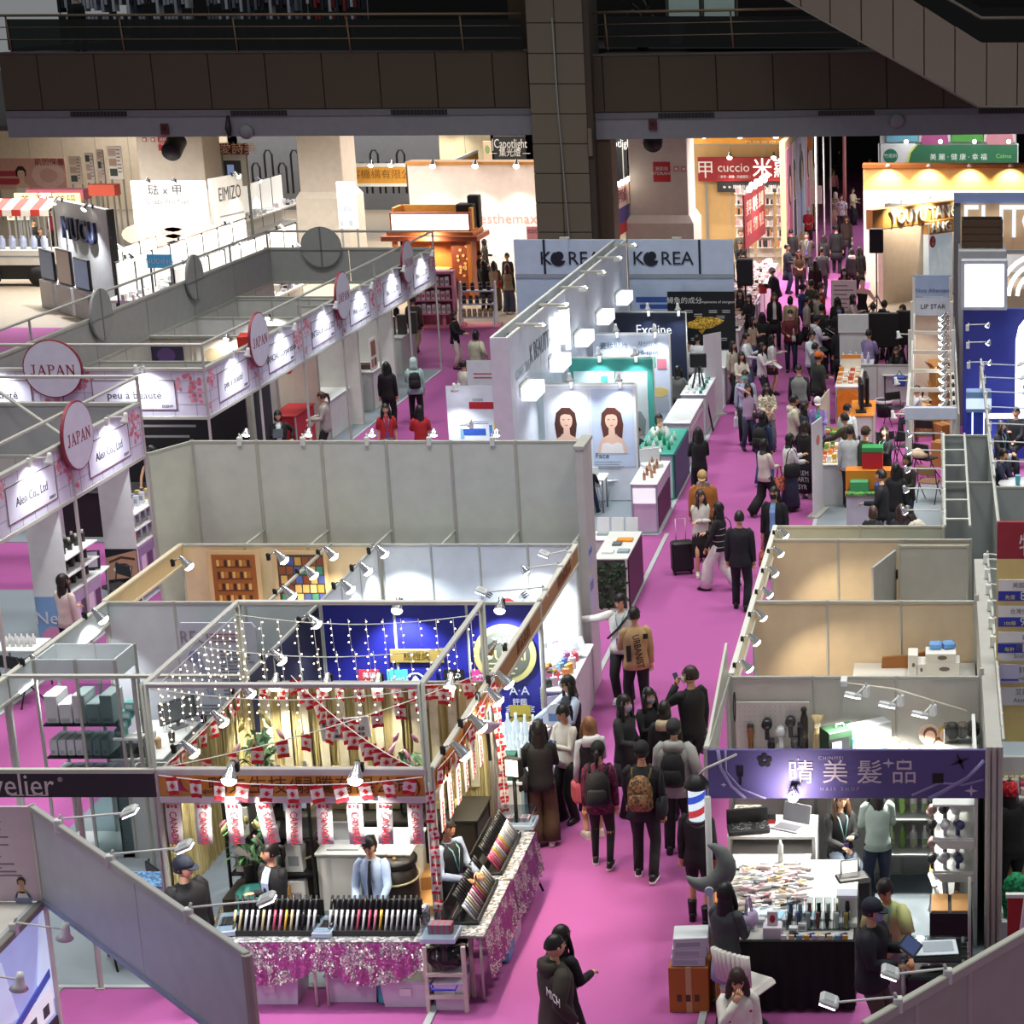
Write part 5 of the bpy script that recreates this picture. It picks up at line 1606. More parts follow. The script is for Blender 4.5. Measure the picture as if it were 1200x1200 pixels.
for i,(x0,x1)in en(((-11.25,-8.28),(-8.22,-5.42))):
 t=Th('pavilion_wall',('white back board lettered KOREA behind the K-beauty wall, left one','white back board lettered KOREA above the fish-scale poster, right one')[i],'partition',(x0,52.2,0))
 t['kind']='thing'
 L=x1-x0
 Mb().b(0,0,2.95,L,.08,3.87,M('c3d2ea'),.006).o('sign_panel',t)
 Mb().b(0,-.02,2.85,L,.1,2.95,M('9aa3b0')).o('rail',t)
 Mb().b(0,0,0,L,.08,2.85,M('bccde6'),.006).o('lower_panel',t)
 Mb().b(L*(.27 if i==0 else .68)-.03,-.01,2.95,L*(.27 if i==0 else .68)+.03,0,3.87,M('1b2236')).o('dark_stripe',t)
 txt('lettering','K   REA',.5,M('161a2c',.4),t,(L*(.5 if i==0 else .33),-.012,3.36),ext=.006)
 m=Mb()
 cx,cz=L*(.5 if i==0 else .33)-.32,3.36
 m.pz([(cx+.2*cos(a),cz+.2*sin(a))for a in[PI*.62+q*PI/10 for q in rg_(14)]]+[(cx+.1,cz-.05),(cx-.02,cz+.05)],-.02,-.002,M('161a2c')).di(cx+.03,cz+.08,.12,.12,-.024,-.002,M('161a2c'),14)
 m.o('swirl_logo',t)
 spot(t,(L*.5,-.7,4.0),(0,.62,-1),170,105,(.9,.95,1))
 Mb().b(L*.5-.12,-.75,3.96,L*.5+.12,-.6,4.02,M('c9cbc6')).tb([(L*.5,-.6,3.98),(L*.5,.05,3.9)],.015,ALU,5).o('flood_lamp',t)
for q,(px,lab)in en(((-8.1,'blue notice of Korean lines'),(-6.7,'x'))):
 if q==0:
  t=Pst('pale blue notice with blue lines of print left of the fish poster',(-7.55,52.15,1.35),0,1.25,1.15,M('b9cbe6'))
  m=Mb()
  m.b(-.5,-.016,.85,.5,-.012,1.0,M('3a5aa8')).b(-.4,-.016,.68,.4,-.012,.8,M('3a5aa8'))
  Rul(m,-.5,.6,1.0,6,.09,M('5a74b4'),-.016,.03)
  m.o('print',t)
t=Pst('black poster of a golden scaled sturgeon with white lettering',(-6.3,52.1,.95),0,1.8,1.55,M('14161c'))
m=Mb()
m.lf([[(-.6+q*.17,-.016,.62+h_+.02*q),(-.6+q*.17,-.03,.62+.02*q),(-.6+q*.17,-.016,.62-h_+.02*q)]for q,h_ in en((.14,.06,.1,.14,.16,.15,.1,.02))],M('c9a13a',.5,'speckle'),False)
m.pz([(-.2,.78),(-.1,.9),(.1,.84)],-.02,-.012,M('b8902e')).pz([(-.1,.5),(.0,.4),(.1,.54)],-.02,-.012,M('b8902e'))
m.o('fish_print',t)
txt('title','鱘魚的成分',.19,WHT,t,(-.45,-.014,1.3))
txt('subtitle','Components of sturgeon',.1,WHT,t,(.4,-.014,1.27))
m=Mb()
for x,z in((-.45,1.05),(-.2,.95),(.2,1.05),(.55,1.05),(.4,.9),(-.3,.3),(.1,.25),(.45,.3)):
 Rul(m,x,z,.22,2,.05,M('c9c9cc'),-.016,.02)
m.o('captions',t)
def kwall(k,y,x1,label,mat):
 t=Th('cross_wall',label,'partition',(-8.1,y,0))
 t['kind']='thing'
 L=x1+8.1
 Mb().b(0,0,.02,L,.1,2.48,mat,.008).o('panel',t)
 Mb().tb([(L,.05,0),(L,.05,2.5)],.03,ALU,8).tb([(0,.05,2.49),(L,.05,2.49)],.025,ALU,6).o('frame',t)
 return t,L
t,L=kwall(1,39.6,-6.2,'cross wall with two portraits of a young woman, nearest the big pale wall',M('dde6ee'))
for q,hx in((.06,'e3ecf2'),(.98,'c3d4ec')):
 Mb().b(q,-.008,.75,q+.86,-.001,2.4,M(hx,.5)).o('photo_panel',t)
Por(t,.45,1.72,.68,'4a2a1e','e8c3ac','efefee',-.012)
Por(t,1.38,1.72,.68,'5a3226','e8c3ac','efefee',-.012,-1)
txt('title','Face',.16,M('4a4e58'),t,(1.16,-.01,.98))
m=Mb()
Rul(m,1.0,.86,.8,4,.05,M('8a8e98'),-.01,.015)
Rul(m,.1,.9,.6,3,.06,M('9a9ea6'),-.01,.015)
m.o('print',t)
t,L=kwall(2,42.5,-6.25,'turquoise cross wall with a grey jar photograph, second in the K-beauty row',M('3f9a90'))
Mb().b(.1,-.008,1.3,1.0,-.001,2.2,M('c3dde0')).b(1.02,-.008,.6,1.72,-.001,2.2,M('bcc4c6')).o('photo_panel',t)
Mb().pz([(1.25,.75),(1.2,1.1),(1.3,1.3),(1.55,1.3),(1.66,1.1),(1.62,.75)],-.016,-.006,M('7d8688')).b(.2,-.016,1.4,.5,-.006,1.7,M('9fc9c4')).b(.7,-.016,1.5,.85,-.006,2.1,M('4fa69a')).o('jar_print',t)
t,L=kwall(3,45.6,-6.3,'pale lilac cross wall with small card pictures, third in the K-beauty row',M('d3dbee'))
txt('title','瓷妝貼片',.17,M('5a6a7a'),t,(.5,-.01,2.2))
txt('title','자신있게',.13,M('6a7a8a'),t,(1.3,-.01,2.25))
txt('title','Hi-spot',.16,M('4a5a6a'),t,(1.3,-.01,2.05))
m=Mb().b(1.25,-.012,1.72,1.48,-.002,1.95,M('5ab8a8')).b(1.5,-.014,1.66,1.72,-.002,1.9,M('d97a8a')).di(.95,1.85,.12,.16,-.012,-.002,M('8a6a58'),12).di(1.55,1.1,.2,.12,-.012,-.002,M('d9c27a'),12)
for i in rg_(3):
 m.di(.2+i*.2,1.75,.06,.06,-.012,-.002,M('9aa4b4'),8)
m.b(1.3,-.012,.6,1.75,-.002,.95,M('a9aeb8'))
m.o('card_print',t)
t,L=kwall(4,48.7,-6.3,'midnight-blue cross wall lettered in thin white serif, fourth in the K-beauty row',M('1a2036',.45))
txt('lettering','Exoline',.34,M('d3d6de'),t,(1.0,-.01,2.05),sx=.9)
m=Mb()
m.ball((1.62,-.02,.95),.05,.02,.05,M('5a78ff',.3,'emit',0,2),8,5)
m.o('glow_dot',t)
for i,(x,y)in en(((-7.5,39.55),(-6.5,39.55),(-7.4,42.45),(-6.6,42.45),(-7.5,45.5),(-6.6,45.5),(-7.2,48.6),(-6.45,48.6))):
 ArL('stubby white lamp standing on the %s cross wall of the K-beauty row, %s one'%(nth(i//2+1),('left','right')[i%2]),(x,y,2.5),0,.14,34,'cup',None,(.9,.95,1),True,aim=(0,-.2,-1),up=.2)
c1=Ctr('white glass-topped showcase with copper bottles at the corner of the KOREA pavilion',(-5.98,37.1,0),0,.52,1.9,1.02,M('c9b9cf'),M('dfe6e6',.2),edge=M('a7adb5',.4,'',.4))
Mb().b(.04,-.006,.62,.48,.03,.92,M('eef4f4',.2,'',0,.5)).o('lit_shelf',c1)
Mb().b(.5,.1,.1,.522,1.8,.7,M('4a1f3a')).o('side_picture',c1)
c2=Ctr('turquoise-topped counter with green bottles on the KOREA pavilion',(-6.28,39.7,0),0,.8,2.4,1.0,M('c6cdd6'),M('2f8f7c'),edge=M('3f9a80'))
Mb().b(.8,.05,.03,.83,2.35,.96,M('4a5670',.6)).o('side_panel',c2)
c3=Ctr('white showcase with small pictures beside the leaning boards',(-6.1,42.7,0),0,.6,2.6,1.0,M('cfc6d3'),M('e6ebec',.2))
Mb().b(.58,.1,.15,.61,2.5,.8,M('c9aebf')).o('side_picture',c3)
c4=Ctr('white counter with small jars before the midnight-blue wall',(-6.1,45.8,0),0,.6,2.6,1.0,M('cfc9d3'),M('e6ebec',.3))
c5=Ctr('white far counter under the fish poster',(-6.0,49.2,0),0,.6,2.4,1.0,M('d3d6dd'),M('e6ebec',.3))
for i in rg_(8):
 tag(Mb().la([(.03,0),(.03,.13),(.012,.16),(.012,.2)],M(('b9876a','c99a80','a8745a')[i%3],.3,'',.5),8).o('copper_bottle',None,(-5.75+.12*(i%2),37.4+i*.19,1.02)),'copper-coloured bottle on the corner showcase','bottle','copper bottles on the corner showcase')
tag(Mb().b(-.2,-.15,0,.2,.15,.08,WHT,.01).b(-.2,.12,.08,.2,.15,.35,M('dfe6e8')).o('sample_case',None,(-5.76,38.5,1.02),.4),'open white sample case on the corner showcase','case')
for i in rg_(14):
 tag(Mb().la([(.035,0),(.035,.12),(.015,.15),(.015,.19)],M(('2f9a6a','eef2f0','d9e6e0')[i%3],.3),8).o('green_bottle',None,(-6.1+.16*(i%4),40.1+(i//4)*.45,1.0)),'green or white bottle on the turquoise-topped counter','bottle','bottles on the turquoise-topped counter')
t=Th('tray','open white tray lying on the turquoise-topped counter','tray',(-5.95,39.9,1.0),.2)
Mb().b(-.2,-.14,0,.2,.14,.03,WHT,.01).o('base',t)
Mb().b(-.2,.12,.03,.2,.14,.08,WHT).o('rim',t)
for i in rg_(16):
 tag(Mb().la([(.04,0),(.042,.06),(.02,.09)],M(('eef0f2','d9dee6','3f8a80')[i%3],.4),8).o('small_jar',None,(-5.95+.16*(i%3),45.9+(i//3)*.42,1.0)),'small white jar on the counter before the midnight-blue wall','jar','jars on the counter before the midnight-blue wall')
t=Th('easel_tripod','black tripod easel leaning beside the aisle in the KOREA pavilion','tripod',(-5.75,46.6,0))
for dx,dy in((-.35,-.2),(.35,-.35),(.0,.35)):
 Mb().tb([(0,0,1.75),(dx,dy,0)],.022,BLK,6).o('leg',t)
Mb().b(-.2,-.06,1.5,.2,.0,1.85,BLK,.02).o('screen',t)
t=Th('standing_banner','narrow white banner stand at the aisle edge of the KOREA pavilion','banner',(-5.55,47.9,0),.9)
Mb().b(-.3,-.01,.05,.3,.01,2.1,M('d3d8da')).o('cloth',t)
Mb().b(-.34,-.1,0,.34,.1,.05,ALU).o('foot',t)
t=Pst('white product board with blue and red tubes under a lamp, left of the K-beauty wall',(-9.85,40.9,.85),0,1.15,1.35,M('dfe6ee'),'display_board','board')
m=Mb()
m.b(-.1,-.018,.85,.42,-.012,1.0,M('b5252e'),0).b(-.02,-.018,1.02,.2,-.012,1.08,M('a9b9b0')).b(-.25,-.018,.28,.22,-.012,.42,M('2f5ab4')).b(-.32,-.018,.2,-.24,-.012,.5,M('7fa9e6')).b(.3,-.018,.22,.36,-.012,.5,M('5a8ad4')).b(.4,-.018,.4,.56,-.012,.56,M('e0cf4a'))
Rul(m,-.2,.58,.5,2,.04,M('8a94a8'),-.018,.012)
m.o('tube_print',t)
Mb().b(-.5,.0,-.85,.5,.3,0,M('d3d8de')).o('plinth',t)
ArL('bright lamp clamped on the white product board',(-10.15,40.88,2.2),0,.35,50,'cup',None,(.9,.95,1))
t=Pst('smaller white board with red lines of print behind the product board',(-10.35,44.6,1.0),0,1.0,1.05,M('e0e4ea'),'display_board','board')
m=Mb()
Rul(m,-.35,.75,.7,2,.09,M('c0525a'),-.018,.03)
m.b(-.4,-.018,.02,0,-.012,.22,M('8a9098')).b(.05,-.018,.02,.45,-.012,.22,M('b08a94'))
m.o('print',t)
Mb().b(-.45,.0,-1.0,.45,.25,0,M('d3d8de')).o('plinth',t)
ArL('lamp head glaring low over the big pale wall, near the product board',(-9.35,38.5,1.9),0,.5,40,'bar',None,(.9,.95,1))
t=Ctr('white reception desk with four leaflet holders',(-7.0,33.9,0),0,1.5,.55,.8)
for i in rg_(4):
 t=Th('leaflet_holder','white leaflet holder standing on the reception desk, %s from the left'%nth(i+1),'holder',(-6.3+i*.26,34.2,.8))
 Mb().b(-.11,-.01,0,.11,.01,.32,M('d6dadd',.4),.004,Matrix.Rotation(-.2,4,'X')).o('sheet',t)
 Mb().b(-.11,-.05,0,.11,.06,.03,GLASS).o('foot',t)
t=Ctr('counter with a leafy dark green front and plum side, before the reception desk',(-5.86,32.2,0),0,.56,1.7,.95,M('3a4638',.6),M('d3d6d2',.4),edge=M('c9cac4'))
g=Mb()
for i in rg_(220):
 x,z=uni(.03,.53),uni(.05,.88)
 a=uni(0,6.3)
 r=uni(.03,.055)
 g.add([(x,-.01,z),(x+r*cos(a),-.03-.02*rnd.random(),z+r*sin(a)),(x+1.6*r*cos(a+.5),-.02,z+1.6*r*sin(a+.5)),(x+r*cos(a+1),-.015,z+r*sin(a+1))],[(0,1,2,3)],M(rnd.choice(['1e3a1e','2f5230','16281a','42683a','0f1b12']),.6))
g.o('leaves',t)['kind']='stuff'
Mb().b(.56,.08,.05,.575,1.65,.9,M('5a2c4a')).o('plum_panel',t)
for i,(dx,dy,hx,w_)in en(((.2,.95,'d98a1f',.28),(.16,.7,'5a5e64',.16),(.06,.2,'d9dcde',.2),(.32,.25,'8a9aa4',.2))):
 tag(Mb().b(0,0,0,w_,.18,.04,M(hx,.5),.006).o('booklet_pile',None,(-5.84+dx,32.25+dy,.95)),('orange','dark grey','white','blue-grey')[i]+' pile of booklets on the leafy-fronted counter','booklets')
def wire_chair(label,loc,rz):
 t=Th('wire_chair',label,'chair',loc,rz)
 Mb().b(-.22,-.22,.44,.22,.22,.47,M('d9dcde',.4),.012).o('seat',t)
 Mb().pz([(-.21,.0),(-.2,.42),(.2,.42),(.21,.0)],0,.025,M('d9dcde',.4),TR(0,.2,.48)@Matrix.Rotation(-.18,4,'X')).o('backrest',t)
 for sx in(-1,1):
  for sy in(-1,1):
   Mb().tb([(sx*.12,sy*.12,.44),(sx*.21,sy*.22,0)],.01,CHROME,5).o('leg',t)
 return t
wire_chair('white wire-legged chair with its back to the camera, under the seated child',at(692,596,0)+V((0,.25,0)),PI)
wire_chair('empty white wire-legged chair facing left beside the portraits wall',at(722,585,0),-1.2)
Tbl('white round-edged table in front of the seated child',(-7.1,38.9,0),0,.7,.6,.72)
# open stands right of the aisle
WP=M('cfd1d0')
t=WlK('partition_wall','waist-high white partition behind the orange product counter',-2.45,49.6,.3,49.6,1.0,0,3,WP)
t=Th('partition_wall','narrow tall white partition with a stepped top, beside the black screens','partition',(-2.6,51.7,0))
t['kind']='thing'
Mb().b(0,0,0,.75,.06,1.45,WP,.01).o('lower_panel',t)
Mb().b(-.03,-.03,1.45,.78,.09,1.95,WP,.01).o('upper_panel',t)
for i,(x,w)in en(((-1.5,.95),(-.6,1.0))):
 t=Th('television','back of a large black screen standing at the open stand, %s one'%('left','right')[i],'television',(x,52.3+.4*i,.75),PI)
 Mb().b(-w/2,-.05,.2,w/2,.05,1.15,BLK,.03).b(-.2,-.1,.5,.2,.0,.9,DARK,.02).o('casing',t)
 Mb().tb([(-.25,0,-.75),(0,0,.3),(.25,0,-.75)],.03,BLK,6).o('stand',t)
 for q in(-.2,.2):
  Mb().b(q-.02,-.03,-.7,q+.02,.03,.25,BLK).o('leg',t)
c=Ctr('white counter of lilac and clear bottles behind the waist-high partition',(-2.5,49.9,0),0,.85,1.2,.95)
for i in rg_(12):
 tag(Mb().la([(.035,0),(.04,.16),(.015,.2),(.015,.26)],M(('c9b9e0','dfe3ea','3f9a9a','e6e2f0')[i%4],.25),8).o('clear_bottle',None,(-2.42+.16*(i%5),50+.2*(i//5),.95)),'lilac or clear bottle crowded on the counter behind the waist-high partition','bottle','bottles behind the waist-high partition')
ORG=M('e08a2a',.6)
c=Ctr('white-clothed counter with an orange skirt and orange goods',(-2.48,47.0,0),0,.6,2.3,.95,M('d9dad8',.6),M('e6e6e2',.6),'product_counter',front=ORG)
Mb().pz([(.04,.1),(.04,.7),(.3,.86),(.56,.7),(.56,.1),(.3,.3)],-.03,.0,M('d9791c',.7,'cloth')).o('orange_cloth',c)
for i in rg_(12):
 hx=('e08a2a','f0efe8','c9532a','efe6d0')[i%4]
 tag(Mb().b(-.06,-.05,0,.06,.05,.12+.03*(i%3),M(hx,.5),.006).b(-.05,-.054,.03,.05,-.05,.08,M('f2ece0' if i%2==0 else 'd98a3a')).o('product_box',None,(-2.4+.14*(i%4),47.4+.6*(i//4),.95)),'small orange or white carton on the orange-skirted counter','box','cartons on the orange-skirted counter')
t=Th('back_card','white and orange upright card at the rear of the orange-skirted counter','card',(-2.18,49.1,.95))
Mb().b(-.25,-.01,0,.25,.02,.4,M('ece4d4')).b(-.25,-.014,.3,.25,-.01,.4,ORG).o('card',t)
for i in rg_(2):
 t=Th('television','black screen seen edge-on above the orange table, %s one'%('nearer','farther')[i],'television',(-1.75+i*.1,44.3+i*.7,.9),H2+.1)
 Mb().b(-.42,-.04,.1,.42,.04,.75,BLK,.02).o('casing',t)
 Mb().b(-.15,-.12,0,.15,.12,.03,BLK).b(-.03,-.03,.03,.03,.03,.15,BLK).o('foot',t)
c=Ctr('orange-topped white table below the edge-on screens',(-2.0,43.9,0),0,.55,1.7,.9,WP,ORG)
c=Ctr('green-edged white table where the visitors sort cards',(-2.62,42.3,0),0,.5,.6,.85,WP,M('3f7a3a',.6))
for i in rg_(6):
 tag(Mb().b(-.09,-.06,0,.09,.06,.02,M(('e6d9b0','c9532a','7fb05a','f2efe6')[i%4])).o('card_stack',None,(-2.55+.13*(i%3),42.4+.2*(i//3),.85),i*.7),'little card stack on the green-edged table','cards','card stacks on the green-edged table')
c=Ctr('grey-white display counter with orange packets at the aisle, near the tan stand',(-2.4,39.2,0),0,.5,2.0,.9,M('b9bcc0'),M('e9e6dc'))
for i in rg_(14):
 hx=('e08a2a','f0efe8','d9b04a','7fa03a','c9532a')[i%5]
 tag(Mb().b(-.045,-.035,0,.045,.035,.1+.04*(i%3),M(hx,.5),.004).b(-.03,-.038,.03,.03,-.035,.07,M('f4efe4')).o('packet',None,(-2.33+.11*(i%4),39.35+.45*(i//4),.9)),'orange, yellow or white packet on the grey-white display counter','packet','packets on the grey-white display counter')
t=Th('standing_banner','thin white banner stand seen edge-on at the aisle corner','banner',(-2.42,38.6,0),1.35)
Mb().b(-.35,-.015,.05,.35,.015,1.95,M('d6d3de')).o('cloth',t)
Mb().b(-.4,-.12,0,.4,.12,.05,ALU).o('foot',t)
Mb().di(0,1.55,.1,.1,-.03,-.015,M('c46a6a'),12).o('badge',t)
for i in rg_(3):
 t=Th('standing_banner','slim white banner stand beside the orange-skirted counter, %s of three'%nth(i+1),'banner',(-2.62+.06*i,42.6+.55*i,0),1.45)
 Mb().b(-.3,-.012,.05,.3,.012,1.5,M('d3ccc0')).o('cloth',t)
 Mb().b(-.32,-.1,0,.32,.1,.05,ALU).o('foot',t)
t=Th('sample_box','orange display box with a red and green carton on top, stocked with green and blue tubs','display',(-1.75,36.6,0))
Mb().b(0,0,0,.95,.6,.95,M('c9bfd0'),.01).o('plinth',t)
Mb().b(-.02,.25,.95,.97,.6,1.35,ORG,.01).b(-.02,-.02,.9,.97,.25,.95,ORG).o('orange_tray',t)
Mb().b(.0,-.08,.92,.9,.1,.98,M('5a8a4a',.8,'speckle'),.01).o('green_runner',t)
tag(Mb().b(0,0,0,.4,.3,.32,M('c02430'),.01).b(-.005,-.005,.32,.405,.305,.42,M('3aa05a'),.008).o('red_carton',None,(-1.45,36.95,1.36)),'red carton with a green lid on top of the orange display box','box')
tag(Mb().b(0,0,0,.36,.25,.22,M('4aa06a'),.02).o('green_tub',None,(-1.68,36.65,.96)),'green tub on the orange display box','tub')
tag(Mb().b(0,0,0,.18,.2,.16,M('2a4fa8'),.02).o('blue_tub',None,(-1.2,36.65,.96)),'blue tub on the orange display box','tub')
for i,(px,py,a)in en(((1050,498,.5),(1065,545,2.6),(1040,548,.3),(1085,530,2.9),(1098,500,-1.2),(1085,560,2.5),(1090,588,2.7))):
 p=at(px,py,0)
 FCh('black folding chair in the open stand, %s'%('beside the waste bin','below the striped-shirt sitter','behind the lanyard woman','with a bag on its seat','farthest right by the cartons','with a jacket over it','brown-seated, nearest the lamps')[i],p,a,None,None,M('7a5a3c',.7)if i==6 else None)
t=Th('waste_bin','black waste bin lined with a white bag on the grey floor','bin',at(1036,488,0))
Mb().la([(.17,0),(.22,.42),(.2,.42),(.16,.03)],BLK,12).o('bin_body',t)
Mb().la([(.225,.36),(.235,.44),(.2,.42)],M('c9bcd0'),12,None,True,False).o('liner',t)
def Ctn(label,loc,rz,w,d,h,flaps=False,mat=None,group=None,mark=None):
 t=Th('cardboard_box',label,'box',loc,rz,group)
 Mb().b(-w/2,-d/2,0,w/2,d/2,h,mat or CARD,.006).o('box',t)
 Mb().b(-.03,-d/2-.002,0,.03,d/2+.002,h+.002,M('c9a878',.4)).o('tape',t)
 if flaps:
  f=Mb()
  for s_ in(-1,1):
   f.add([(s_*w/2,-d/2,h),(s_*w/2,d/2,h),(s_*(w/2+.12),d/2,h+.16),(s_*(w/2+.12),-d/2,h+.16)],[(0,1,2,3)],mat or CARD)
   f.add([(-w/2,s_*d/2,h),(w/2,s_*d/2,h),(w/2,s_*(d/2+.1),h+.18),(-w/2,s_*(d/2+.1),h+.18)],[(0,1,2,3)],mat or CARD)
  f.o('flap',t)
 if mark:
  m=Mb()
  for i in rg_(3):
   m.b(-w*.3+i*w*.22,-d/2-.004,h*.25,-w*.3+i*w*.22+w*.12,-d/2-.001,h*.4,M('5a3a22'))
  m.o('mark',t)
 return t
for i,(px,py,w,d,h,z,fl,lb)in en(((1085,506,.6,.5,.5,0,0,'wide, by the pale back wall'),(1102,500,.5,.5,.9,0,1,'tall, open-topped, by the pale back wall'),(1104,455,.5,.45,.5,.9,1,'torn open, topmost of the stack'),(1108,515,.5,.4,.4,0,0,'low, at the foot of the lamp row'),(1078,510,.45,.4,.75,0,0,'upright, below the white gantry beam'),(1108,545,.45,.5,.55,0,0,'orange-brown, beside the grey store room'))):
 p=at(px,py,z)
 Ctn('brown cardboard box, '+lb,p,.2*i,w,d,h,bool(fl),CARD if i%2==0 else M('a5713c',.8))
t=Tbl('small dark table with a blue bag and papers behind the folding chairs',at(1060,470,0),0,1.1,.6,.74,M('d9d9d6'),BLK)
tag(Mb().b(-.16,-.12,0,.16,.12,.26,M('2a48a0',.6),.04).tb([(-.08,0,.25),(0,0,.38),(.08,0,.25)],.012,BLK,5).o('blue_bag',None,at(1054,452,.74)),'blue cool bag on the small dark table','bag')
t=Tbl('work table with a white cup where the striped-shirt woman sits',at(1092,500,0),0,1.1,.5,.72,M('d9cfc0'),BLK)
tag(Mb().la([(.03,0),(.045,.14),(.047,.15)],WHT,10).o('paper_cup',None,at(1087,474,.72)),'white paper cup on the work table','cup')
tag(Mb().lf([ell((0,0,z),rx,ry,10)for z,rx,ry in((0,.2,.15),(.08,.26,.2),(.16,.14,.1),(.2,.05,.05))],M('d9c3a6',.8,'cloth')).o('cream_bag',None,at(1078,535,.5)),'crumpled cream bag lying on a folding chair','bag')
t=Th('lamp_gantry','white gantry of posts and cross beams running back to the LIP STAR sign','frame',(0,0,0))
for x in(-.57,.33):
 for y in(36.9,40.6,44.4,48.2):
  Mb().b(x-.035,y-.035,0,x+.035,y+.035,3.45 if y>37 else 2.6,M('dadad4',.4),.008).o('post',t)
 Mb().b(x-.03,36.9,2.45,x+.03,48.2,2.55,M('dadad4',.4)).o('side_beam',t)
for y,z in((39.0,2.5),(41.0,2.5),(43.2,2.5),(45.7,2.5)):
 Mb().b(-.57,y-.03,z-.04,.33,y+.03,z+.04,M('e6e2d6',.4)).o('cross_beam',t)
Mb().b(-.62,36.8,2.36,.38,36.95,2.6,M('d3d9ea',.4),.01).o('front_beam',t)
t=Th('sign_board','pale sign lettered LIP STAR in small black capitals at the end of the gantry','sign',(-.6,48.2,2.5))
Mb().b(0,-.02,0,.95,.04,.45,M('c3cddd')).b(0,-.02,.47,.95,.04,1.0,M('9fb4d4')).o('panel',t)
txt('lettering','LIP STAR',.16,M('2a2a30'),t,(.5,-.025,.22))
txt('lettering','Nuts Aftercare',.14,M('5a6a80'),t,(.5,-.025,.62))
WlK('partition_wall','warm pale wall under the LIP STAR sign',-.6,48.35,.4,48.35,2.5,0,1,M('dccbb8',.6))
WlK('partition_wall','long warm pale wall along the right of the gantry',.42,36.9,.42,48.3,2.45,0,6,M('d6c6b4',.6))
for i in rg_(13):
 y=37.3+i*.86
 ClL('chrome lamp hanging in the column along the gantry, %s from the camera'%nth(i+1),(.33,y,2.56),-H2,16,col=(1,.9,.76),light=i%2==0,sc=1.3)
for i,y in en((39.2,42.2,45.2)):
 ArL('dome lamp on the left gantry post, %s from the camera'%nth(i+1),(-.6,y,(1.9,2.0,2.5)[i]),-H2,.3,22,'cup',None,(.95,.97,1))
for i in rg_(5):
 y=29.4+i*1.35
 ArL('chrome arm lamp reaching left over the sitting visitors, %s from the camera'%nth(i+1),(.1,y,2.5),-H2,.62,26,'dome',None,(.93,.96,1),True,aim=(0,-.1,-1))
for x0,y0,x1,y1,lb in((.1,28.6,.1,34.9,'left'),(.1,31.4,.95,31.4,'middle'),(.1,34.9,.95,34.9,'rear'),(.95,28.6,.95,34.9,'right')):
 WlK('partition_wall','grey %s wall of the narrow store room beside the gantry'%lb,x0,y0,x1,y1,2.5,0,1 if y0==y1 else 4,M('a9b0b0'))
t=Th('overhead_trusswork','ladder-like aluminium top frame over the grey store room','frame',(0,0,2.52))
for x in(.12,.5,.93):
 Mb().tb([(x,28.6,0),(x,34.9,0)],.022,M('d0d4cc',.4),6,False).o('rail',t)
for i in rg_(6):
 Mb().tb([(.12,29+i*1.15,0),(.5,29+i*1.15,0)],.018,M('d0d4cc',.4),6,False).o('rung',t)
BLU=M('27348f',.45)
t=Th('stand_wall','deep blue lit back wall of the stand at the right edge','partition',(.6,44.6,0))
Mb().b(0,0,0,1.6,.1,3.25,BLU,.01).b(1.6,-.15,0,5,.0,3.25,M('333f9a',.45)).o('panel',t)
Mb().b(1.58,-.2,0,1.66,.0,3.25,M('2a3898',.45)).o('step',t)
t=Th('light_box','big blank white light box in a grey frame above the blue wall','sign',(.55,44.4,3.25))
Mb().b(0,-.05,0,1.05,.2,1.15,M('b9bfc9'),.02).o('frame',t)
Mb().b(.08,-.06,.08,.97,-.04,1.05,M('fbfdff',.3,'emit',0,1.6)).o('light_panel',t)
t=Th('light_fin','upright blue fin with glowing white edges at the front of the blue stand','partition',(.62,39.6,0))
Mb().b(0,0,0,.34,.12,1.9,M('2f3fae',.4),.01).o('fin',t)
Mb().b(.1,-.015,0,.125,0,1.9,M('cfd8ff',.3,'emit',0,3)).b(.34,-.01,.3,.36,.1,1.9,M('cfd8ff',.3,'emit',0,2)).o('light_edge',t)
Mb().b(-.02,-.03,1.9,.5,.3,2.35,M('7fa0d0',.4),.02).b(-.02,-.04,1.98,.5,-.03,2.2,M('c9dcf0',.3,'',0,.8)).o('cap_box',t)
t=Th('arch_sign','white rounded arch light sign on the blue wall, cut by the right edge','sign',(1.82,44.2,0))
m=Mb()
m.pz([(0,.3),(0,2.6),(.06,2.9),(.25,3.15),(.5,3.25),(2,3.25),(2,.0),(.4,0),(.15,.08)],-.08,0,M('eef3fb',.4,'',0,.75))
m.o('panel',t)
m=Mb()
m.tb([(0,-.08,.3),(0,-.08,2.6),(.06,-.08,2.9),(.25,-.08,3.15),(.5,-.08,3.25)],.03,M('f6f9ff',.3,'emit',0,2.5),6)
m.o('light_tube',t)
txt('lettering','O.J.',.5,M('5a6a9a'),t,(.5,-.085,1.5))
t=Th('arch_sign','glowing white ring arch above the blue wall at the right edge','sign',(1.4,44.9,3.3))
for r in(.95,.75,.55):
 Mb().tb([(1+r*cos(a),0,.2+r*sin(a))for a in[PI-q*PI/14 for q in rg_(9)]],.05,M('f3f6fb',.3,'emit',0,1.4),6).o('ring',t)
t=Th('truss_rail','white lattice rail carrying the long-armed lamps of the blue stand','frame',(.95,31.4,0))
for z in(2.45,2.6):
 Mb().tb([(0,0,z),(0,10.4,z)],.022,M('d0d0cc',.4),6,False).o('rail',t)
zz=Mb()
for i in rg_(13):
 zz.tb([(0,i*.8,2.45+.15*(i%2)),(0,i*.8+.8,2.6-.15*(i%2))],.012,M('d0d0cc',.4),5)
zz.o('lattice',t)
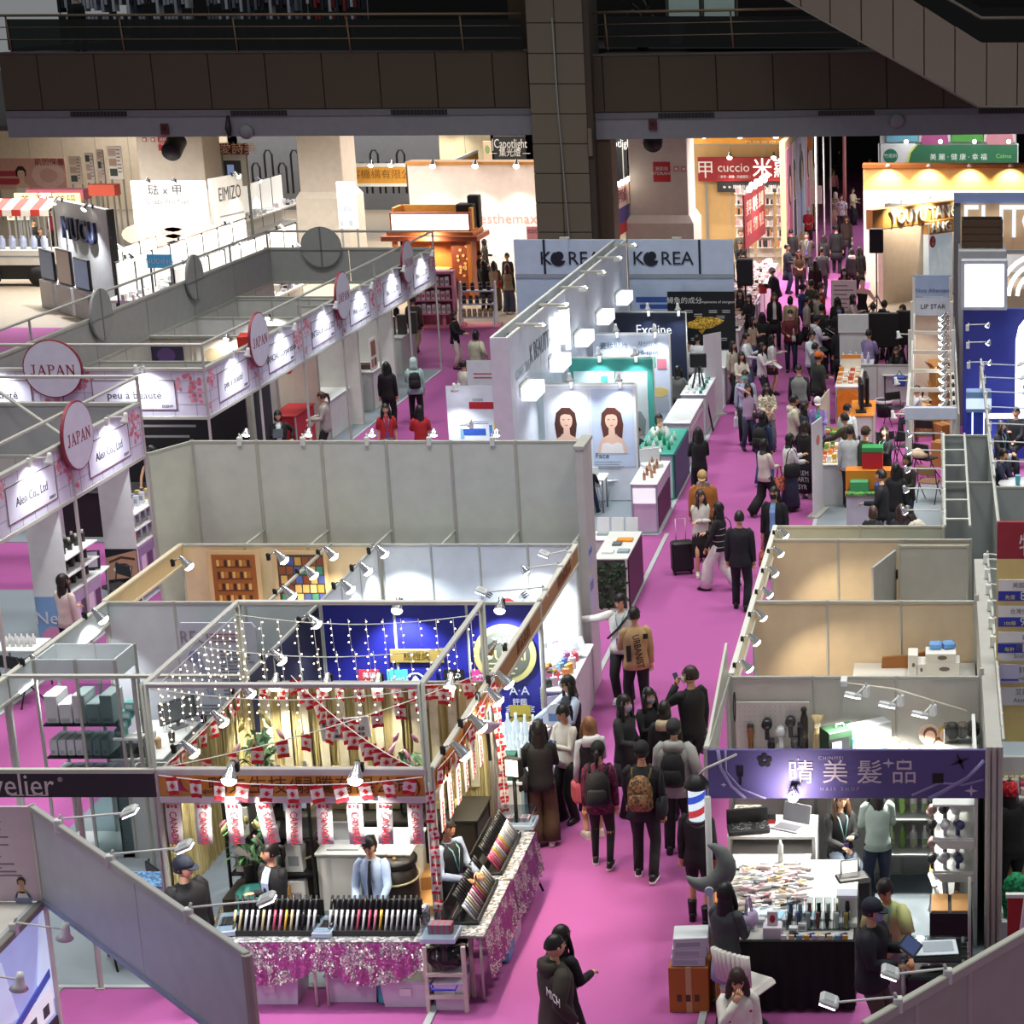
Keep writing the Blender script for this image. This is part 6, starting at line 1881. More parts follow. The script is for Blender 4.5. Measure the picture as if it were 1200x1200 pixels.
for y in(0,5.2,10.4):
 Mb().tb([(0,y,0),(0,y,2.45)],.03,ALU,6,False).o('post',t)
for i in rg_(7):
 y=32.2+i*1.45
 ArL('long-armed white lamp over the blue stand, %s from the camera'%nth(i+1),(.97,y,2.62),H2,.75,30,'bar',None,(.9,.94,1),i%2==0,up=.02)
for i,y in en((41.2,42.2,43.0)):
 ArL('small lamp near the blue wall beside the blank light box, %s of three'%nth(i+1),(.68,y,3.1-.25*(2-i)),H2,.45,60,'dome',None,(.85,.9,1),True,aim=(0,.1,-1))
WlK('partition_wall','grey end wall between the blue stand and the price stand',.95,31.3,4,31.3,2.45,0,3,M('aab0ae'))
t=Th('round_table','white round meeting table with a turquoise cup in the blue stand','table',(1.75,38.3,0))
Mb().la([(.0,.7),(.5,.7),(.52,.73),(0,.735)],WHT,20).o('top',t)
Mb().la([(.28,0),(.26,.03),(.04,.05),(.04,.7)],ALU,12).o('leg',t)
tag(Mb().la([(.045,0),(.06,.2),(.062,.21)],M('5fb6c4',.4),10).o('cup',None,(1.62,38.1,.735)),'turquoise tall cup on the round meeting table','cup')
tag(Mb().la([(.04,0),(.05,.12)],WHT,10).o('cup',None,(1.5,39.6,.9)),'small white cup beyond the round meeting table','cup')
t=Th('shell_chair','white shell chair beside the round meeting table','chair',(1.15,37.3,0))
Mb().lf([ell((0,.0+o,z),rx,ry,12)for z,rx,ry,o in((.4,.12,.12,0),(.44,.24,.24,0),(.5,.27,.26,.02),(.72,.26,.1,.2))],M('d6d6dc',.4)).o('shell',t)
for a in rg_(4):
 Mb().tb([(.1*cos(a*H2+.8),.1*sin(a*H2+.8),.42),(.24*cos(a*H2+.8),.24*sin(a*H2+.8),0)],.012,ALU,5).o('leg',t)
c=Ctr('white bar shelf under the blue wall',(.9,43.2,0),0,2.2,.5,1.0,M('3545a8'),WHT)
t=Th('raised_sign','tall outlined white letters EHTO on a lit frame, upper right edge','sign',(.55,52.8,0))
Mb().b(-.05,0,3.4,2.9,.15,5.0,M('cfae84',.5,'',0,.12),.01).o('backing',t)
Mb().b(-.1,-.1,4.78,2.9,.3,5.02,M('8fa3d0')).o('top_strip',t)
for i,chx in en('EHTO'):
 txt('letter',chx,1.25,M('e6eefb',.4,'',0,.8),t,(.35+i*.58,-.12,4.25),ext=.05,sx=.8)
Mb().b(-.1,-.05,0,.08,.15,5.0,M('6b6f72')).o('post',t)
t=Th('stage_crate','open dark brown timber crate on the grey cube below the outlined letters','crate',(.6,47.2,4.3))
for i in rg_(4):
 Mb().b(0,.0,i*.17,.98,.04,i*.17+.15,M('4a3522',.7,'wood')).o('board',t)
Mb().b(0,.04,0,.04,.8,.66,M('3a2a1c',.7,'wood')).b(.94,.04,0,.98,.8,.66,M('3a2a1c',.7,'wood')).b(0,.76,0,.98,.8,.66,M('3a2a1c',.7,'wood')).o('side',t)
t=Th('equipment_cube','grey boxed structure standing above the blue stand','cabinet',(.52,46.9,0))
Mb().b(0,0,0,1.15,1.3,4.28,M('a5a8aa'),.02).o('body',t)
Mb().b(1.15,.1,4.2,2.6,.2,4.28,M('8f9498')).o('shelf_edge',t)
def pa_speaker(label,x,y,top):
 t=Th('speaker_stand',label,'speaker',(x,y,0))
 Mb().b(-.22,-.2,top-.75,.22,.2,top,BLK,.03).b(-.18,-.206,top-.7,.18,-.2,top-.05,DARK).o('loudspeaker',t)
 Mb().tb([(0,0,.5),(0,0,top-.74)],.025,BLK,6).o('pole',t)
 for a in rg_(3):
  Mb().tb([(0,0,.9),(.45*cos(a*2.1+.5),.45*sin(a*2.1+.5),0)],.018,BLK,6).o('leg',t)
p=onY(1027,290,62)
pa_speaker('black loudspeaker on a tripod before the cream portal stand',p.x,62,onY(1027,268,62).z)
p=onY(873,312,55.5)
pa_speaker('black loudspeaker on a stand at the right end of the KOREA boards',p.x,55.5,onY(873,303,55.5).z)
t=Th('cutout_standee','life-size flat cut-out of a woman in a strapless black dress beside a pink board','standee',(-2.25,57.8,0))
Y_=M('e6b9a6')
m=Mb()
m.pz([(-.12,.55),(.16,.55),(.24,1.0),(.16,1.3),(.2,1.55),(-.12,1.58),(-.1,1.3),(-.2,1.0)],0,.02,M('141214'))
m.o('dress',t)
m=Mb()
m.pz([(-.12,1.58),(.2,1.55),(.28,1.66),(.1,1.72),(.1,1.78),(-.02,1.78),(-.02,1.72),(-.2,1.66)],0,.02,Y_).di(.04,1.9,.085,.12,0,.022,Y_,14).pz([(.28,1.66),(.45,1.35),(.22,1.12),(.2,1.18),(.36,1.36),(.2,1.55)],0,.02,Y_).pz([(-.2,1.66),(-.36,1.3),(-.3,1.75),(-.36,1.75),(-.42,1.25),(-.24,1.1),(-.12,1.5)],0,.02,Y_).pz([(-.12,0),(-.02,0),(.04,.55),(-.1,.55)],0,.02,Y_).pz([(.06,0),(.14,0),(.14,.55),(.05,.55)],0,.02,Y_)
m.o('figure',t)
m=Mb().pz([(-.07,1.8),(-.08,1.98),(.02,2.06),(.13,2.02),(.15,1.75),(.12,1.95),(.0,1.99)],-.004,.024,M('2a1a14'))
m.o('hair',t)
Mb().b(-.2,0,0,.3,.3,.02,M('c9b9b9')).o('foot',t)
t=Th('standing_sign','rounded pale pink notice board beside the black-dress cut-out','sign',(-2.75,57.6,0))
Mb().b(-.38,-.02,.75,.38,.02,2.0,M('e0c4c9'),.02).o('board',t)
m=Mb()
Rul(m,-.3,1.85,.6,8,.13,M('8a6a74'),-.024,.03)
m.o('print',t)
Mb().tb([(0,.02,0),(0,.02,.8)],.03,ALU,6).la([(.2,0),(.2,.03)],ALU,10).o('stand',t)
TANP=M('d3bfa2',.55)
GRP=M('b3b4b0')
for y,lb,n in((22.0,'white',3),(24.95,'nearer tan',3),(27.95,'farther tan',3)):
 WlK('partition_wall','back wall of the %s stand right of the aisle'%lb,XR,y,XW,y,2.5,0,n,(M('d3d0c6'),TANP,M('d8c6a6',.55))[int((y-22)/2.9)])
WlK('partition_wall','grey-green rear wall just behind the farther tan stand',XR,28.7,XW-.4,28.7,2.5,0,2,M('b5bdb0'))
t=Th('store_door','narrow grey door standing ajar in the farther tan stand','door',(-.62,27.9,0),-1.9)
Mb().b(0,-.02,.05,.95,.02,2.35,M('b0b2ae'),.006).o('leaf',t)
for z in(.5,1.2,1.9):
 Mb().b(-.03,-.03,z,.03,.03,z+.14,BLK).o('hinge',t)
WlK('partition_wall','grey side panel right of the ajar door',-.55,27.7,.45,27.7,2.48,0,1,GRP)
t=Th('light_rail','pale fascia beam with warm lamps along the aisle edge of the tan stands','fascia',(XR,22.05,0),H2)
L=6.6
Mb().b(0,-.02,2.2,L,.02,2.5,M('e3dcc4')).o('panel',t)
for z in(2.2,2.48):
 Mb().b(0,-.035,z,L,.035,z+.045,M('dfe0d6',.4),.006).o('rail',t)
for q in(0,2.9,5.9):
 Mb().la([(.025,0),(.025,2.52)],ALU,8,TR(q,0,0),False).o('post',t)
for i in rg_(7):
 ClL('clip spotlight on the light rail of the tan stands, %s from the camera'%nth(i+1),(XR+.02,22.25+i*.98,2.53),H2,34,aim=(0,-.7,-1),col=(1,.83,.58))
t=Th('cardboard_sheet','flattened brown cardboard box leaning on the nearer tan back wall','box',(-.42,24.75,1.64),.05)
Mb().pz([(-.32,0),(-.31,.15),(.0,.17),(.3,.23),(.34,0)],-.05,0,CARDD).o('sheet',t)
Mb().pz([(.08,.06),(.1,.12),(.18,.13),(.19,.06)],-.056,-.05,M('5a3a20')).o('mark',t)
c=Ctr('low cabinet hidden behind the white stand, carrying boxes',(-1.1,24.1,0),0,1.6,.8,1.64,GRP,GRP)
for i,(dx,z,w,h,lb)in en(((.95,0,.45,.2,'lower right'),(.95,.2,.4,.12,'upper right'),(.72,0,.13,.3,'upright, leftmost'),(.83,0,.12,.18,'small, second'))):
 t=Th('product_carton','white carton printed with a grey brush, %s of the pile before the tan wall'%lb,'box',(-1.1+dx,24.35,1.64+z))
 Mb().b(0,0,0,w,.3,h,M('dcdcd8'),.006).o('carton',t)
 Mb().di(w*.55,h*.55,w*.16,.03,-.004,0,M('6a625e'),10).o('print',t)
for i in rg_(2):
 tag(Mb().b(0,0,0,.16,.14,.09,M('6aa0e0'),.02).o('blue_pack',None,(-.1+i*.2,24.5,1.96),.3*i),'light blue pack lying on the white brush cartons, %s one'%('left','right')[i],'pack')
 # big pale wall and the row of stands left of the aisle
WlK('partition_wall','big pale double-height panel wall across the middle of the picture',XC,28.5,XA-.02,28.5,3.87,0,6,M('cfd3ce'),post=.03)
t=Th('end_pillar','tall white end pillar closing the right end of the big pale wall, with lilac notices','partition',(XA-.02,28.42,0))
t['kind']='thing'
Mb().b(0,-.35,0,.12,.35,3.87,M('c3bfc0'),.01).o('end_panel',t)
Mb().b(-.02,-.37,3.83,.14,.37,3.89,ALU,.006).o('cap',t)
for z,hh in((2.0,.32),(1.3,.55)):
 Mb().b(.1,-.33,z,.126,.0,z+hh,M('b9bcd9')).b(.12,-.3,z+hh*.6,.13,-.05,z+hh*.85,M('6a78b4')).o('notice',t)
WlK('partition_wall','short slanting return at the left end of the big pale wall',XC,28.5,XC-.35,27.7,3.87,0,1,M('cfd0c6'))
t=Th('overhead_trusswork','short aluminium ties between the big pale wall and the stand row','frame',(0,0,0))
for i in rg_(6):
 Mb().tb([(XC+.96*(i+1),28.48,2.48),(XC+.96*(i+1)-.02,27.72,2.48)],.022,ALU,6,False).o('tie',t)
for i,px in en((281,355,430,503,577)):
 ArL('lamp clamped on the top rail of the big pale wall, shining away, %s from the left'%nth(i+1),(onY(px,515,28.5).x,28.5,3.88),PI,.3,30,'dome',None,(.92,.96,1),True,aim=(0,-.3,-1))
TAN2=M('e6cfa8',.55)
WlK('partition_wall','tan lit back wall of the stand with bath pictures, below the big pale wall',XC,27.7,-8.3,27.7,2.5,0,3,TAN2)
WlK('partition_wall','white lit back wall of the stand with the small Korean flag',-8.15,27.7,XA,27.7,2.5,0,4,M('dfe6e8'))
WlK('partition_wall','partition between the tan stand and the white stand',-8.22,24.95,-8.22,27.65,2.5,0,3,M('dde2e2'))
t=Th('fascia_board','long tan wooden-look fascia along the far side of the left row','fascia',(XC,24.95,0),H2)
Mb().b(0,-.02,2.2,2.75,.02,2.5,M('dcc197')).o('panel',t)
for z in(2.18,2.47):
 Mb().b(0,-.035,z,2.75,.035,z+.04,M('dccfb4',.4),.006).o('rail',t)
for q,lb in((-10.7,'shelves of bottles'),(-9.72,'a pile of handmade soaps')):
 t=Pst('tan hung picture of %s in the tan stand'%lb,(q+.38,27.62,.9),0,.78,1.52,M('d9b98c'))
 m=Mb()
 if 'bottles' in lb:
  m.b(-.32,-.016,.62,.32,-.012,1.46,M('9c5a24'))
  for r in rg_(4):
   m.b(-.26,-.02,.72+r*.18,.26,-.016,.745+r*.18,M('6a3412'))
   for c in rg_(9):
    m.b(-.25+c*.056,-.022,.745+r*.18,-.21+c*.056,-.018,.84+r*.18,M(('e0b46a','b8742c','3a2416')[(c+r)%3]))
 else:
  m.b(-.34,-.016,.58,.34,-.012,1.46,M('3f3a30'))
  for r in rg_(6):
   for c in rg_(6):
    m.b(-.32+c*.11+.02*(r%2),-.022,.6+r*.14,-.23+c*.11+.02*(r%2),-.017,.72+r*.14,M(rnd.choice(['d9b06a','c99a4a','8a4a2c','4a5aa0','3f8a7a','e2c48a','7a3a24'])))
 Rul(m,-.25,.5,.5,2,.1,M('5a4632'),-.016,.035)
 Rul(m,-.32,.26,.64,3,.08,M('7a6448'),-.016,.025,3)
 m.o('print',t)
t=Th('light_rail','slanting rail with chrome lamps over the tan stand','rail',(-8.9,24.95,2.5),H2)
Mb().tb([(0,0,0),(2.75,0,0)],.025,ALU,6).o('rail',t)
for i in rg_(3):
 ClL('clip spotlight on the rail over the tan stand, %s from the camera'%nth(i+1),(-8.9,25.2+i*.95,2.52),H2,40,aim=(0,.3,-1),col=(1,.84,.6),sc=1.25)
for i in rg_(3):
 ClL('clip spotlight on the partition of the white stand, %s from the camera'%nth(i+1),(-8.2,25.5+i*.85,2.52),H2,46,aim=(0,-.1,-1),col=(.9,.97,1),sc=1.25)
ClL('clip spotlight at the left corner of the tan stand',(XC+.3,26.6,2.52),H2,45,aim=(0,-.2,-1),col=(1,.84,.58),sc=1.25)
ClL('clip spotlight hanging before the soap picture',(-9.55,26.9,2.52),H2,30,aim=(0,-.2,-1),col=(1,.84,.58),sc=1.25)
t=Th('flag_sticker','small South Korean flag print on the white stand back wall','flag',(-6.35,27.66,1.55))
m=Mb()
m.pz([(.13*cos(a),.13*sin(a))for a in[q*PI/8 for q in rg_(9)]],-.012,-.006,M('c03a44')).pz([(.13*cos(a),-.13*sin(a))for a in[q*PI/8 for q in rg_(9)]],-.012,-.006,M('2f4f98')).di(-.065,0,.065,.065,-.014,-.01,M('c03a44'),12).di(.065,0,.065,.065,-.014,-.01,M('2f4f98'),12)
m.o('taegeuk',t)
m=Mb()
for sx,sz in((-1,1),(1,1),(-1,-1),(1,-1)):
 for q in rg_(3):
  Tq=TR(sx*.27,0,sz*.18)@Matrix.Rotation(-sx*sz*.6,4,'Y')
  m.b(-.05,-.012,-.04+q*.035,.05,-.006,-.02+q*.035,M('3a3a3e'),0,Tq)
m.o('trigrams',t)
WOODF=M('a9783c',.5,'wood')
for k,(y0,y1,lab)in en(((19.15,22.0,'orange lit aisle fascia of the flag stand'),(22.05,24.9,'brown wood-look aisle fascia in front of the blue stand'),(24.95,27.7,'brown wood-look aisle fascia of the white stand'))):
 t=Th('fascia_board',lab,'fascia',(XA,y0,0),H2)
 L=y1-y0
 Mb().b(0,-.02,2.22,L,.02,2.5,(M('dd9a45')if k==0 else WOODF),.004).o('panel',t)
 for z in(2.19,2.47):
  Mb().b(0,-.035,z,L,.035,z+.04,M('d0ccc0',.4),.006).o('rail',t)
 txt('lettering',('鴨先生技','膜法花園','韓国化粧品')[k],.2,M('7a4a1c' if k else '9a5a24',.5),t,(L*.6,-.025,2.36))
 for q in(0,L):
  Mb().la([(.03,0),(.03,2.53)],ALU,8,TR(q,0,0),False).o('post',t)
for i,(y,a)in en(((25.4,-H2),(26.5,-H2),(27.2,-H2))):
 ArL('arm lamp on the wood-look fascia over the white stand, %s from the camera'%nth(i+1),(XA-.02,y,2.5),a,(.8,.5,.3)[i],55,('bar','dome','bar')[i],None,(.9,.97,1),True,up=-.02)
t=Ctr('white clothed table heaped with colourful tubes and packets at the aisle, white stand',(-5.9,25.7,0),0,.78,2.0,.95,M('d6d3da',.6),M('e9ebee'),'product_table','table')
Mb().pz([(0,0),(0,.92),(.4,.85),(.78,.92),(.78,0)],-.03,-.01,M('d9dade',.7,'cloth')).o('cloth_front',t)
for i in rg_(34):
 hx=('d9525a','e98a4a','4a6ab8','e9c9d3','f2f2f0','7ab0c9','e3b04a','b56a9a')[i%8]
 T=rotz(uni(0,3))
 tag(Mb().b(-.035,-.05,0,.035,.05,.12+.06*rnd.random(),M(hx,.45),.006,T).la([(.02,.18),(.02,.2)],WHT,6).o('packet',None,(-5.78+.13*(i%5)+uni(0,.04),25.85+.25*(i//5)+uni(0,.1),.95)),'small bright packet in the heap on the white clothed table','packet','packets on the white clothed table')
for i,(dx,dy,w)in en(((.25,.9,.5),(.5,1.3,.6),(.2,1.7,.45))):
 t=Th('display_card','tilted white display card among the packets, %s from the camera'%nth(i+1),'card',(-5.8+dx,25.6+dy,1.0),.8)
 Mb().b(-w/2,-.01,0,w/2,.01,.28,M('eceef0'),.004,Matrix.Rotation(-.5,4,'X')).b(-w*.35,-.014,.1,w*.3,-.01,.2,M('c9d0d9'),0,Matrix.Rotation(-.5,4,'X')).o('card',t)
t=Th('bouquet','little bunch of orange and green flowers on the near corner of the white clothed table','flowers',(-5.45,25.85,.95))
Mb().la([(.05,0),(.06,.1),(.04,.12)],M('3a4a3a'),8).o('pot',t)
f=Mb()
for i in rg_(14):
 a,r=i*2.4,uni(.04,.14)
 f.ball((r*cos(a),r*sin(a),.2+uni(0,.16)),.035,.035,.03,M(rnd.choice(['d9a14a','5a7a3a','e2b88a','7a9a4a']),.7),6,4)
f.o('blooms',t)
ArL('white swing lamp standing over the white clothed table',(-5.75,27.2,1.1),-1.0,.2,20,'bar',None,(.95,.98,1))
BLU2=M('23268a',.45)
WlK('partition_wall','royal blue back wall with sponsor logos and a gold plate',-8.2,24.9,XA,24.9,2.5,0,3,BLU2)
WlK('partition_wall','dark blue-black left half of the sponsor wall stand',-8.22,22.05,-8.22,24.85,2.5,0,3,M('20222e'))
WY_=24.88
def wprint(t,m,nm):
 return m.o(nm,t)
t=Th('wall_print','gold plate and five square sponsor logos on the royal blue wall','print',(-6.9,WY_,0))
Mb().b(-.42,-.03,1.66,.3,-.01,1.85,M('bfa45a',.35,'',.5),.006).o('gold_plate',t)
txt('plate_text','認證獎',.12,M('5a4a1a'),t,(-.06,-.034,1.75))
for i,hx in en(('c2364a','4fb3b0','23268a','17171c','c23a86')):
 Mb().b(-.86+i*.38,-.025,1.3,-.58+i*.38,-.012,1.56,M(hx,.5)).b(-.86+i*.38,-.025,1.14,-.52+i*.38,-.012,1.26,M(('e6e6e6','cfd6e6','4a8a5a','dfe3e9','cfd9e6')[i],.5)).o('logo',t)
 if i==2:
  m=Mb()
  m.tb([(-.1+.11*cos(a),-.03,1.43+.08*sin(a))for a in[q*PI/8 for q in rg_(17)]],.014,WHT,5).pz([(-.17,1.39),(-.1,1.49),(-.03,1.39)],-.03,-.02,WHT)
  m.o('emblem',t)
 txt('logo_text',('美麗\n人生','meiri','認證','MED\nmake','me\nbe')[i],.09 if i!=2 else .07,WHT,t,(-.72+i*.38,-.03,1.43 if i!=2 else 1.34))
 txt('logo_text','標章',.06,M('3a3a44'),t,(-.69+i*.38,-.03,1.2))
t=Th('wall_print','round gold award seal lettered DUBAI on the royal blue wall','print',(-5.78,WY_,1.78))
Mb().di(0,0,.42,.42,-.03,-.01,M('bdb774'),32).di(0,0,.34,.34,-.034,-.028,M('565a50'),28).o('seal',t)
txt('seal_text','TASTE',.11,M('dcdcd0'),t,(0,-.038,.19))
txt('seal_text','DUBAI',.2,M('d9d08a'),t,(0,-.038,-.02))
m=Mb()
Rul(m,-.25,-.12,.5,3,.07,M('c9c48a'),-.038,.02)
m.o('lines',t)
t=Th('wall_print','white A.A. laurel lettering below the award seal on the royal blue wall','print',(-5.62,WY_,1.1))
txt('lettering','A·A',.17,M('d9dbe6'),t,(0,-.012,.15))
txt('lettering','評鑑\n金獎肯定',.1,M('d9dbe6'),t,(0,-.012,-.06))
m=Mb()
for sx in(-1,1):
 for q in rg_(7):
  a=-.9+q*.3
  m.di(sx*(.28+.02),.3*a*.5+.05,.02,.035,-.014,-.008,M('c9c9b0'),6)
m.o('laurel',t)
t=Th('wall_print','gold medal print with a square ribbon low on the royal blue wall','print',(-5.62,WY_,.95))
Mb().di(0,-.25,.21,.21,-.02,-.008,M('b9a84a',.4,'',.4),24).di(0,-.25,.17,.17,-.024,-.018,M('c9bb62',.4,'',.3),20).b(-.14,-.02,-.06,.14,-.01,.1,M('c2b04c',.4)).o('medal',t)
for i,(x,y)in en(((-7.1,24.8),(-5.75,24.8))):
 ClL('clip spotlight glowing at the top of the royal blue wall, %s one'%('left','right')[i],(x,y,2.52),0,55,aim=(0,.25,-1),col=(.86,.9,1),sc=1.25)
for i,y in en((22.6,24.0)):
 ClL('clip spotlight on the dark left partition of the sponsor stand, %s one'%('nearer','farther')[i],(-8.2,y,2.52),H2,35,aim=(0,-.2,-1),col=(.9,.94,1),sc=1.25)
ClL('clip spotlight on the wood-look fascia by the award seal',(XA-.02,22.9,2.52),-H2,30,aim=(0,-.1,-1),col=(.9,.95,1),sc=1.25)
t=Th('bottle_table','white counter of clear bottles in front of the royal blue wall at the aisle','table',(-5.92,22.45,0))
Mb().b(0,0,0,.8,2.0,.92,M('d3d8da'),.01).o('body',t)
Mb().b(-.02,-.02,.92,.82,2.02,.96,M('dfe6ea',.3),.006).o('top',t)
Mb().b(.8,.0,.1,.83,1.2,.9,M('8fb9bd',.4)).o('side_print',t)
bm=Mb().la([(.032,0),(.036,.02),(.036,.15),(.014,.19),(.014,.25)],M('d6e3ea',.12),8).mesh('clear_bottle')
for i in rg_(36):
 o=link('clear_bottle',bm,None,(-5.8+.11*(i%6),22.7+.24*(i//6)+uni(0,.05),.96))
 sc_=.8+.4*(i>29)+uni(0,.2)
 o.scale=(sc_,sc_,sc_)
 tag(o,'clear bottle in the crowd on the counter before the royal blue wall','bottle','clear bottles before the royal blue wall')
t=Th('leaflet_box','dark green leaflet box with pale characters on the bottle counter','box',(-5.3,22.5,.96))
Mb().b(-.12,-.02,0,.12,.14,.34,M('1f5a4a'),.006).o('box',t)
txt('lettering','花漾\n草本',.1,M('cfe0d6'),t,(0,-.025,.17))
# flag stand (Canada)
t=Th('overhead_trusswork','raised aluminium frame of posts and beams over the flag stand','frame',(0,0,0))
fx0,fx1,fy0,fy1,fz=-8.19,-5.33,19.1,21.9,3.45
for a,b in(((fx0,fy0,fz),(fx1,fy0,fz)),((fx0,fy1,fz),(fx1,fy1,fz)),((fx0,fy0,fz),(fx0,fy1,fz)),((fx1,fy0,fz),(fx1,fy1,fz))):
 Mb().tb([a,b],.034,M('c9c9c6',.4),6,False).o('beam',t)
for x in(fx0,fx1):
 for y in(fy0,fy1):
  m=Mb()
  for dx,dy in((-.018,-.018),(.018,-.018),(.018,.018),(-.018,.018)):
   m.tb([(x+dx,y+dy,0),(x+dx,y+dy,fz+.02)],.018,ALU,6)
  m.o('post',t)
t=Th('fascia_board','orange front fascia with brown Chinese company lettering on the flag stand','fascia',(fx0,19.1,0))
Lf=fx1-fx0
Mb().b(0,-.02,2.22,Lf,.02,2.46,M('d8963e'),.004).o('panel',t)
for z in(2.46,2.15):
 Mb().b(0,-.04,z,Lf,.04,z+.075,M('d6d2d2',.4),.008).o('rail',t)
txt('lettering','鴨先生技(騄騰有限公司)',.21,M('6a3a1c'),t,(1.68,-.024,2.335))
txt('number','D0303',.13,M('efe0c4'),t,(2.58,-.024,2.335))
txt('emblem_text','Expo',.08,M('4a2a1a'),t,(.52,-.024,2.28))
m=Mb().pz([(.12,2.27),(.22,2.33),(.28,2.42),(.3,2.33),(.36,2.27),(.26,2.29)],-.028,-.02,M('b53a7a')).pz([(.15,2.35),(.24,2.33),(.22,2.42)],-.03,-.02,M('4a4ab0'))
m.o('emblem',t)
WHF,REDF=M('ece6e4',.75,'cloth'),M('c9202c',.75,'cloth')
LEAF=[(0,.5),(.09,.3),(.2,.36),(.17,.12),(.36,.24),(.33,.1),(.46,.06),(.28,-.12),(.32,-.2),(.06,-.18),(.06,-.42),(-.06,-.42),(-.06,-.18),(-.32,-.2),(-.28,-.12),(-.46,.06),(-.33,.1),(-.36,.24),(-.17,.12),(-.2,.36),(-.09,.3)]
def _flag_meshes():
 f=Mb()
 n=5
 def strip(z0,z1,mat):
  f.add([(-.085+.17*i/n,.012*sin(i*1.6+z*9),z)for z in(z0,z1)for i in rg_(n+1)],[(i,i+1,i+n+2,i+n+1)for i in rg_(n)],mat,True)
 strip(-.06,0,REDF)
 strip(-.2,-.06,WHF)
 strip(-.26,-.2,REDF)
 lf=Mb()
 for s_ in(-.016,.016):
  lf.pz([(b*.1*1,a*.1-.13)for a,b in LEAF],s_-.001,s_+.001,REDF)
 return f.mesh('flag'),lf.mesh('maple_leaf')
FLAG,FLEAF=_flag_meshes()
def Bnt(label,a,b,n,sag=.12,rz=0.0,sc=1.0,jit=.25):
 a,b=V(a),V(b)
 t=Th('flag_bunting',label,'bunting',a,0)
 pts=[a+(b-a)*(i/24)-V((0,0,sag*4*(i/24)*(1-i/24)))-a for i in rg_(25)]
 Mb().tb(pts,.007,WHF,4).o('string',t)
 sc*=.76
 for i in rg_(n):
  u=(i+.5)/n
  p=(b-a)*u-V((0,0,sag*4*u*(1-u)))
  o=link('flag',FLAG,t,p)
  o.rotation_euler=(uni(-.2,.2),uni(-jit,jit),rz+uni(-.5,.5))
  o.scale=(sc,sc,sc)
  link('maple_leaf',FLEAF,o)
 return t
Bnt('maple-leaf bunting draped low across the orange front fascia',(fx0+.1,18.98,2.5),(fx1-.02,18.98,2.48),11,.1)
Bnt('maple-leaf bunting sweeping down from rear left to front right over the flag stand',(-7.6,21.8,2.58),(-5.45,19.15,2.5),16,.12,.7)
Bnt('maple-leaf bunting sweeping up from front left to rear right over the flag stand',(-8.1,19.2,2.5),(-5.4,21.7,2.62),13,.1,-.1)
Bnt('maple-leaf bunting along the left side wall of the flag stand',(-8.1,19.3,2.52),(-8.1,21.8,2.54),9,.05,1.2)
Bnt('maple-leaf bunting along the rear rail before the raffia curtain',(-8.0,21.75,2.5),(-5.4,21.75,2.5),12,.03,0)
Bnt('maple-leaf bunting around the orange aisle fascia',(XA+.06,19.2,2.48),(XA+.06,21.9,2.5),12,.1,H2)
Bnt('maple-leaf bunting twisting down the front right post',(fx1+.03,19.02,2.4),(fx1+.05,19.04,.75),8,.0,.3,.7)
Bnt('maple-leaf bunting hanging down the rear right post by the aisle',(XA+.05,21.95,2.5),(XA+.12,21.85,.9),10,.0,.6,.8)
for i in rg_(9):
 x=fx0+.17+i*(Lf-.32)/8
 t=Th('hanging_banner','white cloth banner lettered CANADA in red down its length, %s from the left'%nth(i+1),'banner',(x,19.08,2.15),uni(-.15,.15),None)
 t.rotation_euler[1]=(0,.03,-.02,.14,.05,.02,-.01,.03,.0)[i]if i!=3 else-.13
 m=Mb()
 m.lf([[(-.08,-.004+.01*sin(z*7),z),(.08,.004+.01*sin(z*7+1),z),(.08,.01+.01*sin(z*7+1),z),(-.08,.006+.01*sin(z*7),z)]for z in(-.47,-.3,-.15,0)],WHF,True)
 m.o('cloth',t)
 txt('lettering','CANADA',.11,M('b8202c',.7),t,(0,-.022,-.28),rot=(H2,H2,0),ext=.002,sx=.82)
 m=Mb().b(-.055,-.02,-.055,-.028,-.016,-.015,REDF).b(.028,-.02,-.055,.055,-.016,-.015,REDF)
 m.pz([(b*.035,a*.035-.035)for a,b in LEAF],-.022,-.016,REDF)
 m.o('small_flag',t)
for i in rg_(6):
 t=Th('hanging_banner','cloth CANADA banner on the aisle side under the orange fascia, %s from the camera'%nth(i+1),'banner',(XA+.02,19.4+i*.36,2.2),H2)
 Mb().b(-.08,-.006,-.5,.08,.004,0,WHF).o('cloth',t)
 txt('lettering','CANADA',.11,M('b8202c',.7),t,(0,-.012,-.3),rot=(H2,H2,0),ext=.002,sx=.86)
RAF=[M('c9bd8a',.8),M('b9ac76',.8),M('d6cc9e',.8),M('a89a62',.8)]
def raffia(label,x,y,L,rz,z0,z1,n):
 t=Th('raffia_curtain',label,'curtain',(x,y,0),rz)
 Mb().tb([(0,0,z1),(L,0,z1)],.02,ALU,6).o('rail',t)
 for k in rg_(4):
  m=Mb()
  for i in rg_(n//4):
   q=L*(k+rnd.random())/4
   w=uni(.008,.02)
   d0,d1=uni(-.05,0),uni(-.06,0)
   j=uni(-.03,.03)
   m.add([(q,d0,z1),(q+w,d0,z1),(q+w+j,d1,z0+uni(0,.15)),(q+j,d1,z0)],[(0,1,2,3)],rnd.choice(RAF))
  m.o('strands',t)['kind']='stuff'
 Mb().b(0,.01,z0,L,.03,z1,M('b9b08a',.7,'cloth')).o('backing',t)
 return t
raffia('pale straw raffia curtain across the rear of the flag stand',-8.05,21.93,2.7,0,.7,2.45,700)
raffia('straw raffia fringe over the left side wall of the flag stand',-8.16,19.2,2.7,H2,.9,2.45,700)
m=Mb()
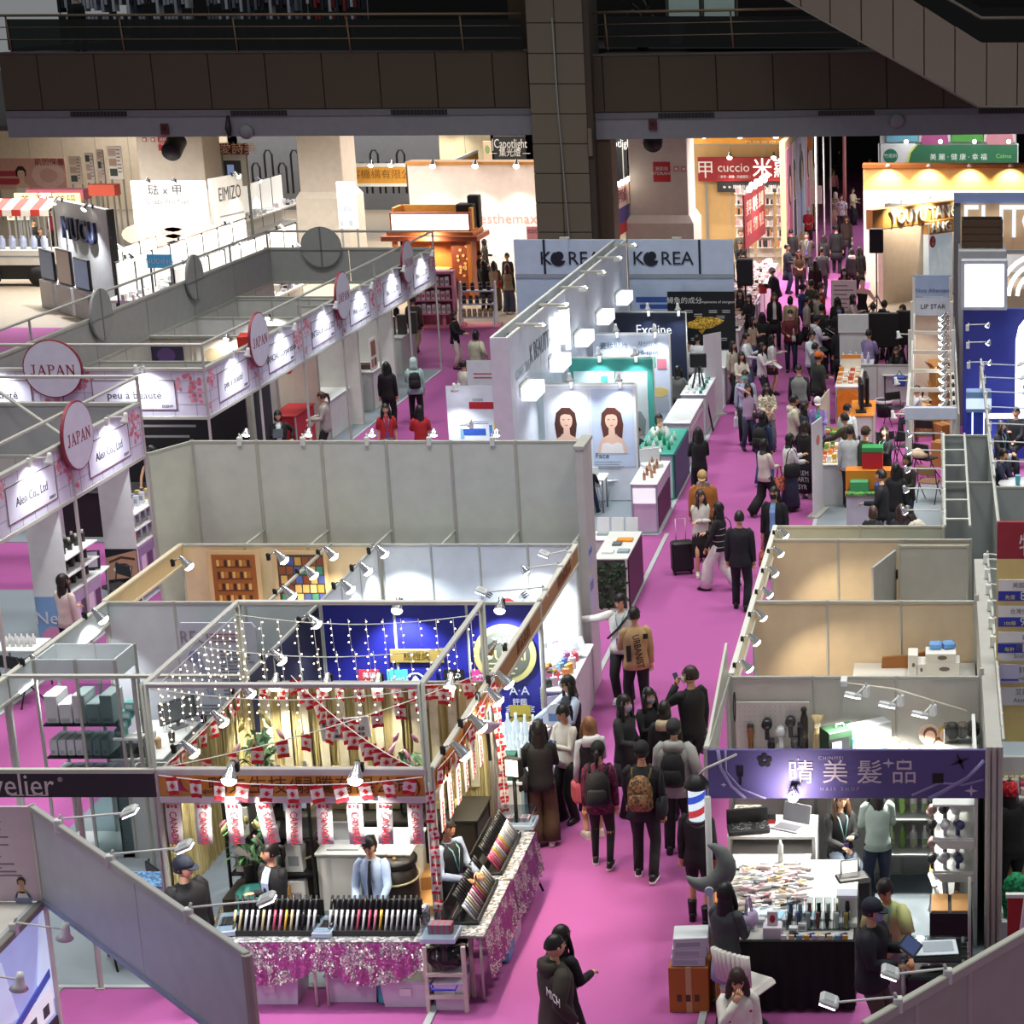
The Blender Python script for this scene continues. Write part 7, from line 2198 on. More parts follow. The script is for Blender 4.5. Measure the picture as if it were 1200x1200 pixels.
for i in rg_(12):
 m.b(.05+i*.22,-.05,1.15,.15+i*.22,-.03,2.4,M('cfcab4',.8,'cloth'))
tag(m.o('cloth_strips',None,(-8.05,21.9,0)),'row of pale cloth strips hanging before the rear raffia curtain','cloth strips')
for k,(y,lb)in en(((19.25,'front'),(20.6,'middle'),(21.75,'rear'))):
 t=Th('fairy_lights','curtain of warm fairy lights hung from the raised frame, %s row'%lb,'string lights',(fx0,y,3.4))
 w,b=Mb(),Mb()
 w.tb([(Lf*i/20,0,-.12*sin(PI*i/20)-.05)for i in rg_(21)],.006,WHT,4)
 for i in rg_(14):
  x=Lf*(i+.5)/14
  hgt=uni(.3,.95)if k else uni(.15,.5)
  w.tb([(x,0,-.1),(x+.02,0,-.1-hgt)],.0035,WHT,3)
  for j in rg_(int(hgt/.085)):
   b.ball((x+uni(-.03,.03),uni(-.02,.02),-.14-j*.085),.0095,.0095,.0095,M('ffe3b8',.3,'emit',0,9),5,3)
 w.o('wires',t)
 b.o('bulbs',t)['kind']='stuff'
t=Th('fairy_lights','fairy light curtain over the left part of the raised frame beside the white banner','string lights',(fx0+.03,19.3,3.4),H2)
w,b=Mb(),Mb()
w.tb([(2.5*i/12,0,-.05)for i in rg_(13)],.006,WHT,4)
for i in rg_(13):
 x,hgt=.1+i*.19,uni(.3,.9)
 w.tb([(x,0,-.05),(x,0,-.05-hgt)],.0035,WHT,3)
 for j in rg_(int(hgt/.08)):
  b.ball((x+uni(-.03,.03),0,-.1-j*.08),.0095,.0095,.0095,M('ffe3b8',.3,'emit',0,9),5,3)
w.o('wires',t)
b.o('bulbs',t)['kind']='stuff'
for i,x in en((-7.3,-6.0)):
 ClL('clip spotlight on the orange front fascia, %s one'%('left','right')[i],(x,19.06,2.55),0,36,aim=(0,.1,-1),sc=1.35)
for i,(x,rz_)in en(((-7.75,0),(-7.15,0),(-6.55,0),(-5.7,0))):
 ClL('clip spotlight on the rear rail of the flag stand, %s from the left'%nth(i+1),(x,21.85,2.53),0,26,aim=(0,-.2,-1),light=i%2==0,col=(1,.9,.72),sc=1.2)
for i,y in en((19.55,20.35,21.2,21.75)):
 ClL('clip spotlight on the orange aisle fascia, %s from the camera'%nth(i+1),(XA+.03,y,2.53),H2,32,aim=(0,.15,-1),col=(1,.86,.6),sc=1.3)
for i,y in en((19.6,20.5,21.4)):
 ClL('clip spotlight on the raffia side wall, %s from the camera'%nth(i+1),(-8.16,y,2.53),H2,26,aim=(0,-.2,-1),col=(1,.93,.75),light=i!=1,sc=1.2)
t=Th('flood_lamp','glaring round white flood lamp above the tester shelf at the aisle','lamp',(-5.15,21.0,2.3))
Mb().tb([(0,.1,-.5),(0,.05,-.05)],.02,BLK,6).o('stem',t)
Mb().la([(.05,.12),(.16,.04),(.17,0)],M('c9c2d0',.4),14,Matrix.Rotation(PI*.85,4,'X')).o('shade',t)
Mb().la([(.15,.01),(.001,-.03)],M('ffffff',.3,'emit',0,30),14,Matrix.Rotation(PI*.85,4,'X')).o('diffuser',t)
spot(t,(-.12,-.05,.1),(-.4,-.1,1),60,160)
t=Th('led_panel_lamp','black tripod panel lamp with a square white face beside the tester table','lamp',(-4.98,21.5,0),-.3)
Mb().b(-.11,-.04,1.42,.11,.02,1.68,BLK,.02).o('housing',t)
Mb().b(-.08,-.05,1.45,.08,-.04,1.65,M('f4f3e4',.3,'emit',0,1.3)).o('panel',t)
Mb().tb([(0,0,.4),(0,0,1.45)],.025,BLK,6).o('pole',t)
for a in rg_(3):
 Mb().tb([(0,0,.7),(.3*cos(a*2.1),.3*sin(a*2.1),0)],.015,BLK,6).o('leg',t)
t=Ctr('black-topped ledge under the raffia curtain carrying the crates',(-8.1,21.1,0),0,2.75,.7,1.05,M('2a2724',.6),M('26241f'),'ledge','counter',edge=BLK)
for i,(x,w)in en(((-7.7,.62),(-7.04,.5),(-6.5,.56),(-5.9,.42))):
 t=Th('wooden_crate','pale slatted wooden crate on the ledge, %s from the left'%nth(i+1),'crate',(x,21.55,1.05),.05*(i-1))
 for r in rg_(5):
  Mb().b(-w/2,-.15,.01+r*.088,w/2,-.135,.085+r*.088,M('cdb98a',.7,'wood'),.003).o('slat',t)
 for sx in(-w/2+.07,w/2-.07):
  Mb().b(sx-.02,-.165,0,sx+.02,-.15,.45,M('3a3024',.7)).o('batten',t)
 Mb().b(-w/2,-.13,0,w/2,.13,.02,M('b8a274',.7,'wood')).b(-w/2,.12,0,w/2,.135,.44,M('b8a274',.7,'wood')).o('shell',t)
def flowers(label,loc,pot,leafn,sc=1.0,glass=False):
 t=Th('lily_vase' if glass else 'lily_arrangement',label,'flowers',loc)
 Mb().la([(.06,0),(.075,.05),(.07,.26),(.08,.3)],M('a9b3ad',.1,'glass')if glass else pot,12).o('vase',t)
 l_=Mb()
 for i in rg_(leafn):
  a,r,z=uni(0,6.3),uni(.12,.34)*sc,.34+uni(0,.42)*sc
  ca,sa=cos(a),sin(a)
  l_.add([(ca*r*.2,sa*r*.2,z-.1),(ca*r*.6-sa*.035,sa*r*.6+ca*.035,z+.02),(ca*r,sa*r,z-.03),(ca*r*.6+sa*.035,sa*r*.6-ca*.035,z)],[(0,1,2,3)],M(rnd.choice(['2f5a34','24452a','3f6e42','527a48']),.6))
 l_.o('leaves',t)
 for i in rg_(7):
  a,r,z=i*.95,uni(.1,.3)*sc,.55+uni(0,.35)*sc
  Mb().la([(.008,0),(.03,.06),(.012,.15)],M(rnd.choice(['c98aa8','d9a6b8','c9c08a','b8b46a']),.6),6,TR(r*cos(a),r*sin(a),z)@Matrix.Rotation(.6,4,V((sin(a),-cos(a),0)))).o('lily_bud',t)
 return t
flowers('lily arrangement with pink buds in front of the raffia side wall',(-7.75,20.9,1.4),M('3a3a3a'),46,1.15)
flowers('glass vase of dark green lilies on the right end of the ledge',(-6.2,21.25,1.05),None,40,1.0,True)
flowers('lily arrangement standing low behind the cap-wearing seller',(-7.6,19.95,.75),M('201e1c'),50,1.2)
Ctn('dark carton pedestal under the low lily arrangement',(-7.6,19.95,0),0,.5,.5,.74,False,M('2b2622',.8))
t=Th('flower_stand','black plinth holding the pink-budded lilies','stand',(-7.75,20.9,0))
Mb().b(-.18,-.18,0,.18,.18,1.36,M('201d1a',.6),.01).o('plinth',t)
Mb().b(-.2,-.2,1.36,.2,.2,1.4,BLK,.006).o('top',t)
t=Th('spot_panel','bright bluish lit card leaning left of the crates','card',(-7.35,20.85,1.3),.4)
Mb().b(-.14,-.01,0,.14,.01,.42,M('c9d6e6',.4,'',0,.25),.004).o('card',t)
Mb().b(-.16,0,0,-.12,.18,.5,BLK).b(.12,0,0,.16,.18,.5,BLK).o('stand',t)
t=Th('hanging_sign','tilted white hanging sign with rows of dark characters over the crates','sign',(-6.9,21.4,2.2))
t.rotation_euler[1]=-.1
Mb().b(-.29,-.01,-.26,.29,.01,0,M('dcdfe2'),.004).o('board',t)
txt('lettering','新 鮮 市 集 禮',.065,M('3a3a44'),t,(-.06,-.014,-.06))
txt('lettering','品牌大促銷 超低優惠',.05,M('3a3a44'),t,(0,-.014,-.145))
txt('lettering','全場滿額贈好禮大方送',.045,M('3a3a44'),t,(0,-.014,-.215))
Mb().tb([(-.25,0,0),(-.25,0,.3)],.004,BLK,4).tb([(.25,0,0),(.25,0,.3)],.004,BLK,4).o('cord',t)
def barrel(label,loc):
 t=Th('barrel',label,'barrel',loc)
 Mb().la([(.21,0),(.24,.3),(.235,.6),(.2,.82)],M('2a211b'),18).o('body',t)
 Mb().la([(.2,.8),(.235,.83),(.235,.88),(.17,.9),(.0,.89)],M('1b1613',.4),18).o('lid',t)
 Mb().tb([(.245*cos(a),.245*sin(a),.66+.02*sin(a))for a in[q*PI/10 for q in rg_(21)]],.014,M('b9ad86',.6),6).o('rope',t)
 for q in rg_(4):
  Mb().ball((.1*cos(q*1.6),.1*sin(q*1.6),.91),.025,.025,.025,M('b98a4a'),6,4).o('stud',t)
 return t
barrel('dark barrel with a rope hoop between the two women sellers',(-7.28,20.6,.25))
Ctn('carton raising the rope-hooped barrel',(-7.28,20.6,0),0,.5,.5,.245,False,CARDD)
barrel('dark barrel right of the woman with the tie',(-6.1,20.35,.05))
t=Th('white_cabinet','white low cabinet with a laptop on it behind the woman with the tie','cabinet',(-7.0,20.35,0))
Mb().b(0,0,.05,1.05,.7,.95,M('d6d6d2'),.012).o('body',t)
Mb().b(-.02,-.02,.95,1.07,.72,.98,WHT,.006).o('top',t)
t=Th('laptop','white open laptop on the white low cabinet','laptop',(-6.72,20.55,.98),PI)
Mb().b(-.18,-.13,0,.18,.13,.02,M('c9ccd0',.4),.004).o('base',t)
Mb().b(-.18,-.14,.01,.18,-.125,.24,M('d3d6d8',.4),.004).o('lid',t)
t=Th('storage_rack','black metal rack of grey-white boxes behind the suited seller','rack',(-7.95,20.25,0))
m=Mb()
for x in(0,.95):
 for y in(0,.55):
  m.tb([(x,y,0),(x,y,1.75)],.02,BLK,4,False)
m.o('frame',t)
for z in(.3,.75,1.2,1.65):
 Mb().b(0,0,z,.95,.55,z+.02,BLK).o('shelf',t)
for i in rg_(7):
 tag(Mb().b(0,0,0,.2,.3,.34,M(('b9bcbe','a6abb0','c6c6c4')[i%3],.6),.008).b(.04,-.003,.08,.16,0,.2,M('8a9094')).o('storage_box',None,(-7.9+.28*(i%3),20.3,(.32,.77,1.22)[i//3])),'grey-white box on the black metal rack in the flag stand','box','boxes on the black metal rack')
for i,(x,y,w,h)in en(((-8.0,19.75,.42,.5),(-7.55,20.3,.5,.62),(-5.75,21.0,.5,.5),(-5.95,20.5,.4,.34))):
 Ctn('brown carton inside the flag stand, %s'%('with printed CANADA cards on top','below the suited seller','under the tester shelf','beside the vest-wearing seller')[i],(x+(.25 if i==0 else 0),y,0),.1*i,w,.45,h,False,CARD)
t=Th('teal_chair','turquoise plastic chair behind the left tester table','chair',(-7.45,19.62,0),.3)
Mb().lf([ell((0,o,z),rx,ry,12)for z,rx,ry,o in((.42,.12,.12,0),(.45,.22,.22,0),(.5,.23,.22,.01),(.8,.22,.06,.2),(.86,.15,.03,.22))],M('4fb5ac',.4)).o('shell',t)
for a in rg_(4):
 Mb().tb([(.1*cos(a*H2+.8),.1*sin(a*H2+.8),.44),(.2*cos(a*H2+.8),.2*sin(a*H2+.8),0)],.014,ALU,5).o('leg',t)
SEQ,SEQ2=M('a8508f',.35,'sequin'),M('a34a86',.5,'speckle')
SILV=M('b9b9bd',.3,'speckle',.6)
def seq_table(label,clabel,loc,rz,w,d,h,drop0,seqm,dips):
 t=Tbl(label,loc,rz,w,d,h,M('b9b4b0'),M('d3c9c0'),'tester_table')
 c=Th('tablecloth',clabel,'tablecloth',loc,rz)
 n=28
 Mb().b(-w/2-.01,-d/2-.01,h,w/2+.01,d/2+.01,h+.008,SILV,.003).o('top_cloth',c)
 f=Mb()
 rows=[]
 for k in rg_(7):
  u=k/6
  row=[]
  for i in rg_(n+1):
   q=i/n
   drop=drop0*(1+.18*sin(PI*q)*dips-.28*(1-sin(PI*min(1,max(0,q))))*dips)
   row.append((-w/2-.02+(w+.04)*q,-d/2-.02-.035*u*sin(i*1.9)-.05*u,h+.004-drop*u))
  rows.append(row)
 f.lf(rows,seqm,True,False,None,False)
 f.o('skirt',c)
 return t
seq_table('left front tester table of the flag stand','pink and silver sequin cloth hanging on the left front table',(-6.98,18.92,0),0,.95,.56,.77,.40,SEQ,1)
seq_table('middle front tester table of the flag stand','gold-flashing pink sequin cloth hanging on the middle front table',(-5.92,18.92,0),0,1.12,.56,.77,.40,SEQ,1.1)
seq_table('near right tester table along the aisle','plain pink sequin cloth hanging on the near aisle-side table',(-5.02,19.42,0),H2,1.3,.5,.77,.52,M('a5508f',.5,'sequin'),.2)
seq_table('far right tester table along the aisle','silver-purple sequin cloth hanging on the far aisle-side table',(-5.0,20.75,0),H2,1.25,.5,.77,.5,M('8a4a86',.4,'sequin'),.2)
def _stick(hx,k):
 s_=Mb().la([(.012,0),(.012,.12),(.014,.13),(.014,.2)],M(hx,.25,'',.3),6)
 s_.la([(.0125,.2),(.012,.34)],M('1c1c1f',.35),6)
 return s_.mesh('tester_stick')
STK=[_stick(h,i)for i,h in en(('c9cbd0','d9c9a0','dfe1e6','e6e6ea','c95a78','d98aa6','d9b04a','b9bcc4','2a2a2e'))]
def rack(label,loc,rz,w,n,seed):
 t=Th('tester_rack',label,'rack',loc,rz)
 Mb().b(-w/2,-.17,0,w/2,.19,.035,BLK,.006).o('tray',t)
 Mb().b(-w/2,.0,.035,w/2,.02,.15,BLK,.004).b(-w/2,.16,.035,w/2,.18,.26,BLK,.004).b(-w/2,-.175,.0,w/2,-.16,.06,BLK).o('holder',t)
 q=random.Random(seed)
 for i in rg_(n):
  k=(i*9//n+seed)%9 if q.random()<.4 else q.choice((0,1,2,3,7,7,0,3))
  if 6<=i%13<=9:
   k=(2,4,5,6)[i%13-6]
  R_=rotz(rz)
  o=link('tester_stick',STK[k],None,V(loc)+R_@V((-w/2+w*(i+.5)/n,-.14,.045)))
  o.rotation_euler=(Matrix(R_)@Matrix.Rotation(-.62,4,'X')).to_euler()
  o.scale=(1.15,1.15,1.1)
  tag(o,'cosmetic tester stick standing in '+label,'tester','sticks in '+label)
 return t
rack('the black rack on the left front table',(-6.98,18.92,.78),0,.9,15,1)
rack('the black rack on the middle front table',(-5.95,18.92,.78),0,.95,16,2)
rack('the black rack on the near aisle-side table',(-5.05,19.5,.78),H2,1.0,16,3)
rack('the black rack on the far aisle-side table',(-5.05,20.72,.78),H2,1.05,17,4)
ACR=M('dfe6e8',.05,'glass')
def acrylic(label,loc,rz,w,d,h,inner='c05a6a'):
 t=Th('acrylic_case',label,'case',loc,rz)
 Mb().b(-w/2,-d/2,.06,w/2,d/2,h,ACR,.008).o('clear_box',t)
 Mb().b(-w/2-.01,-d/2-.01,0,w/2+.01,d/2+.01,.06,M('b9c6da',.4),.006).o('base',t)
 m=Mb()
 for i in rg_(8):
  m.b(-w*.35+i*w*.09,-d*.2,.06,-w*.35+i*w*.09+.03,d*.2,h*.55,M(inner if i%2 else '8a8a92'))
 m.o('samples',t)
acrylic('clear case with a blue base at the corner of the tester tables',(-5.2,18.72,.785),0,.34,.3,.3)
acrylic('clear case between the two front racks',(-6.45,18.9,.785),0,.18,.4,.12,'3a3a40')
acrylic('clear case at the left end of the front tables',(-7.52,18.95,.785),.2,.2,.45,.14,'4a4a50')
acrylic('sparkling clear tray at the far end of the aisle-side tables',(-4.98,21.55,.79),0,.42,.3,.2,'c9a0b4')
tag(Mb().la([(.04,0),(.042,.2),(.04,.23)],M('c9c0cc',.2,'speckle'),10).o('tumbler',None,(-5.42,19.0,.785)),'speckled pinkish tumbler between the middle rack and the corner case','tumbler')
CLR=M('cfc4d3',.25)
for i,(x,y,w,h,lid)in en(((-7.55,18.95,.36,.26,0),(-7.05,18.9,.62,.3,1),(-6.2,18.95,.55,.3,0),(-5.6,18.85,.52,.28,1),(-5.12,18.78,.32,.3,1),(-4.88,20.2,.3,.34,0))):
 t=Th('storage_tub','translucent lilac storage tub under the tester tables, %s'%('at the far left by the pale panel','labelled, under the left cloth','under the left half of the middle cloth','under the right half of the middle cloth','inside the small ladder table','under the aisle-side tables')[i],'tub',(x,y,0))
 Mb().lf([[(sx*w/2*k,sy*.2*k,z)for sx,sy in((-1,-1),(1,-1),(1,1),(-1,1))]for z,k in((0,.9),(h,1.0))],CLR,False).o('tub_body',t)
 Mb().b(-w/2-.012,-.212,h,w/2+.012,.212,h+.03,M('c9bcd0',.3),.008).o('lid',t)
 Mb().b(-.06,-.206,h*.5,.06,-.196,h*.8,M('d9d0d6')).o('label',t)
tag(Mb().b(0,0,0,.14,.3,.26,M('3fa3a6',.4),.02).o('teal_box',None,(-5.92,18.72,0)),'turquoise box between the tubs under the middle cloth','box')
tag(Mb().b(0,0,0,.2,.3,.3,M('4a9ac0',.4),.03).o('blue_box',None,(-4.92,19.6,0)),'light blue box showing below the plain pink cloth','box')
t=Th('step_stand','small white ladder-like stand holding a clear drawer at the table corner','stand',(-5.14,18.72,0))
for sx in(-.2,.2):
 for sy in(-.16,.16):
  Mb().b(sx-.022,sy-.02,0,sx+.022,sy+.02,.76,M('c9beb2'),.005).o('leg',t)
for z in(.16,.42):
 Mb().b(-.2,-.19,z,.2,-.15,z+.045,M('c9beb2'),.004).o('rung',t)
Mb().tb([(-.14,-.24,.36),(-.12,-.27,.32),(.12,-.27,.32),(.14,-.24,.36)],.014,M('2a2fb0',.4),6).o('blue_handle',t)
Mb().lf([ell((0,-.04,z),rx,.17,12)for z,rx in((.5,.17),(.56,.21),(.68,.22))],M('b9aebb',.2,'glass')).o('clear_drawer',t)
# white stand with the REO / IVORY banner, left
WlK('partition_wall','white back wall behind the REO banner',XC,24.92,-8.27,24.92,2.5,0,3,M('ced8da'))
t=Th('fascia_board','white side fascia with clip lamps at the far left of the row','fascia',(XC+.04,19.1,0),H2)
Mb().b(0,-.02,2.2,5.8,.02,2.5,M('dde5e8')).o('panel',t)
for z in(2.18,2.47):
 Mb().b(0,-.035,z,5.8,.035,z+.04,M('c9cabf',.4),.006).o('rail',t)
for q in(0,2.9,5.8):
 Mb().la([(.03,0),(.03,2.52)],ALU,8,TR(q,0,0),False).o('post',t)
for i,y in en((20.6,22.4,24.2)):
 ClL('clip spotlight on the white side fascia, %s from the camera'%nth(i+1),(XC+.06,y,2.52),H2,42,aim=(0,.5,-1),col=(.93,.97,1),sc=1.3)
t=Th('overhead_trusswork','thin aluminium cross beam and posts before the REO stand','frame',(0,0,0))
Mb().tb([(XC,22.0,2.5),(-8.2,22.0,2.5)],.03,ALU,6,False).o('beam',t)
for x in(XC,-9.55,-8.25):
 Mb().la([(.028,0),(.028,2.5)],ALU,8,TR(x,22.0,0),False).o('post',t)
t=Th('roll_up_banner','pale lilac REO IVORY banner with a pen picture and portrait','banner',(-9.55,24.72,0))
Mb().pz([(-.52,.05),(-.52,2.2),(-.47,2.27),(.47,2.27),(.52,2.2),(.52,.05)],-.015,.015,M('cdd0de')).o('cloth',t)
Mb().b(-.55,-.12,0,.55,.12,.06,ALU,.01).o('foot',t)
txt('lettering','REO',.26,M('9a8f98'),t,(-.3,-.02,2.06),sx=.8,ext=.001)
txt('lettering','IVORY',.2,M('8f94a0'),t,(.0,-.02,.83),sx=1.2,ext=.001,sp=1.25)
m=Mb()
m.pz([(-.42,1.75),(-.38,1.88),(-.27,1.88),(-.24,1.78),(-.1,1.25),(-.18,1.22),(-.3,1.68)],-.022,-.016,M('a3a8c4',.4)).di(-.33,1.8,.075,.075,-.024,-.016,M('8a90b4',.4),14)
Rul(m,-.1,2.12,.55,3,.05,M('b56a74'),-.02,.014)
Rul(m,.02,1.88,.45,14,.05,M('7a8090'),-.02,.016)
Rul(m,-.4,1.12,.6,4,.05,M('7a8090'),-.02,.016)
Rul(m,-.25,.62,.7,9,.05,M('6a9ad0'),-.02,.016)
m.o('print',t)
Por(t,.38,1.0,.2,'1f1a18','b98a68','2f3fa8',-.02,1,False)
t=Th('glass_showcase','tall aluminium glass showcase of white cartons at the left','showcase',(-10.86,22.3,0))
for a in((0,0,.98,.02),(0,.58,.98,.6),(0,0,.02,.6),(.96,0,.98,.6)):
 Mb().b(a[0],a[1],2.34,a[2],a[3],2.6,M('d9e3e8')).o('header',t)
m=Mb()
for x in(0,.5,.98):
 for y in(0,.6):
  m.la([(.022,0),(.022,2.6)],ALU,8,TR(x,y,0),False)
m.o('posts',t)
for z in(.9,1.32,1.74):
 Mb().b(.01,.01,z,.97,.59,z+.015,M('c9d6d6',.08,'glass')).o('glass_shelf',t)
Mb().b(0,.0,.02,.98,.6,.1,M('c9cdd0')).b(.5,-.004,.1,.97,.0,2.3,M('dfeaea',.05,'glass')).o('base',t)
for z,n,w,h,lb in((1.76,5,.16,.36,'top'),(1.34,7,.1,.2,'middle'),(.92,5,.13,.2,'lower')):
 for i in rg_(n):
  tag(Mb().b(0,0,0,w-.01,.34,h*(1-.3*(i%2)*(z>1.5)),M('e0e4e6'),.006).b(.02,-.003,.03,w-.04,0,.07,M('b9bfc6')).o('white_carton',None,(-10.82+i*w*1.05,22.36,z)),'white carton on the %s glass shelf of the tall showcase'%lb,'box','cartons on the %s shelf of the tall showcase'%lb)
for i in rg_(4):
 tag(Mb().b(0,0,0,.12,.12,.11,M('7fc9c4'),.008).b(.02,-.004,.03,.1,0,.08,M('dff0ee')).o('turquoise_box',None,(-9.98+.05*i,22.3+.0*i,1.6+.115*(i%4))),'turquoise small box stacked beside the tall showcase','box','turquoise boxes beside the tall showcase')
t=Th('shelf_stand','small stand with a white ledge holding the turquoise boxes','stand',(-10.0,22.28,0))
Mb().b(0,0,1.57,.34,.16,1.6,WHT).o('ledge',t)
Mb().la([(.02,0),(.02,1.57)],ALU,8,TR(.17,.08,0)).o('post',t)
t=Ctr('white desk with a monitor and cups in the REO stand',(-10.6,23.4,0),0,.7,1.35,.88)
bm=Mb().la([(.04,0),(.042,.12),(.02,.15)],M('1d2326',.3),8).la([(.035,.15),(.03,.24)],M('a9c0c6',.2),8).mesh('pump_bottle')
for i in rg_(15):
 tag(link('pump_bottle',bm,None,(-10.55+.1*(i%5),23.45+.11*(i//5),.88)),'black bottle with a clear cap grouped on the white desk','bottle','black bottles on the white desk')
t=Th('monitor','dark monitor angled on the white desk','monitor',(-10.1,24.5,.88),.9)
Mb().b(-.26,-.02,.08,.26,.02,.4,M('6a6e74',.4),.01).b(-.22,-.025,.12,.22,-.02,.37,M('8a9094',.3)).o('panel',t)
Mb().b(-.1,-.08,0,.1,.08,.02,GREY).b(-.02,0,.02,.02,.02,.1,GREY).o('foot',t)
for i,(x,y,hx,h)in en(((-10.2,23.9,'e6e6e2',.16),(-10.08,23.75,'c9a77a',.12),(-9.98,23.95,'4a4a50',.12))):
 tag(Mb().la([(.035,0),(.045,h),(.03,h+.03)],M(hx,.4),10).o('cup',None,(x,y,.88)),('white bottle-like','tan coffee','dark')[i]+' cup on the white desk of the REO stand','cup')
t=Th('bin_box','white open box with a black interior in front of the REO desk','box',(-10.05,22.3,0))
for a in((0,0,.9,.03),(0,.67,.9,.7),(0,0,.03,.7),(.87,0,.9,.7)):
 Mb().b(a[0],a[1],0,a[2],a[3],1.0,M('d0d4d2'),.004).o('side',t)
Mb().b(.03,.03,.8,.87,.67,.82,M('2a2c30')).o('bottom',t)
t=Th('fascia_board','dark plum fascia lettered velier in big white serif, lower left','fascia',(-9.78,19.05,0))
Mb().b(-1.2,-.02,2.23,1.62,.02,2.52,M('2c2230'),.004).o('panel',t)
Mb().b(-1.2,-.03,2.5,1.62,.03,2.545,M('c9cabf',.4)).o('rail',t)
VM=M('ddd3d6')
txt('lettering','velier',.36,VM,t,(.24,-.025,2.36),sx=.82)
m=Mb()
for x in(.175,.33,.41):
 m.b(x-.04,-.028,2.25,x+.07,-.02,2.262,VM)
m.o('serifs',t)
txt('mark','®',.07,VM,t,(.64,-.025,2.43))
for x in(-8.16,-9.0):
 tag(Mb().la([(.03,0),(.03,2.52)],ALU,8,TR(x,19.08,0),False).b(x-.05,19.03,0,x+.05,19.13,.012,ALU).o('post'),'slim aluminium post of the velier stand, %s'%('beside the flag stand' if x>-8.5 else 'behind the slanting pale panel'),'post')
A,B=V((-9.05,18.18,0)),V((-5.85,15.09,0))
rzp=math.atan2(B.y-A.y,B.x-A.x)
Lp=(B-A).length
t=Th('slanting_fascia','large slanting pale fascia panel crossing the lower left corner','panel',A,rzp)
t['kind']='thing'
for q0,q1 in((0,Lp*.52),(Lp*.52,Lp)):
 Mb().b(q0+.01,-.012,1.5,q1-.01,.012,2.46,M('b8bcc6',.4)).o('panel',t)
Mb().b(0,-.03,2.45,Lp,.03,2.52,M('a9aaa6',.4),.008).b(0,-.03,1.44,Lp,.03,1.5,M('8f9ab8',.4),.008).o('rail',t)
Mb().la([(.05,0),(.05,2.5)],M('a8a49a',.4,'',.3),8,TR(Lp,0,0),False).la([(.035,0),(.035,2.52)],ALU,8,None,False).o('post',t)
Mb().b(Lp-.7,-.014,.02,Lp,.014,1.46,M('a9adb6',.45)).o('lower_panel',t)
for i,q in en((.66,1.82,3.4)):
 p=A+(B-A)*(q/Lp)
 ArL('white bar-headed arm lamp on the slanting pale panel, %s from the left'%nth(i+1),(p.x,p.y,2.52),H2+.12,.62,26,'bar',None,(.95,.97,1),True,up=.08)
t=Pst('pink printed wall panel with rows of text and a doctor portrait, left edge',(-9.55,18.2,1.47),0,.96,1.03,M('d3bccb'),'printed_hoarding','panel',None,None,.03)
m=Mb()
Rul(m,-.42,.92,.75,16,.042,M('7a6a78'),-.034,.014)
m.o('print',t)
Por(t,.3,.2,.16,'3a2a20','c98f70','d9d6de',-.034,1,False)
Mb().di(.3,.03,.09,.08,-.036,-.03,M('8f94b8'),14).o('badge',t)
txt('lettering','XX',.06,M('a05a6a'),t,(.02,-.036,.32))
t=Th('media_wall','low wall with a lit blue picture of a pool villa, bottom left corner','partition',(-9.06,16.2,0),H2)
t['kind']='thing'
Mb().b(0,.02,0,1.98,.12,1.45,M('b9bcc0')).o('wall',t)
Mb().b(-.1,.12,1.38,2.0,1.6,1.45,M('d6d4cc')).o('ledge',t)
Mb().b(0,-.02,1.4,2.0,.06,1.47,M('8a8a84',.4,'',.3),.006).o('rail',t)
m=Mb()
m.b(.02,.0,.05,1.96,.02,1.38,M('a9b8ec',.35,'',0,.35))
m.pz([(1.55,.4),(1.85,1.35),(1.96,1.38),(1.96,.4)],-.008,0,M('c6d8f4',.35,'',0,.4)).pz([(.4,.7),(.7,1.3),(1.0,1.3),(1.2,.6)],-.006,0,M('c9d8f6',.35,'',0,.4)).b(.4,-.01,.25,1.9,0,.55,M('dfe4ec',.4,'',0,.3))
m.pz([(1.05,.55),(1.9,.75),(1.9,.66),(1.05,.47)],-.016,0,M('4a62c8',.4))
for i in rg_(5):
 m.b(.55+i*.28,-.014,.3,.68+i*.28,0,.42,M('3a3a44'))
m.b(.3,-.018,.05,1.96,0,.2,M('2a2430')).pz([(.1,.2),(.2,.6),(.6,.55),(.75,.3)],-.012,0,M('8fa0d4',.4,'',0,.2)).pz([(.75,.55),(1.0,.64),(.95,.55)],-.018,0,M('a9744a'))
m.o('picture',t)
for i,y in en((17.55,16.55)):
 ArL('white cup-headed arm lamp over the blue pool picture, %s one'%('farther','nearer')[i],(-9.06,y,1.5),H2,.5,8,'cup',None,(1,.97,.92),True,up=-.03)
Ctn('brown printed carton on the grey floor under the slanting panel',(-8.0,19.5,0),.1,.5,.4,.42,False,CARD,None,True)
FCh('black folding chair inside the velier stand',(-9.0,20.3,0),-.8)
FCh('black folding chair below the slanting pale panel',(-8.9,19.7,0),.6)
t=Ctr('narrow stand with a bright blue bubbled edge in the velier stand',(-8.85,19.45,0),0,.55,.35,1.02,M('d9dce4'),M('6a9ad0',.4,'speckle'))
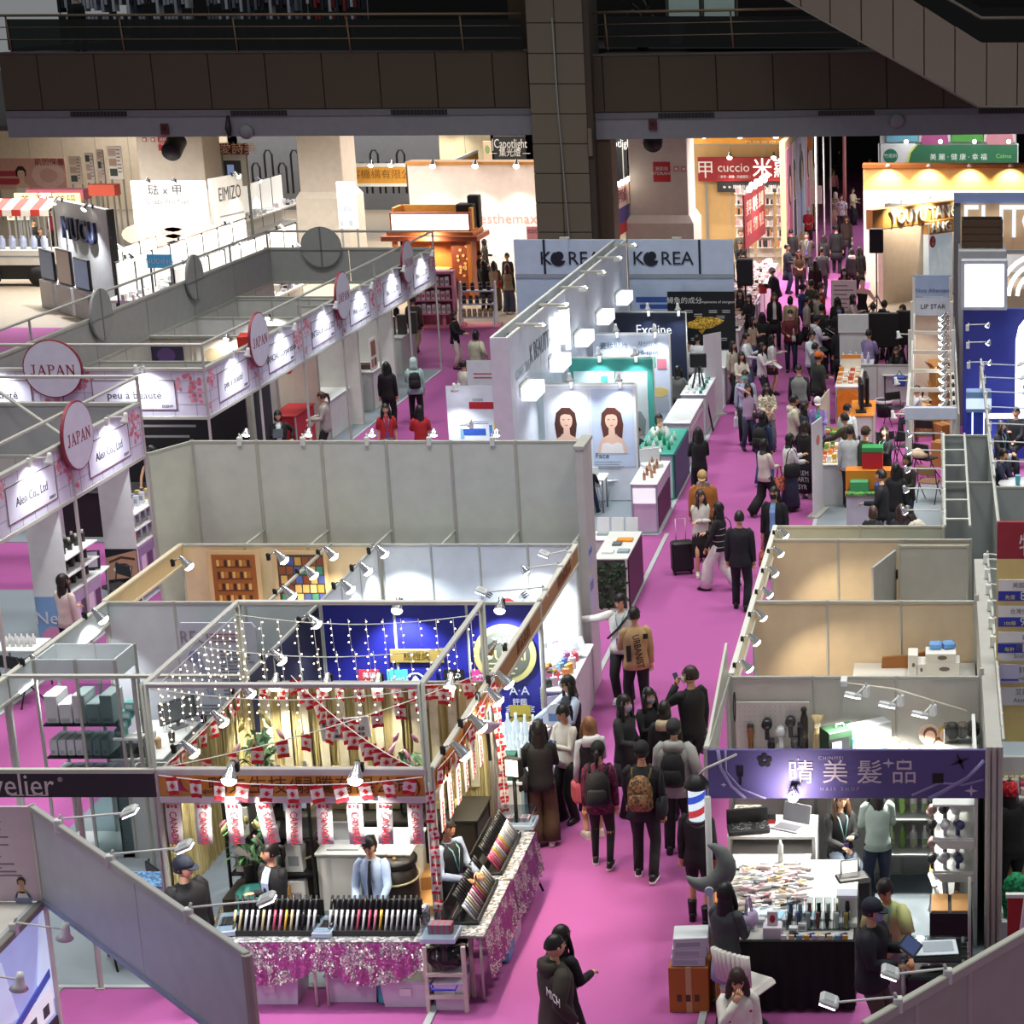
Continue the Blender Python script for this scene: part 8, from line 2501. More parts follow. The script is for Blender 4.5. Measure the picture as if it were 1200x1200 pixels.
# purple hair shop
PURP=M('5d5590')
t=Th('fascia_board','purple hair-shop fascia with white Chinese lettering and grooming icons','fascia',(XR-.02,19.7,0))
Lh=3.0
Mb().b(0,-.025,1.94,Lh,.02,2.5,PURP,.004).o('panel',t)
txt('lettering','晴 美 髮 品',.29,M('d6c9d6'),t,(1.56,-.03,2.23),sx=1.0)
txt('lettering','CHINMEI',.055,M('c9bfd6'),t,(1.33,-.03,2.41),sp=1.3,ext=.001)
txt('lettering','HAIR SHOP',.06,M('a99fc4'),t,(1.42,-.03,2.05),sp=1.5,ext=.001)
m=Mb()
PL=M('8f88b8')
m.tb([(.12,-.03,2.5),(.14,-.03,2.3),(.25,-.03,2.08),(.4,-.03,1.94)],.02,PL,6,flat=.2).tb([(.2,-.03,2.5),(.2,-.03,2.25),(.36,-.03,2.05),(.62,-.03,1.94)],.012,PL,6,flat=.2)
m.tb([(2.98,-.03,2.38),(2.8,-.03,2.18),(2.5,-.03,2.0),(2.38,-.03,1.94)],.024,PL,6,flat=.2).tb([(2.98,-.03,2.16),(2.75,-.03,2.1),(2.5,-.03,2.12),(2.2,-.03,1.98)],.014,PL,6,flat=.2)
m.o('ribbons',t)
m=Mb()
star=lambda cx,cz,r,mt:m.pz([(cx+(r if q%2==0 else r*.28)*cos(q*PI/4),cz+(r if q%2==0 else r*.28)*sin(q*PI/4))for q in rg_(8)],-.034,-.024,mt)
for cx,cz,r in((1.02,2.3,.05),(.17,2.1,.03),(2.84,2.03,.07),(1.95,2.35,.06),(.98,2.4,.02),(2.1,2.37,.03)):
 star(cx,cz,r,M('c9c0d9'))
m.o('sparkles',t)
m=Mb()
K=M('15131c')
for q in rg_(5):
 a=q*2*PI/5+.3
 m.di(.62+.05*cos(a),2.38+.05*sin(a),.032,.032,-.034,-.024,K,8)
m.b(.34,-.034,2.1,.365,-.024,2.24,K).b(.32,-.034,2.2,.345,-.024,2.32,K).b(.36,-.034,2.2,.385,-.024,2.32,K)
m.b(2.42,-.034,2.12,2.54,-.024,2.23,K,0).b(.9,-.034,2.1,1.0,-.024,2.12,K)
for q in rg_(4):
 a=q*H2+.4
 m.pz([(2.72,2.37),(2.72+.02*cos(a+H2),2.37+.02*sin(a+H2)),(2.72+.11*cos(a),2.37+.11*sin(a)),(2.72-.02*cos(a+H2),2.37-.02*sin(a+H2))],-.034,-.024,K)
m.o('icons',t)
clip=Th('clip_on_spotlight','glaring lamp shining on the lower edge of the purple fascia','lamp',(-1.55,19.5,2.02),PI)
for nm,me in zip(('clip','lamp_head','bulb'),CLIP):
 link(nm,me,clip)
Mb().ball((0,-.12,-.04),.06,.06,.06,M('fff6ea',.3,'emit',0,30),10,6).o('glow_bulb',clip)
spot(clip,(0,.12,.0),(0,-.9,.2),22,160,(1,.9,.82))
t=Th('side_fascia','tilted pale wedge of side fascia on the aisle edge of the hair shop','panel',(XR-.03,19.7,0),H2)
t['kind']='thing'
Mb().pz([(0,1.94),(0,2.5),(2.2,2.95),(2.2,2.5),(.4,1.94)],-.015,.015,M('c6c6bc')).o('panel',t)
for q in(0,2.25):
 Mb().la([(.03,0),(.03,2.52)],ALU,8,TR(q,0,0),False).o('post',t)
Mb().b(0,-.03,2.46,2.3,.03,2.52,M('c3c4ba',.4)).o('rail',t)
m=Mb()
m.tb([(.1*cos(a)+1.8,-.12,2.3+.18*sin(a))for a in[q*PI/8 for q in rg_(17)]],.007,BLK,4)
m.o('cable_loop',t)
for i,(x,z)in en(((-.98,2.34),(-.58,2.26),(-.2,2.18))):
 ArL('grey finned bar lamp on the slanting arm over the hair-shop shelf, %s from the left'%nth(i+1),(x+.15,21.7-.1*i,z+.1),-H2+1.0,.22,110,'bar',None,(1,.97,.88),True,aim=(0,-.1,-1),up=0)
t=Th('lamp_arm','thin white arm carrying the three finned lamps','arm',(-1.1,21.85,2.47))
Mb().tb([(0,0,0),(.6,-.05,-.06),(1.45,-.2,-.28)],.014,M('d6d0c0',.4),6).o('arm',t)
Mb().b(-.04,-.04,-.04,.04,.14,.04,WHT,.01).o('bracket',t)
t=Th('pegboard','white pegboard hung with clippers and combs, left of the hair-shop back wall','board',(-2.4,21.95,1.25))
Mb().b(0,-.02,0,.88,.0,.95,M('dad7ce'),.004).o('board',t)
m=Mb()
for i in rg_(14):
 for j in rg_(14):
  m.b(.05+i*.06,-.022,.05+j*.065,.058+i*.06,-.02,.058+j*.065,M('8a8780'))
m.o('holes',t)
def tool(i,label,x,z,hx,kind):
 t=Th('hair_tool',label,'tool',(x,21.9,z))
 if kind==0:
  Mb().lf([ell((0,0,q),r,r*.7,8)for q,r in((-.2,.03),(-.05,.035),(.08,.045),(.12,.03))],M(hx,.4)).o('handle',t)
  Mb().b(-.04,-.02,.1,.04,.02,.15,M('3a3a3e')).o('blade',t)
 else:
  Mb().la([(.06,-.02),(.065,.08),(.03,.1)],M(hx,.35),10,Matrix.Rotation(H2,4,'X')).o('barrel',t)
  Mb().b(-.025,-.06,-.2,.025,-.01,-.02,M(hx,.4),.008).o('handle',t)
for i,(x,z,hx,k)in en(((-2.22,1.78,'8a5a2c',0),(-2.02,1.95,'1b1b20',1),(-1.98,1.6,'16161a',0),(-1.86,1.85,'c9ccd0',1),(-1.84,1.55,'222228',1),(-1.74,1.98,'2a2a30',1),(-1.7,1.62,'4a4a52',0),(-1.62,1.8,'1a1a1e',0),(-1.58,1.5,'b9bcc4',1))):
 tool(i,'%s hair %s on the pegboard, %s from the left'%({'8a5a2c':'brown','c9ccd0':'silver','b9bcc4':'silver'}.get(hx,'black'),('clipper','dryer')[k],nth(i+1)),x,z,hx,k)
t=Th('hair_extension','blond hank of hair extension hanging right of the pegboard','hair extension',(-1.42,21.88,2.05))
Mb().lf([ell((0,0,z),rx,.03,10)for z,rx in((0,.075),(-.12,.03),(-.25,.055),(-.75,.075))],M('d3bd8a',.6,'hair')).o('hank',t)
Mb().b(-.035,-.035,-.15,.035,.035,-.1,M('e6dcc0')).o('band',t)
t=Th('hair_extension','dark hank of hair extension beside the blond one','hair extension',(-1.58,21.9,2.1))
Mb().lf([ell((0,0,z),rx,.025,8)for z,rx in((0,.02),(-.1,.045),(-.8,.04))],M('2a221e',.6,'hair')).o('hank',t)
Mb().ball((0,-.01,.02),.04,.03,.04,M('3a3038'),6,4).o('tie',t)
t=Th('wall_shelf','white shelf on the hair-shop back wall carrying boxes and a heart picture','shelf',(-1.3,21.45,1.62))
Mb().b(0,0,0,1.8,.5,.03,WHT,.004).b(0,.0,-.12,1.8,.02,0,M('b9b9b6')).o('board',t)
Mb().b(1.3,-.05,-.25,1.78,.4,.2,M('e6e3da'),.01).o('end_cabinet',t)
t=Th('product_box','dark green and black clipper box with a carry handle on the wall shelf','box',(-1.15,21.65,1.65),.5)
Mb().b(-.2,-.13,0,.2,.13,.34,M('1f3a26'),.006).b(-.18,-.135,.02,.06,-.13,.26,M('15171a')).b(-.16,-.14,.06,-.04,-.134,.22,M('9aa6b8')).o('carton',t)
Mb().tb([(-.05,0,.34),(-.04,0,.38),(.05,0,.38),(.06,0,.34)],.01,WHT,5).o('handle',t)
t=Th('product_box','grey box with a pale blue window behind the green clipper box','box',(-.8,21.75,1.65),.55)
Mb().b(-.25,-.1,0,.25,.1,.36,M('b4b9ba'),.006).b(-.05,-.105,.04,.2,-.1,.24,M('7fb9c9',.4)).o('carton',t)
for i,(x,w,h,hx,lb)in en(((-.97,.05,.24,'3f9ab8','slim turquoise bottle'),(-.85,.12,.12,'e6dfb0','low cream box'),(-.5,.09,.22,'d9a04a','amber upright packet'),(-.4,.12,.16,'c9b08a','tan packet'),(-.27,.14,.12,'4a443e','dark bundle'),(-.1,.1,.1,'e0cfc4','pale pink card pair'))):
 o=Mb().b(-w/2,-.05,0,w/2,.05,h,M(hx,.45),.012).b(-w*.3,-.053,h*.3,w*.3,-.05,h*.7,M('efe9da')).o('shelf_item',None,(x,21.6,1.65),.2*(i%3))
 tag(o,lb+' standing on the hair-shop wall shelf','product')
t=Th('heart_picture','heart-shaped picture of a smiling family with hairdressing models on the wall shelf','picture',(.02,21.6,1.66))
t.rotation_euler[0]=-.2
hp=[(.24*(16*sin(a)**3)/16,.2+.22*(13*cos(a)-5*cos(2*a)-2*cos(3*a)-cos(4*a))/16)for a in[q*PI/12 for q in rg_(24)]]
Mb().pz(hp,-.02,.02,M('c9a894')).o('heart',t)
m=Mb()
for x,z,r,hx in((-.1,.22,.075,'e2b79a'),(.08,.24,.08,'eec9a8'),(.0,.12,.06,'d9a98c')):
 m.di(x,z+.03,r*1.1,r*1.15,-.024,-.018,M('5a3a22' if x<.05 else 'c99a4a'),12).di(x,z,r*.85,r,-.03,-.022,M(hx),12)
m.o('faces',t)
t=Th('wig_stand','clear bags of dark and grey wigs at the right end of the wall shelf','wigs',(.3,21.6,1.83))
for i in rg_(3):
 Mb().ball((-.12+i*.12,.02*i,.14),.09,.09,.11,M(('2a2420','5a5248','1f1b1a')[i],.6,'hair'),10,6).o('wig',t)
Mb().b(-.22,-.1,0,.22,.12,.2,ACR,.01).o('clear_bag',t)
WlK('partition_wall','low rear inner panel under the wall shelf of the hair shop',-1.3,21.85,.45,21.85,1.6,0,2,M('c6c6c4'))
t=Th('desk','white office desk with open pigeonholes, a laptop on top, hair shop','desk',(-2.42,20.85,0))
DW=M('dad7d4')
Mb().b(0,0,.92,1.02,.62,.96,DW,.006).o('top',t)
Mb().b(0,0,0,.04,.6,.92,DW).b(.98,0,0,1.02,.6,.92,DW).b(.0,.57,0,1.02,.6,.92,M('5a5858')).o('side',t)
for z in(.68,.3):
 Mb().b(.04,0,z,.98,.58,z+.05,DW).o('shelf',t)
Mb().b(.46,0,.0,.5,.58,.7,DW).o('divider',t)
t=Th('laptop','open grey laptop on the hair-shop desk','laptop',(-1.72,21.1,.96),PI-.45)
Mb().b(-.18,-.13,0,.18,.13,.02,M('8a8b90',.4),.004).b(-.14,-.05,.02,.14,.1,.024,M('5a5a60')).o('base',t)
Mb().b(-.18,-.145,.01,.18,-.13,.26,M('8f9096',.4),.004,TR(0,-.02,0)@Matrix.Rotation(.25,4,'X')).o('lid',t)
t=Th('organizer_case','black case full of silver scissors and clips on the hair-shop desk','case',(-2.2,20.98,.96),.2)
Mb().b(-.22,-.1,0,.26,.14,.06,BLK,.01).b(-.22,.12,.05,.26,.15,.24,BLK,.01).o('case',t)
m=Mb()
for i in rg_(50):
 x,y=uni(-.2,.22),uni(-.08,.1)
 m.b(x,y,.06,x+uni(.01,.05),y+uni(.01,.02),.075,CHROME)
m.o('clips',t)['kind']='stuff'
tag(Mb().b(-.09,-.05,0,.09,.05,.12,M('1b1b1e')).b(-.09,-.052,0,.09,.05,.055,M('b8252c')).o('tin_box',None,(-1.98,21.25,.96)),'red and black small box beside the laptop on the desk','box')
tag(Mb().b(-.16,-.1,0,.16,.1,.16,M('a9a294',.6,'speckle'),.01).o('tool_bag',None,(-2.22,21.3,.96)),'beige patterned pouch at the rear of the hair-shop desk','pouch')
Ctn('orange-brown carton standing left of the goods table, hair shop',(-2.32,19.95,0),.1,.3,.5,.7,False,M('c07a2a',.7),None,True)
t=Th('goods_table','black-draped sales table of the hair shop','table',(-2.3,18.62,0))
Mb().b(0,.0,.74,1.42,2.0,.78,M('b9b9b6'),.004).o('top',t)
for x in(.05,1.37):
 for y in(.05,1.95):
  Mb().tb([(x,y,0),(x,y,.74)],.02,ALUD,6).o('leg',t)
m=Mb()
BC=M('0d0d0f',.85,'cloth')
m.lf([[(.0+1.46*i/40-.02,-.03-.025*sin(i*1.35)*k-.03*k,.79-.76*k)for i in rg_(41)]for k in(0,.5,1)],BC,True,False,None,False)
m.lf([[(1.43+.02*sin(i*1.5)*k,1.9*i/30-.03,.79-.76*k)for i in rg_(31)]for k in(0,.5,1)],BC,True,False,None,False)
m.o('black_drape',t)
Mb().b(-.01,-.03,.78,1.44,.02,.8,BC).o('drape_edge',t)
PACK=[M(h,.35)for h in('f1efec','e9e4e2','f5f5f3','e6d3cf','efe3cf','dfe3ea','e9d9e2','cfd6de','d9a0a8','f2ead6','3a3638','c9b088')]
for i in rg_(110):
 u,v=rnd.random(),rnd.random()
 l_,w=uni(.14,.26),uni(.025,.06)
 m=Mb().b(-l_/2,-w/2,0,l_/2,w/2,uni(.012,.035),PACK[i%12],.006)
 m.b(-l_*.3,-w*.3,.03,l_*.1,w*.3,.037,PACK[(i*5+3)%12])
 o=m.o('wrapped_comb',None,(-2.18+u*.72,19.32+v*1.1,.785+.02*(i//40)))
 o.rotation_euler=(uni(-.1,.1),uni(-.15,.15),uni(-.5,.5))
 tag(o,'cellophane-wrapped hair accessory in the big pale heap on the sales table','hair accessory','wrapped accessories heaped on the sales table')
for i in rg_(7):
 tag(Mb().b(-.07,-.09,0,.07,.09,.03+.02*(i%2),M(('9fd0e6','e6eef4','d9e6ee')[i%3],.35),.008).o('blue_packet',None,(-2.1+.13*i,19.15+.06*(i%3),.785),uni(-.4,.4)),'light blue and white packet in front of the pale heap','packet','blue packets on the sales table')
for i in rg_(9):
 hx=('d6d6da','e6e6e6','c9cbd0')[i%3]
 t=Th('small_carton','white small carton at the front left of the sales table','box',(-2.05+.09*i,18.78+.1*(i%3),.785),uni(-.2,.2),'small white cartons on the sales table')
 Mb().b(-.045,-.035,0,.045,.035,.09,M(hx,.5),.004).b(-.035,-.037,.02,.035,-.035,.06,M('8a90a0')).o('carton',t)
t=Th('display_carton','white carton with a red heart print at the front of the sales table','box',(-1.72,18.72,.785))
Mb().b(-.1,-.07,0,.1,.07,.14,M('d9d3dc'),.006).b(-.055,-.02,.14,.055,.02,.3,WHT,.004).o('carton',t)
Mb().di(0,.22,.03,.045,-.026,-.02,M('b5252e'),10).o('print',t)
for r in rg_(3):
 for i in rg_(7):
  if r==0:
   k,h=M(('1b1b20','e0e2e6','2a3a8a','d9c98a')[i%4],.35),.06
   o=Mb().lf([ell((q,0,.03),.001+.028*w,.028*w,8)for q,w in((0,.5),(.01,1))],k).b(-.06,-.022,0,.06,.022,.04,k,.015).o('mini_clipper',None,(-1.5+.085*i,18.72,.785),.6)
   tag(o,'small hair trimmer lying along the front edge of the sales table','hair trimmer','trimmers lying on the sales table')
  else:
   t=Th('boxed_clipper','hair clipper standing in a clear box, %s row of the sales table'%('front','rear')[r-1],'hair clipper',(-1.56+.1*i,18.9+.22*(r-1),.785),0,'clear-boxed clippers, %s row'%('front','rear')[r-1])
   Mb().b(-.04,-.03,0,.04,.03,.2+.05*(r-1),ACR,.004).o('clear_box',t)
   Mb().lf([ell((0,0,z),q,q*.8,8)for z,q in((.01,.018),(.1,.024),(.16,.02),(.19,.024))],M(('c9a75a','20242e','2f3a7a','b9bcc4','8a2a30','1b1b1f','d9dce2')[(i+r)%7],.3)).o('clipper',t)
t=Th('clipper_dock','white charging box with a dark clipper at the right end of the sales table','device',(-.95,19.0,.785))
Mb().b(-.1,-.08,0,.1,.08,.06,WHT,.008).b(-.1,.05,.06,.1,.08,.34,WHT,.006).b(-.11,-.08,.34,.11,.09,.38,M('dfe6f4',.4),.006).o('dock',t)
Mb().la([(.02,.06),(.026,.2),(.02,.27)],M('1b1d24',.3),8).o('clipper',t)
for i in rg_(9):
 tag(Mb().b(-.03,-.012,0,.03,.012,.055,M(('e6e6e6','d9cba0','7fb0c9','d9b04a','c9ccd4')[i%5],.4),.003).o('price_tag',None,(-1.6+.08*i,18.63,.8)),'tiny price card along the drape edge of the sales table','price card','price cards on the sales table')
tag(Mb().la([(.03,0),(.032,.2),(.015,.22),(.015,.26)],WHT,10).o('pump_bottle',None,(-1.78,20.55,.79)),'white bottle standing at the rear of the pale heap','bottle')
t=Tbl('side table extending the sales table to the desk',(-1.9,20.7,0),0,.9,.2,.77)
t=Th('hair_salon_chair','white ribbed salon chair in front of the sales table','chair',(-1.95,18.25,0),2.6)
RB=M('d9d7d0')
Mb().b(-.23,-.22,.44,.23,.22,.54,RB,.05).o('seat',t)
for i in rg_(9):
 a=-.9+i*.225
 Mb().tb([(.24*sin(a),.2+.04*cos(a),.62),(.27*sin(a),.25+.05*cos(a),.98)],.032,RB,6).o('rib',t)
Mb().la([(.22,0),(.2,.03),(.035,.06),(.035,.44)],CHROME,14).o('pedestal',t)
for k,(x,lb)in en(((.05,'right'),(-.75,'rear'))):
 if k==0:
  t=Th('shelf_unit','white shelf unit of dryers, irons and brushes along the right of the hair shop','shelf',(x,20.0,0))
  Mb().b(.36,0,0,.4,1.8,2.1,WHT).o('side',t)
  for z in(.45,.9,1.3,1.7):
   Mb().b(-.1,0,z,.38,1.8,z+.025,WHT,.004).o('shelf',t)
  for z in(.9,1.3):
   Mb().pz([(-.1,0),(.0,-.1),(.36,-.1),(.36,0)],-.012,.0,WHT,TR(0,0,z)).o('bracket',t)
 else:
  t=Th('shelf_unit','white rear shelves of shampoo bottles behind the standing shopper','shelf',(x,21.3,0))
  for z in(.5,.95,1.32):
   Mb().b(0,0,z,.85,.45,z+.025,WHT,.004).o('shelf',t)
  Mb().b(-.02,0,0,0,.45,1.6,WHT).b(.85,0,0,.87,.45,1.6,WHT).o('side',t)
for i in rg_(36):
 z=(1.325,.925,.475)[i//12]
 p=V((.0+.14*(i%3)-.05,20.08+.42*((i//3)%4),z))
 hx=('2a2a30','c9ccd2','3a3f6a','8a6a6a','17171a','d9dadd')[(i*7)%6]
 if i<24:
  m=Mb().la([(.05,-.03),(.055,.07),(.03,.1)],M(hx,.35),8,TR(0,0,.14)@Matrix.Rotation(H2,4,'X')).b(-.02,-.02,0,.02,.02,.13,M(hx,.4),.006)
  nm,lb='hair_dryer','hair dryer on the %s shelf along the right of the hair shop'%('upper','middle')[i//12]
 else:
  m=Mb().b(-.03,-.17,.03*(i%4),.03,.17,.03*(i%4)+.028,M(('1b1b1f','4a3a32','b98a4a','d9d9d9')[i%4],.4),.008).b(-.02,-.175,.03*(i%4)+.004,.02,-.17,.03*(i%4)+.024,WHT)
  nm,lb='boxed_iron','flat hair iron stacked on the lower shelf along the right of the hair shop'
 o=m.o(nm,None,p,uni(-.7,.7)if i<24 else uni(-.2,.2))
 tag(o,lb,nm.replace('_',' '),lb.replace('hair dryer','hair dryers'))
for i in rg_(18):
 z=(.975,.525,1.345)[i//6]
 hx=('e6eae2','cfe0b0','7aa84a','e9dfe2','d9d9dc','b9c9a0')[i%6]
 o=Mb().la([(.04,0),(.045,.02),(.045,.18),(.02,.22),(.02,.28)],M(hx,.4),8).b(-.03,-.048,.05,.03,-.044,.13,M('8aa06a')).o('shampoo_bottle',None,(-.68+.135*(i%6),21.5,z))
 tag(o,'pale shampoo bottle on the %s rear shelf of the hair shop'%('middle','lower','upper')[i//6],'bottle','shampoo bottles, %s rear shelf'%('middle','lower','upper')[i//6])
t=Th('suitcase','black leather suitcase standing beside the seated woman in the hair shop','suitcase',(-.95,20.15,0),.3)
Mb().b(-.2,-.14,.06,.2,.14,.8,M('131315',.45),.04).b(-.16,-.155,.15,.16,-.14,.45,M('1b1b1e',.4),.02).o('shell',t)
for sx in(-.15,.15):
 Mb().la([(.03,-.015),(.03,.015)],BLK,8,TR(sx,0,.03)@Matrix.Rotation(H2,4,'Y')).o('wheel',t)
Mb().tb([(-.1,.1,.8),(-.1,.1,.95),(.1,.1,.95),(.1,.1,.8)],.012,ALUD,5).o('handle',t)
t=Th('checkout_cart','metal-framed counter with a clear top and papers at the lower right','cart',(-.35,18.15,0))
m=Mb()
for x in(0,.62):
 for y in(0,.5):
  m.tb([(x,y,0),(x,y,.82)],.018,ALU,6)
m.o('frame',t)
Mb().b(-.02,-.02,.8,.66,.54,.82,M('c9d6dc',.1,'glass')).o('clear_top',t)
Mb().b(.03,.03,.1,.6,.48,.6,M('1b1a1e'),.02).o('black_bin',t)
Mb().ball((.3,.25,.5),.2,.16,.14,M('a98fa6',.3,'glass'),10,6).o('plastic_bag',t)
m=Mb()
for i in rg_(5):
 m.b(.6,.02+i*.1,.3,.68,.03+i*.1,.8,ALU)
m.b(.6,.0,.55,.7,.5,.57,ALU)
m.o('wire_side',t)
tag(Mb().b(-.26,-.16,0,.26,.16,.012,M('cfdbe4',.4),.003).b(-.1,-.1,.012,.22,.12,.016,M('9aa6b0',.4)).o('price_sheet',None,(-.05,18.4,.822),.1),'laminated price sheet under the hand of the man in yellow','sheet')
t=Th('black_crate_stack','black and brown boxes on a low trolley by the right shelves','trolley',(-.1,19.3,0))
Mb().b(0,0,.1,.5,.5,.14,ALUD,.01).tb([(.45,-.02,.1),(.45,-.02,1.2)],.018,ALU,6).o('frame',t)
for x in(.06,.44):
 Mb().la([(.05,-.015),(.05,.015)],BLK,8,TR(x,.05,.05)@Matrix.Rotation(H2,4,'Y')).o('wheel',t)
for i in rg_(2):
 tag(Mb().b(0,0,0,.46,.45,.3,BLK,.01).b(.02,.02,.3,.2,.43,.315,CARD).b(.24,.02,.3,.44,.43,.315,CARD).o('black_crate',None,(-.08,19.32,.145+.318*i)),'%s black crate with brown lids on the low trolley'%('lower','upper')[i],'crate')
t=Th('barber_pole','lit barber pole light with red white and blue stripes at the hair-shop corner','barber pole',(-2.55,19.35,2.02))
Mb().la([(.02,.34),(.06,.33),(.13,.24),(.135,.2),(.11,.18)],BLK,16).la([(.11,-.18),(.12,-.16),(.12,-.2),(.05,-.26)],BLK,16).o('cap',t)
for i in rg_(9):
 m=Mb()
 r=.095
 for s in rg_(20):
  a0,a1=s*PI/10,(s+1)*PI/10
  zb=lambda a:-.36+i*.08+a*.035
  q=[(a0,zb(a0)),(a1,zb(a1)),(a1,zb(a1)+.08),(a0,zb(a0)+.08)]
  q=[(a,min(.18,max(-.17,z)))for a,z in q]
  if q[2][1]>q[1][1]+1e-4 or q[3][1]>q[0][1]+1e-4:
   m.add([(r*cos(a),r*sin(a),z)for a,z in q],[(0,1,2,3)],M(('e9eef6','c43a40','e9eef6','3a55c4')[i%4],.3,'',0,1.1),True)
 if m.v:
  m.o('stripe',t)
Mb().la([(.11,-.17),(.11,.18)],ACR,16,None,True,False).o('glass',t)
Mb().tb([(0,0,.3),(.1,.0,.4),(.4,.3,.44)],.014,ALU,6).o('bracket',t)
t=Th('moon_cushion','grey crescent moon cushion hung on the corner pole of the hair shop','cushion',(-2.4,18.72,1.6))
t.rotation_euler[1]=-.15
m=Mb()
rg=[]
for i in rg_(17):
 u=i/16
 a,w=PI*(.42-1.3*u),.012+.105*sin(PI*u)**.75
 r=.235-.03*sin(PI*u)
 rg.append([((r+w*cos(q))*cos(a),-w*.8*sin(q),(r+w*cos(q))*sin(a))for q in[PI*j/5 for j in rg_(10)]])
m.lf(rg,M('6f7774',.8,'cloth'))
m.o('cushion',t)
Mb().di(.0,-.25,.05,.05,-.11,-.08,M('c9d6e6'),14).o('tag',t)
t=Th('stand_post','tall white corner pole of the hair shop beside the cartons','post',(-2.38,18.88,0))
Mb().la([(.035,0),(.035,2.3)],M('c9c9c9',.4),10).o('pole',t)
Mb().la([(.12,0),(.1,.02)],ALUD,12).o('foot',t)
Ctn('tall orange-brown carton at the corner pole, white boxes on top',(-2.6,18.72,0),.0,.42,.34,.52,False,M('b26a2a',.7),None,True)
Ctn('slimmer yellow-brown carton right of the corner pole',(-2.15,18.65,0),.12,.36,.36,.55,False,M('b8864a',.7))
for i in rg_(3):
 tag(Mb().b(-.18,-.15,0,.18,.15,.1 if i<2 else .12,M(('c6cfd8','cfd3d6','d6dde0')[i],.5),.006).b(-.15,-.152,.02,.1,-.15,.07,M('a9b4c0')).o('white_box',None,(-2.6+.01*i,18.72,.524+.102*i),.04*i),'whitish-blue flat box on the corner carton, %s from the bottom'%nth(i+1),'box')
t=Th('pillar_wall','thick grey double wall with an aluminium end between hair shop and price stand','partition',(XW+.03,19.65,0))
t['kind']='thing'
Mb().b(0,.02,0,.17,7.2,2.52,M('b4b4ae')).o('wall',t)
for x in(.02,.085,.15):
 Mb().la([(.03,0),(.03,2.55)],M('b5b3ac'),8,TR(x,.0,0),False).o('end_post',t)
for y in(2.35,5.25):
 Mb().la([(.03,0),(.03,2.6)],ALU,8,TR(.0,y,0),False).o('post',t)
Mb().tb([(.19,.2,2.55),(.19,7.2,2.6)],.02,M('d0d0c8',.4),6).o('cable_rail',t)
m=Mb()
for i in rg_(9):
 m.tb([(.18,.5+i*.75,2.6),(.16,.65+i*.75,2.35-.1*(i%2)),(.2,.95+i*.75,2.58)],.008,WHT,4)
m.o('loose_cable',t)
WlK('partition_wall','grey-green rear wall of the price stand',.73,26.85,3.6,26.85,2.52,0,3,M('aeb6ae'))
t=Th('price_wall','yellow price board with blue and white rows at the right edge','board',(.71,22.3,0))
PZ=lambda py:onY(1170,py,22.3).z
Mb().b(0,0,1.55,2.0,.06,PZ(655),M('e6d08a')).b(0,0,PZ(655),2.0,.06,PZ(612),M('a0303c')).o('panel',t)
BLUP=M('2e3aa8')
for i,(pw,pb,big,a,b)in en(((686,741,'8990','美國原廠\nSculptra','免運'),(712,773,'9980','台灣代理\n品牌針劑','100條'),(736,801,'15','韓國肉毒','每針'))):
 zb=PZ((740-42+i*30.5))
 m=Mb()
 m.b(.02,-.012,zb+.06,1.9,0,zb+.2,M('f0efee'))
 o=m.o('white_row',t)
 Mb().b(.02,-.014,zb-.06,1.9,0,zb+.055,BLUP).o('blue_row',t)
 txt('price',big,.15,WHT,t,(.42 if i<2 else .36,-.018,zb-.002),sx=.95)
 txt('row_text',a.replace('\n',' '),.07,M('7a7c88'),t,(.45,-.016,zb+.13),ext=.001)
 txt('unit',b,.06,M('e9e08a'),t,(.16,-.018,zb-.02),ext=.001)
for i,(a,b)in en((('舒顏萃','Sculptra®'),('喬雅登','Juvederm'),('艾麗斯','AestheFill'))):
 z=PZ(763+i*26)
 Mb().pz([(.03,z-.1),(.03,z+.09),(.06,z+.11),(1.9,z+.11),(1.9,z-.12),(.06,z-.12)],-.012,0,M('dde0e6')).o('name_row',t)
 txt('row_text',a,.085,M('6a6e78'),t,(.36,-.016,z+.045),ext=.001)
 txt('row_text',b,.075,M('6a6e78'),t,(.36,-.016,z-.055),ext=.001)
Mb().b(.05,-.02,PZ(800),.28,-.012,PZ(778),M('c9c9e6')).b(.06,-.024,PZ(797),.27,-.018,PZ(795),M('4a4ab0')).o('leaflet',t)
txt('lettering','特價',.3,WHT,t,(.55,-.012,PZ(640)),ext=.002)
for i in rg_(6):
 y=23.0+i*.72
 ArL('grey bar lamp on a long arm over the price board, %s from the camera'%nth(i+1),(.7,y,2.62),H2,.62,34,'bar',None,(1,.97,.92),i%2==0,aim=(0,-.2,-1),up=-.03)
t=Th('product_shelf','white counter shelf of boxes and cups under the price board','shelf',(.71,21.5,0))
Mb().b(0,0,1.12,1.6,.5,1.16,WHT,.006).b(0,.3,1.16,1.6,.36,1.55,WHT).b(0,.0,.62,1.6,.5,.66,WHT).o('shelf',t)
Mb().b(0,.44,0,1.6,.5,1.12,M('d3d0c9')).b(.62,0,.0,.66,.5,1.12,WHT).o('back',t)
for k in rg_(3):
 for i in rg_(5):
  hx=(('c9bd8f','d3c79c','bfb384'),('8a5aa8','c94a6a','b98ac0'),('d99aa8','e6b4be','9fc98a'))[k][i%3]
  tag(Mb().b(0,0,0,.055,.08,.16-.04*k,M(hx,.45),.004).b(.008,-.002,.02,.045,0,.08,M('efe9da')).o('price_stand_box',None,(.73+.065*i,21.74-.09*k,1.16)),'small %s box in rows under the price board'%('straw-coloured','purple and red','pink or green')[k],'box',('straw','purple','pink')[k]+' boxes under the price board')
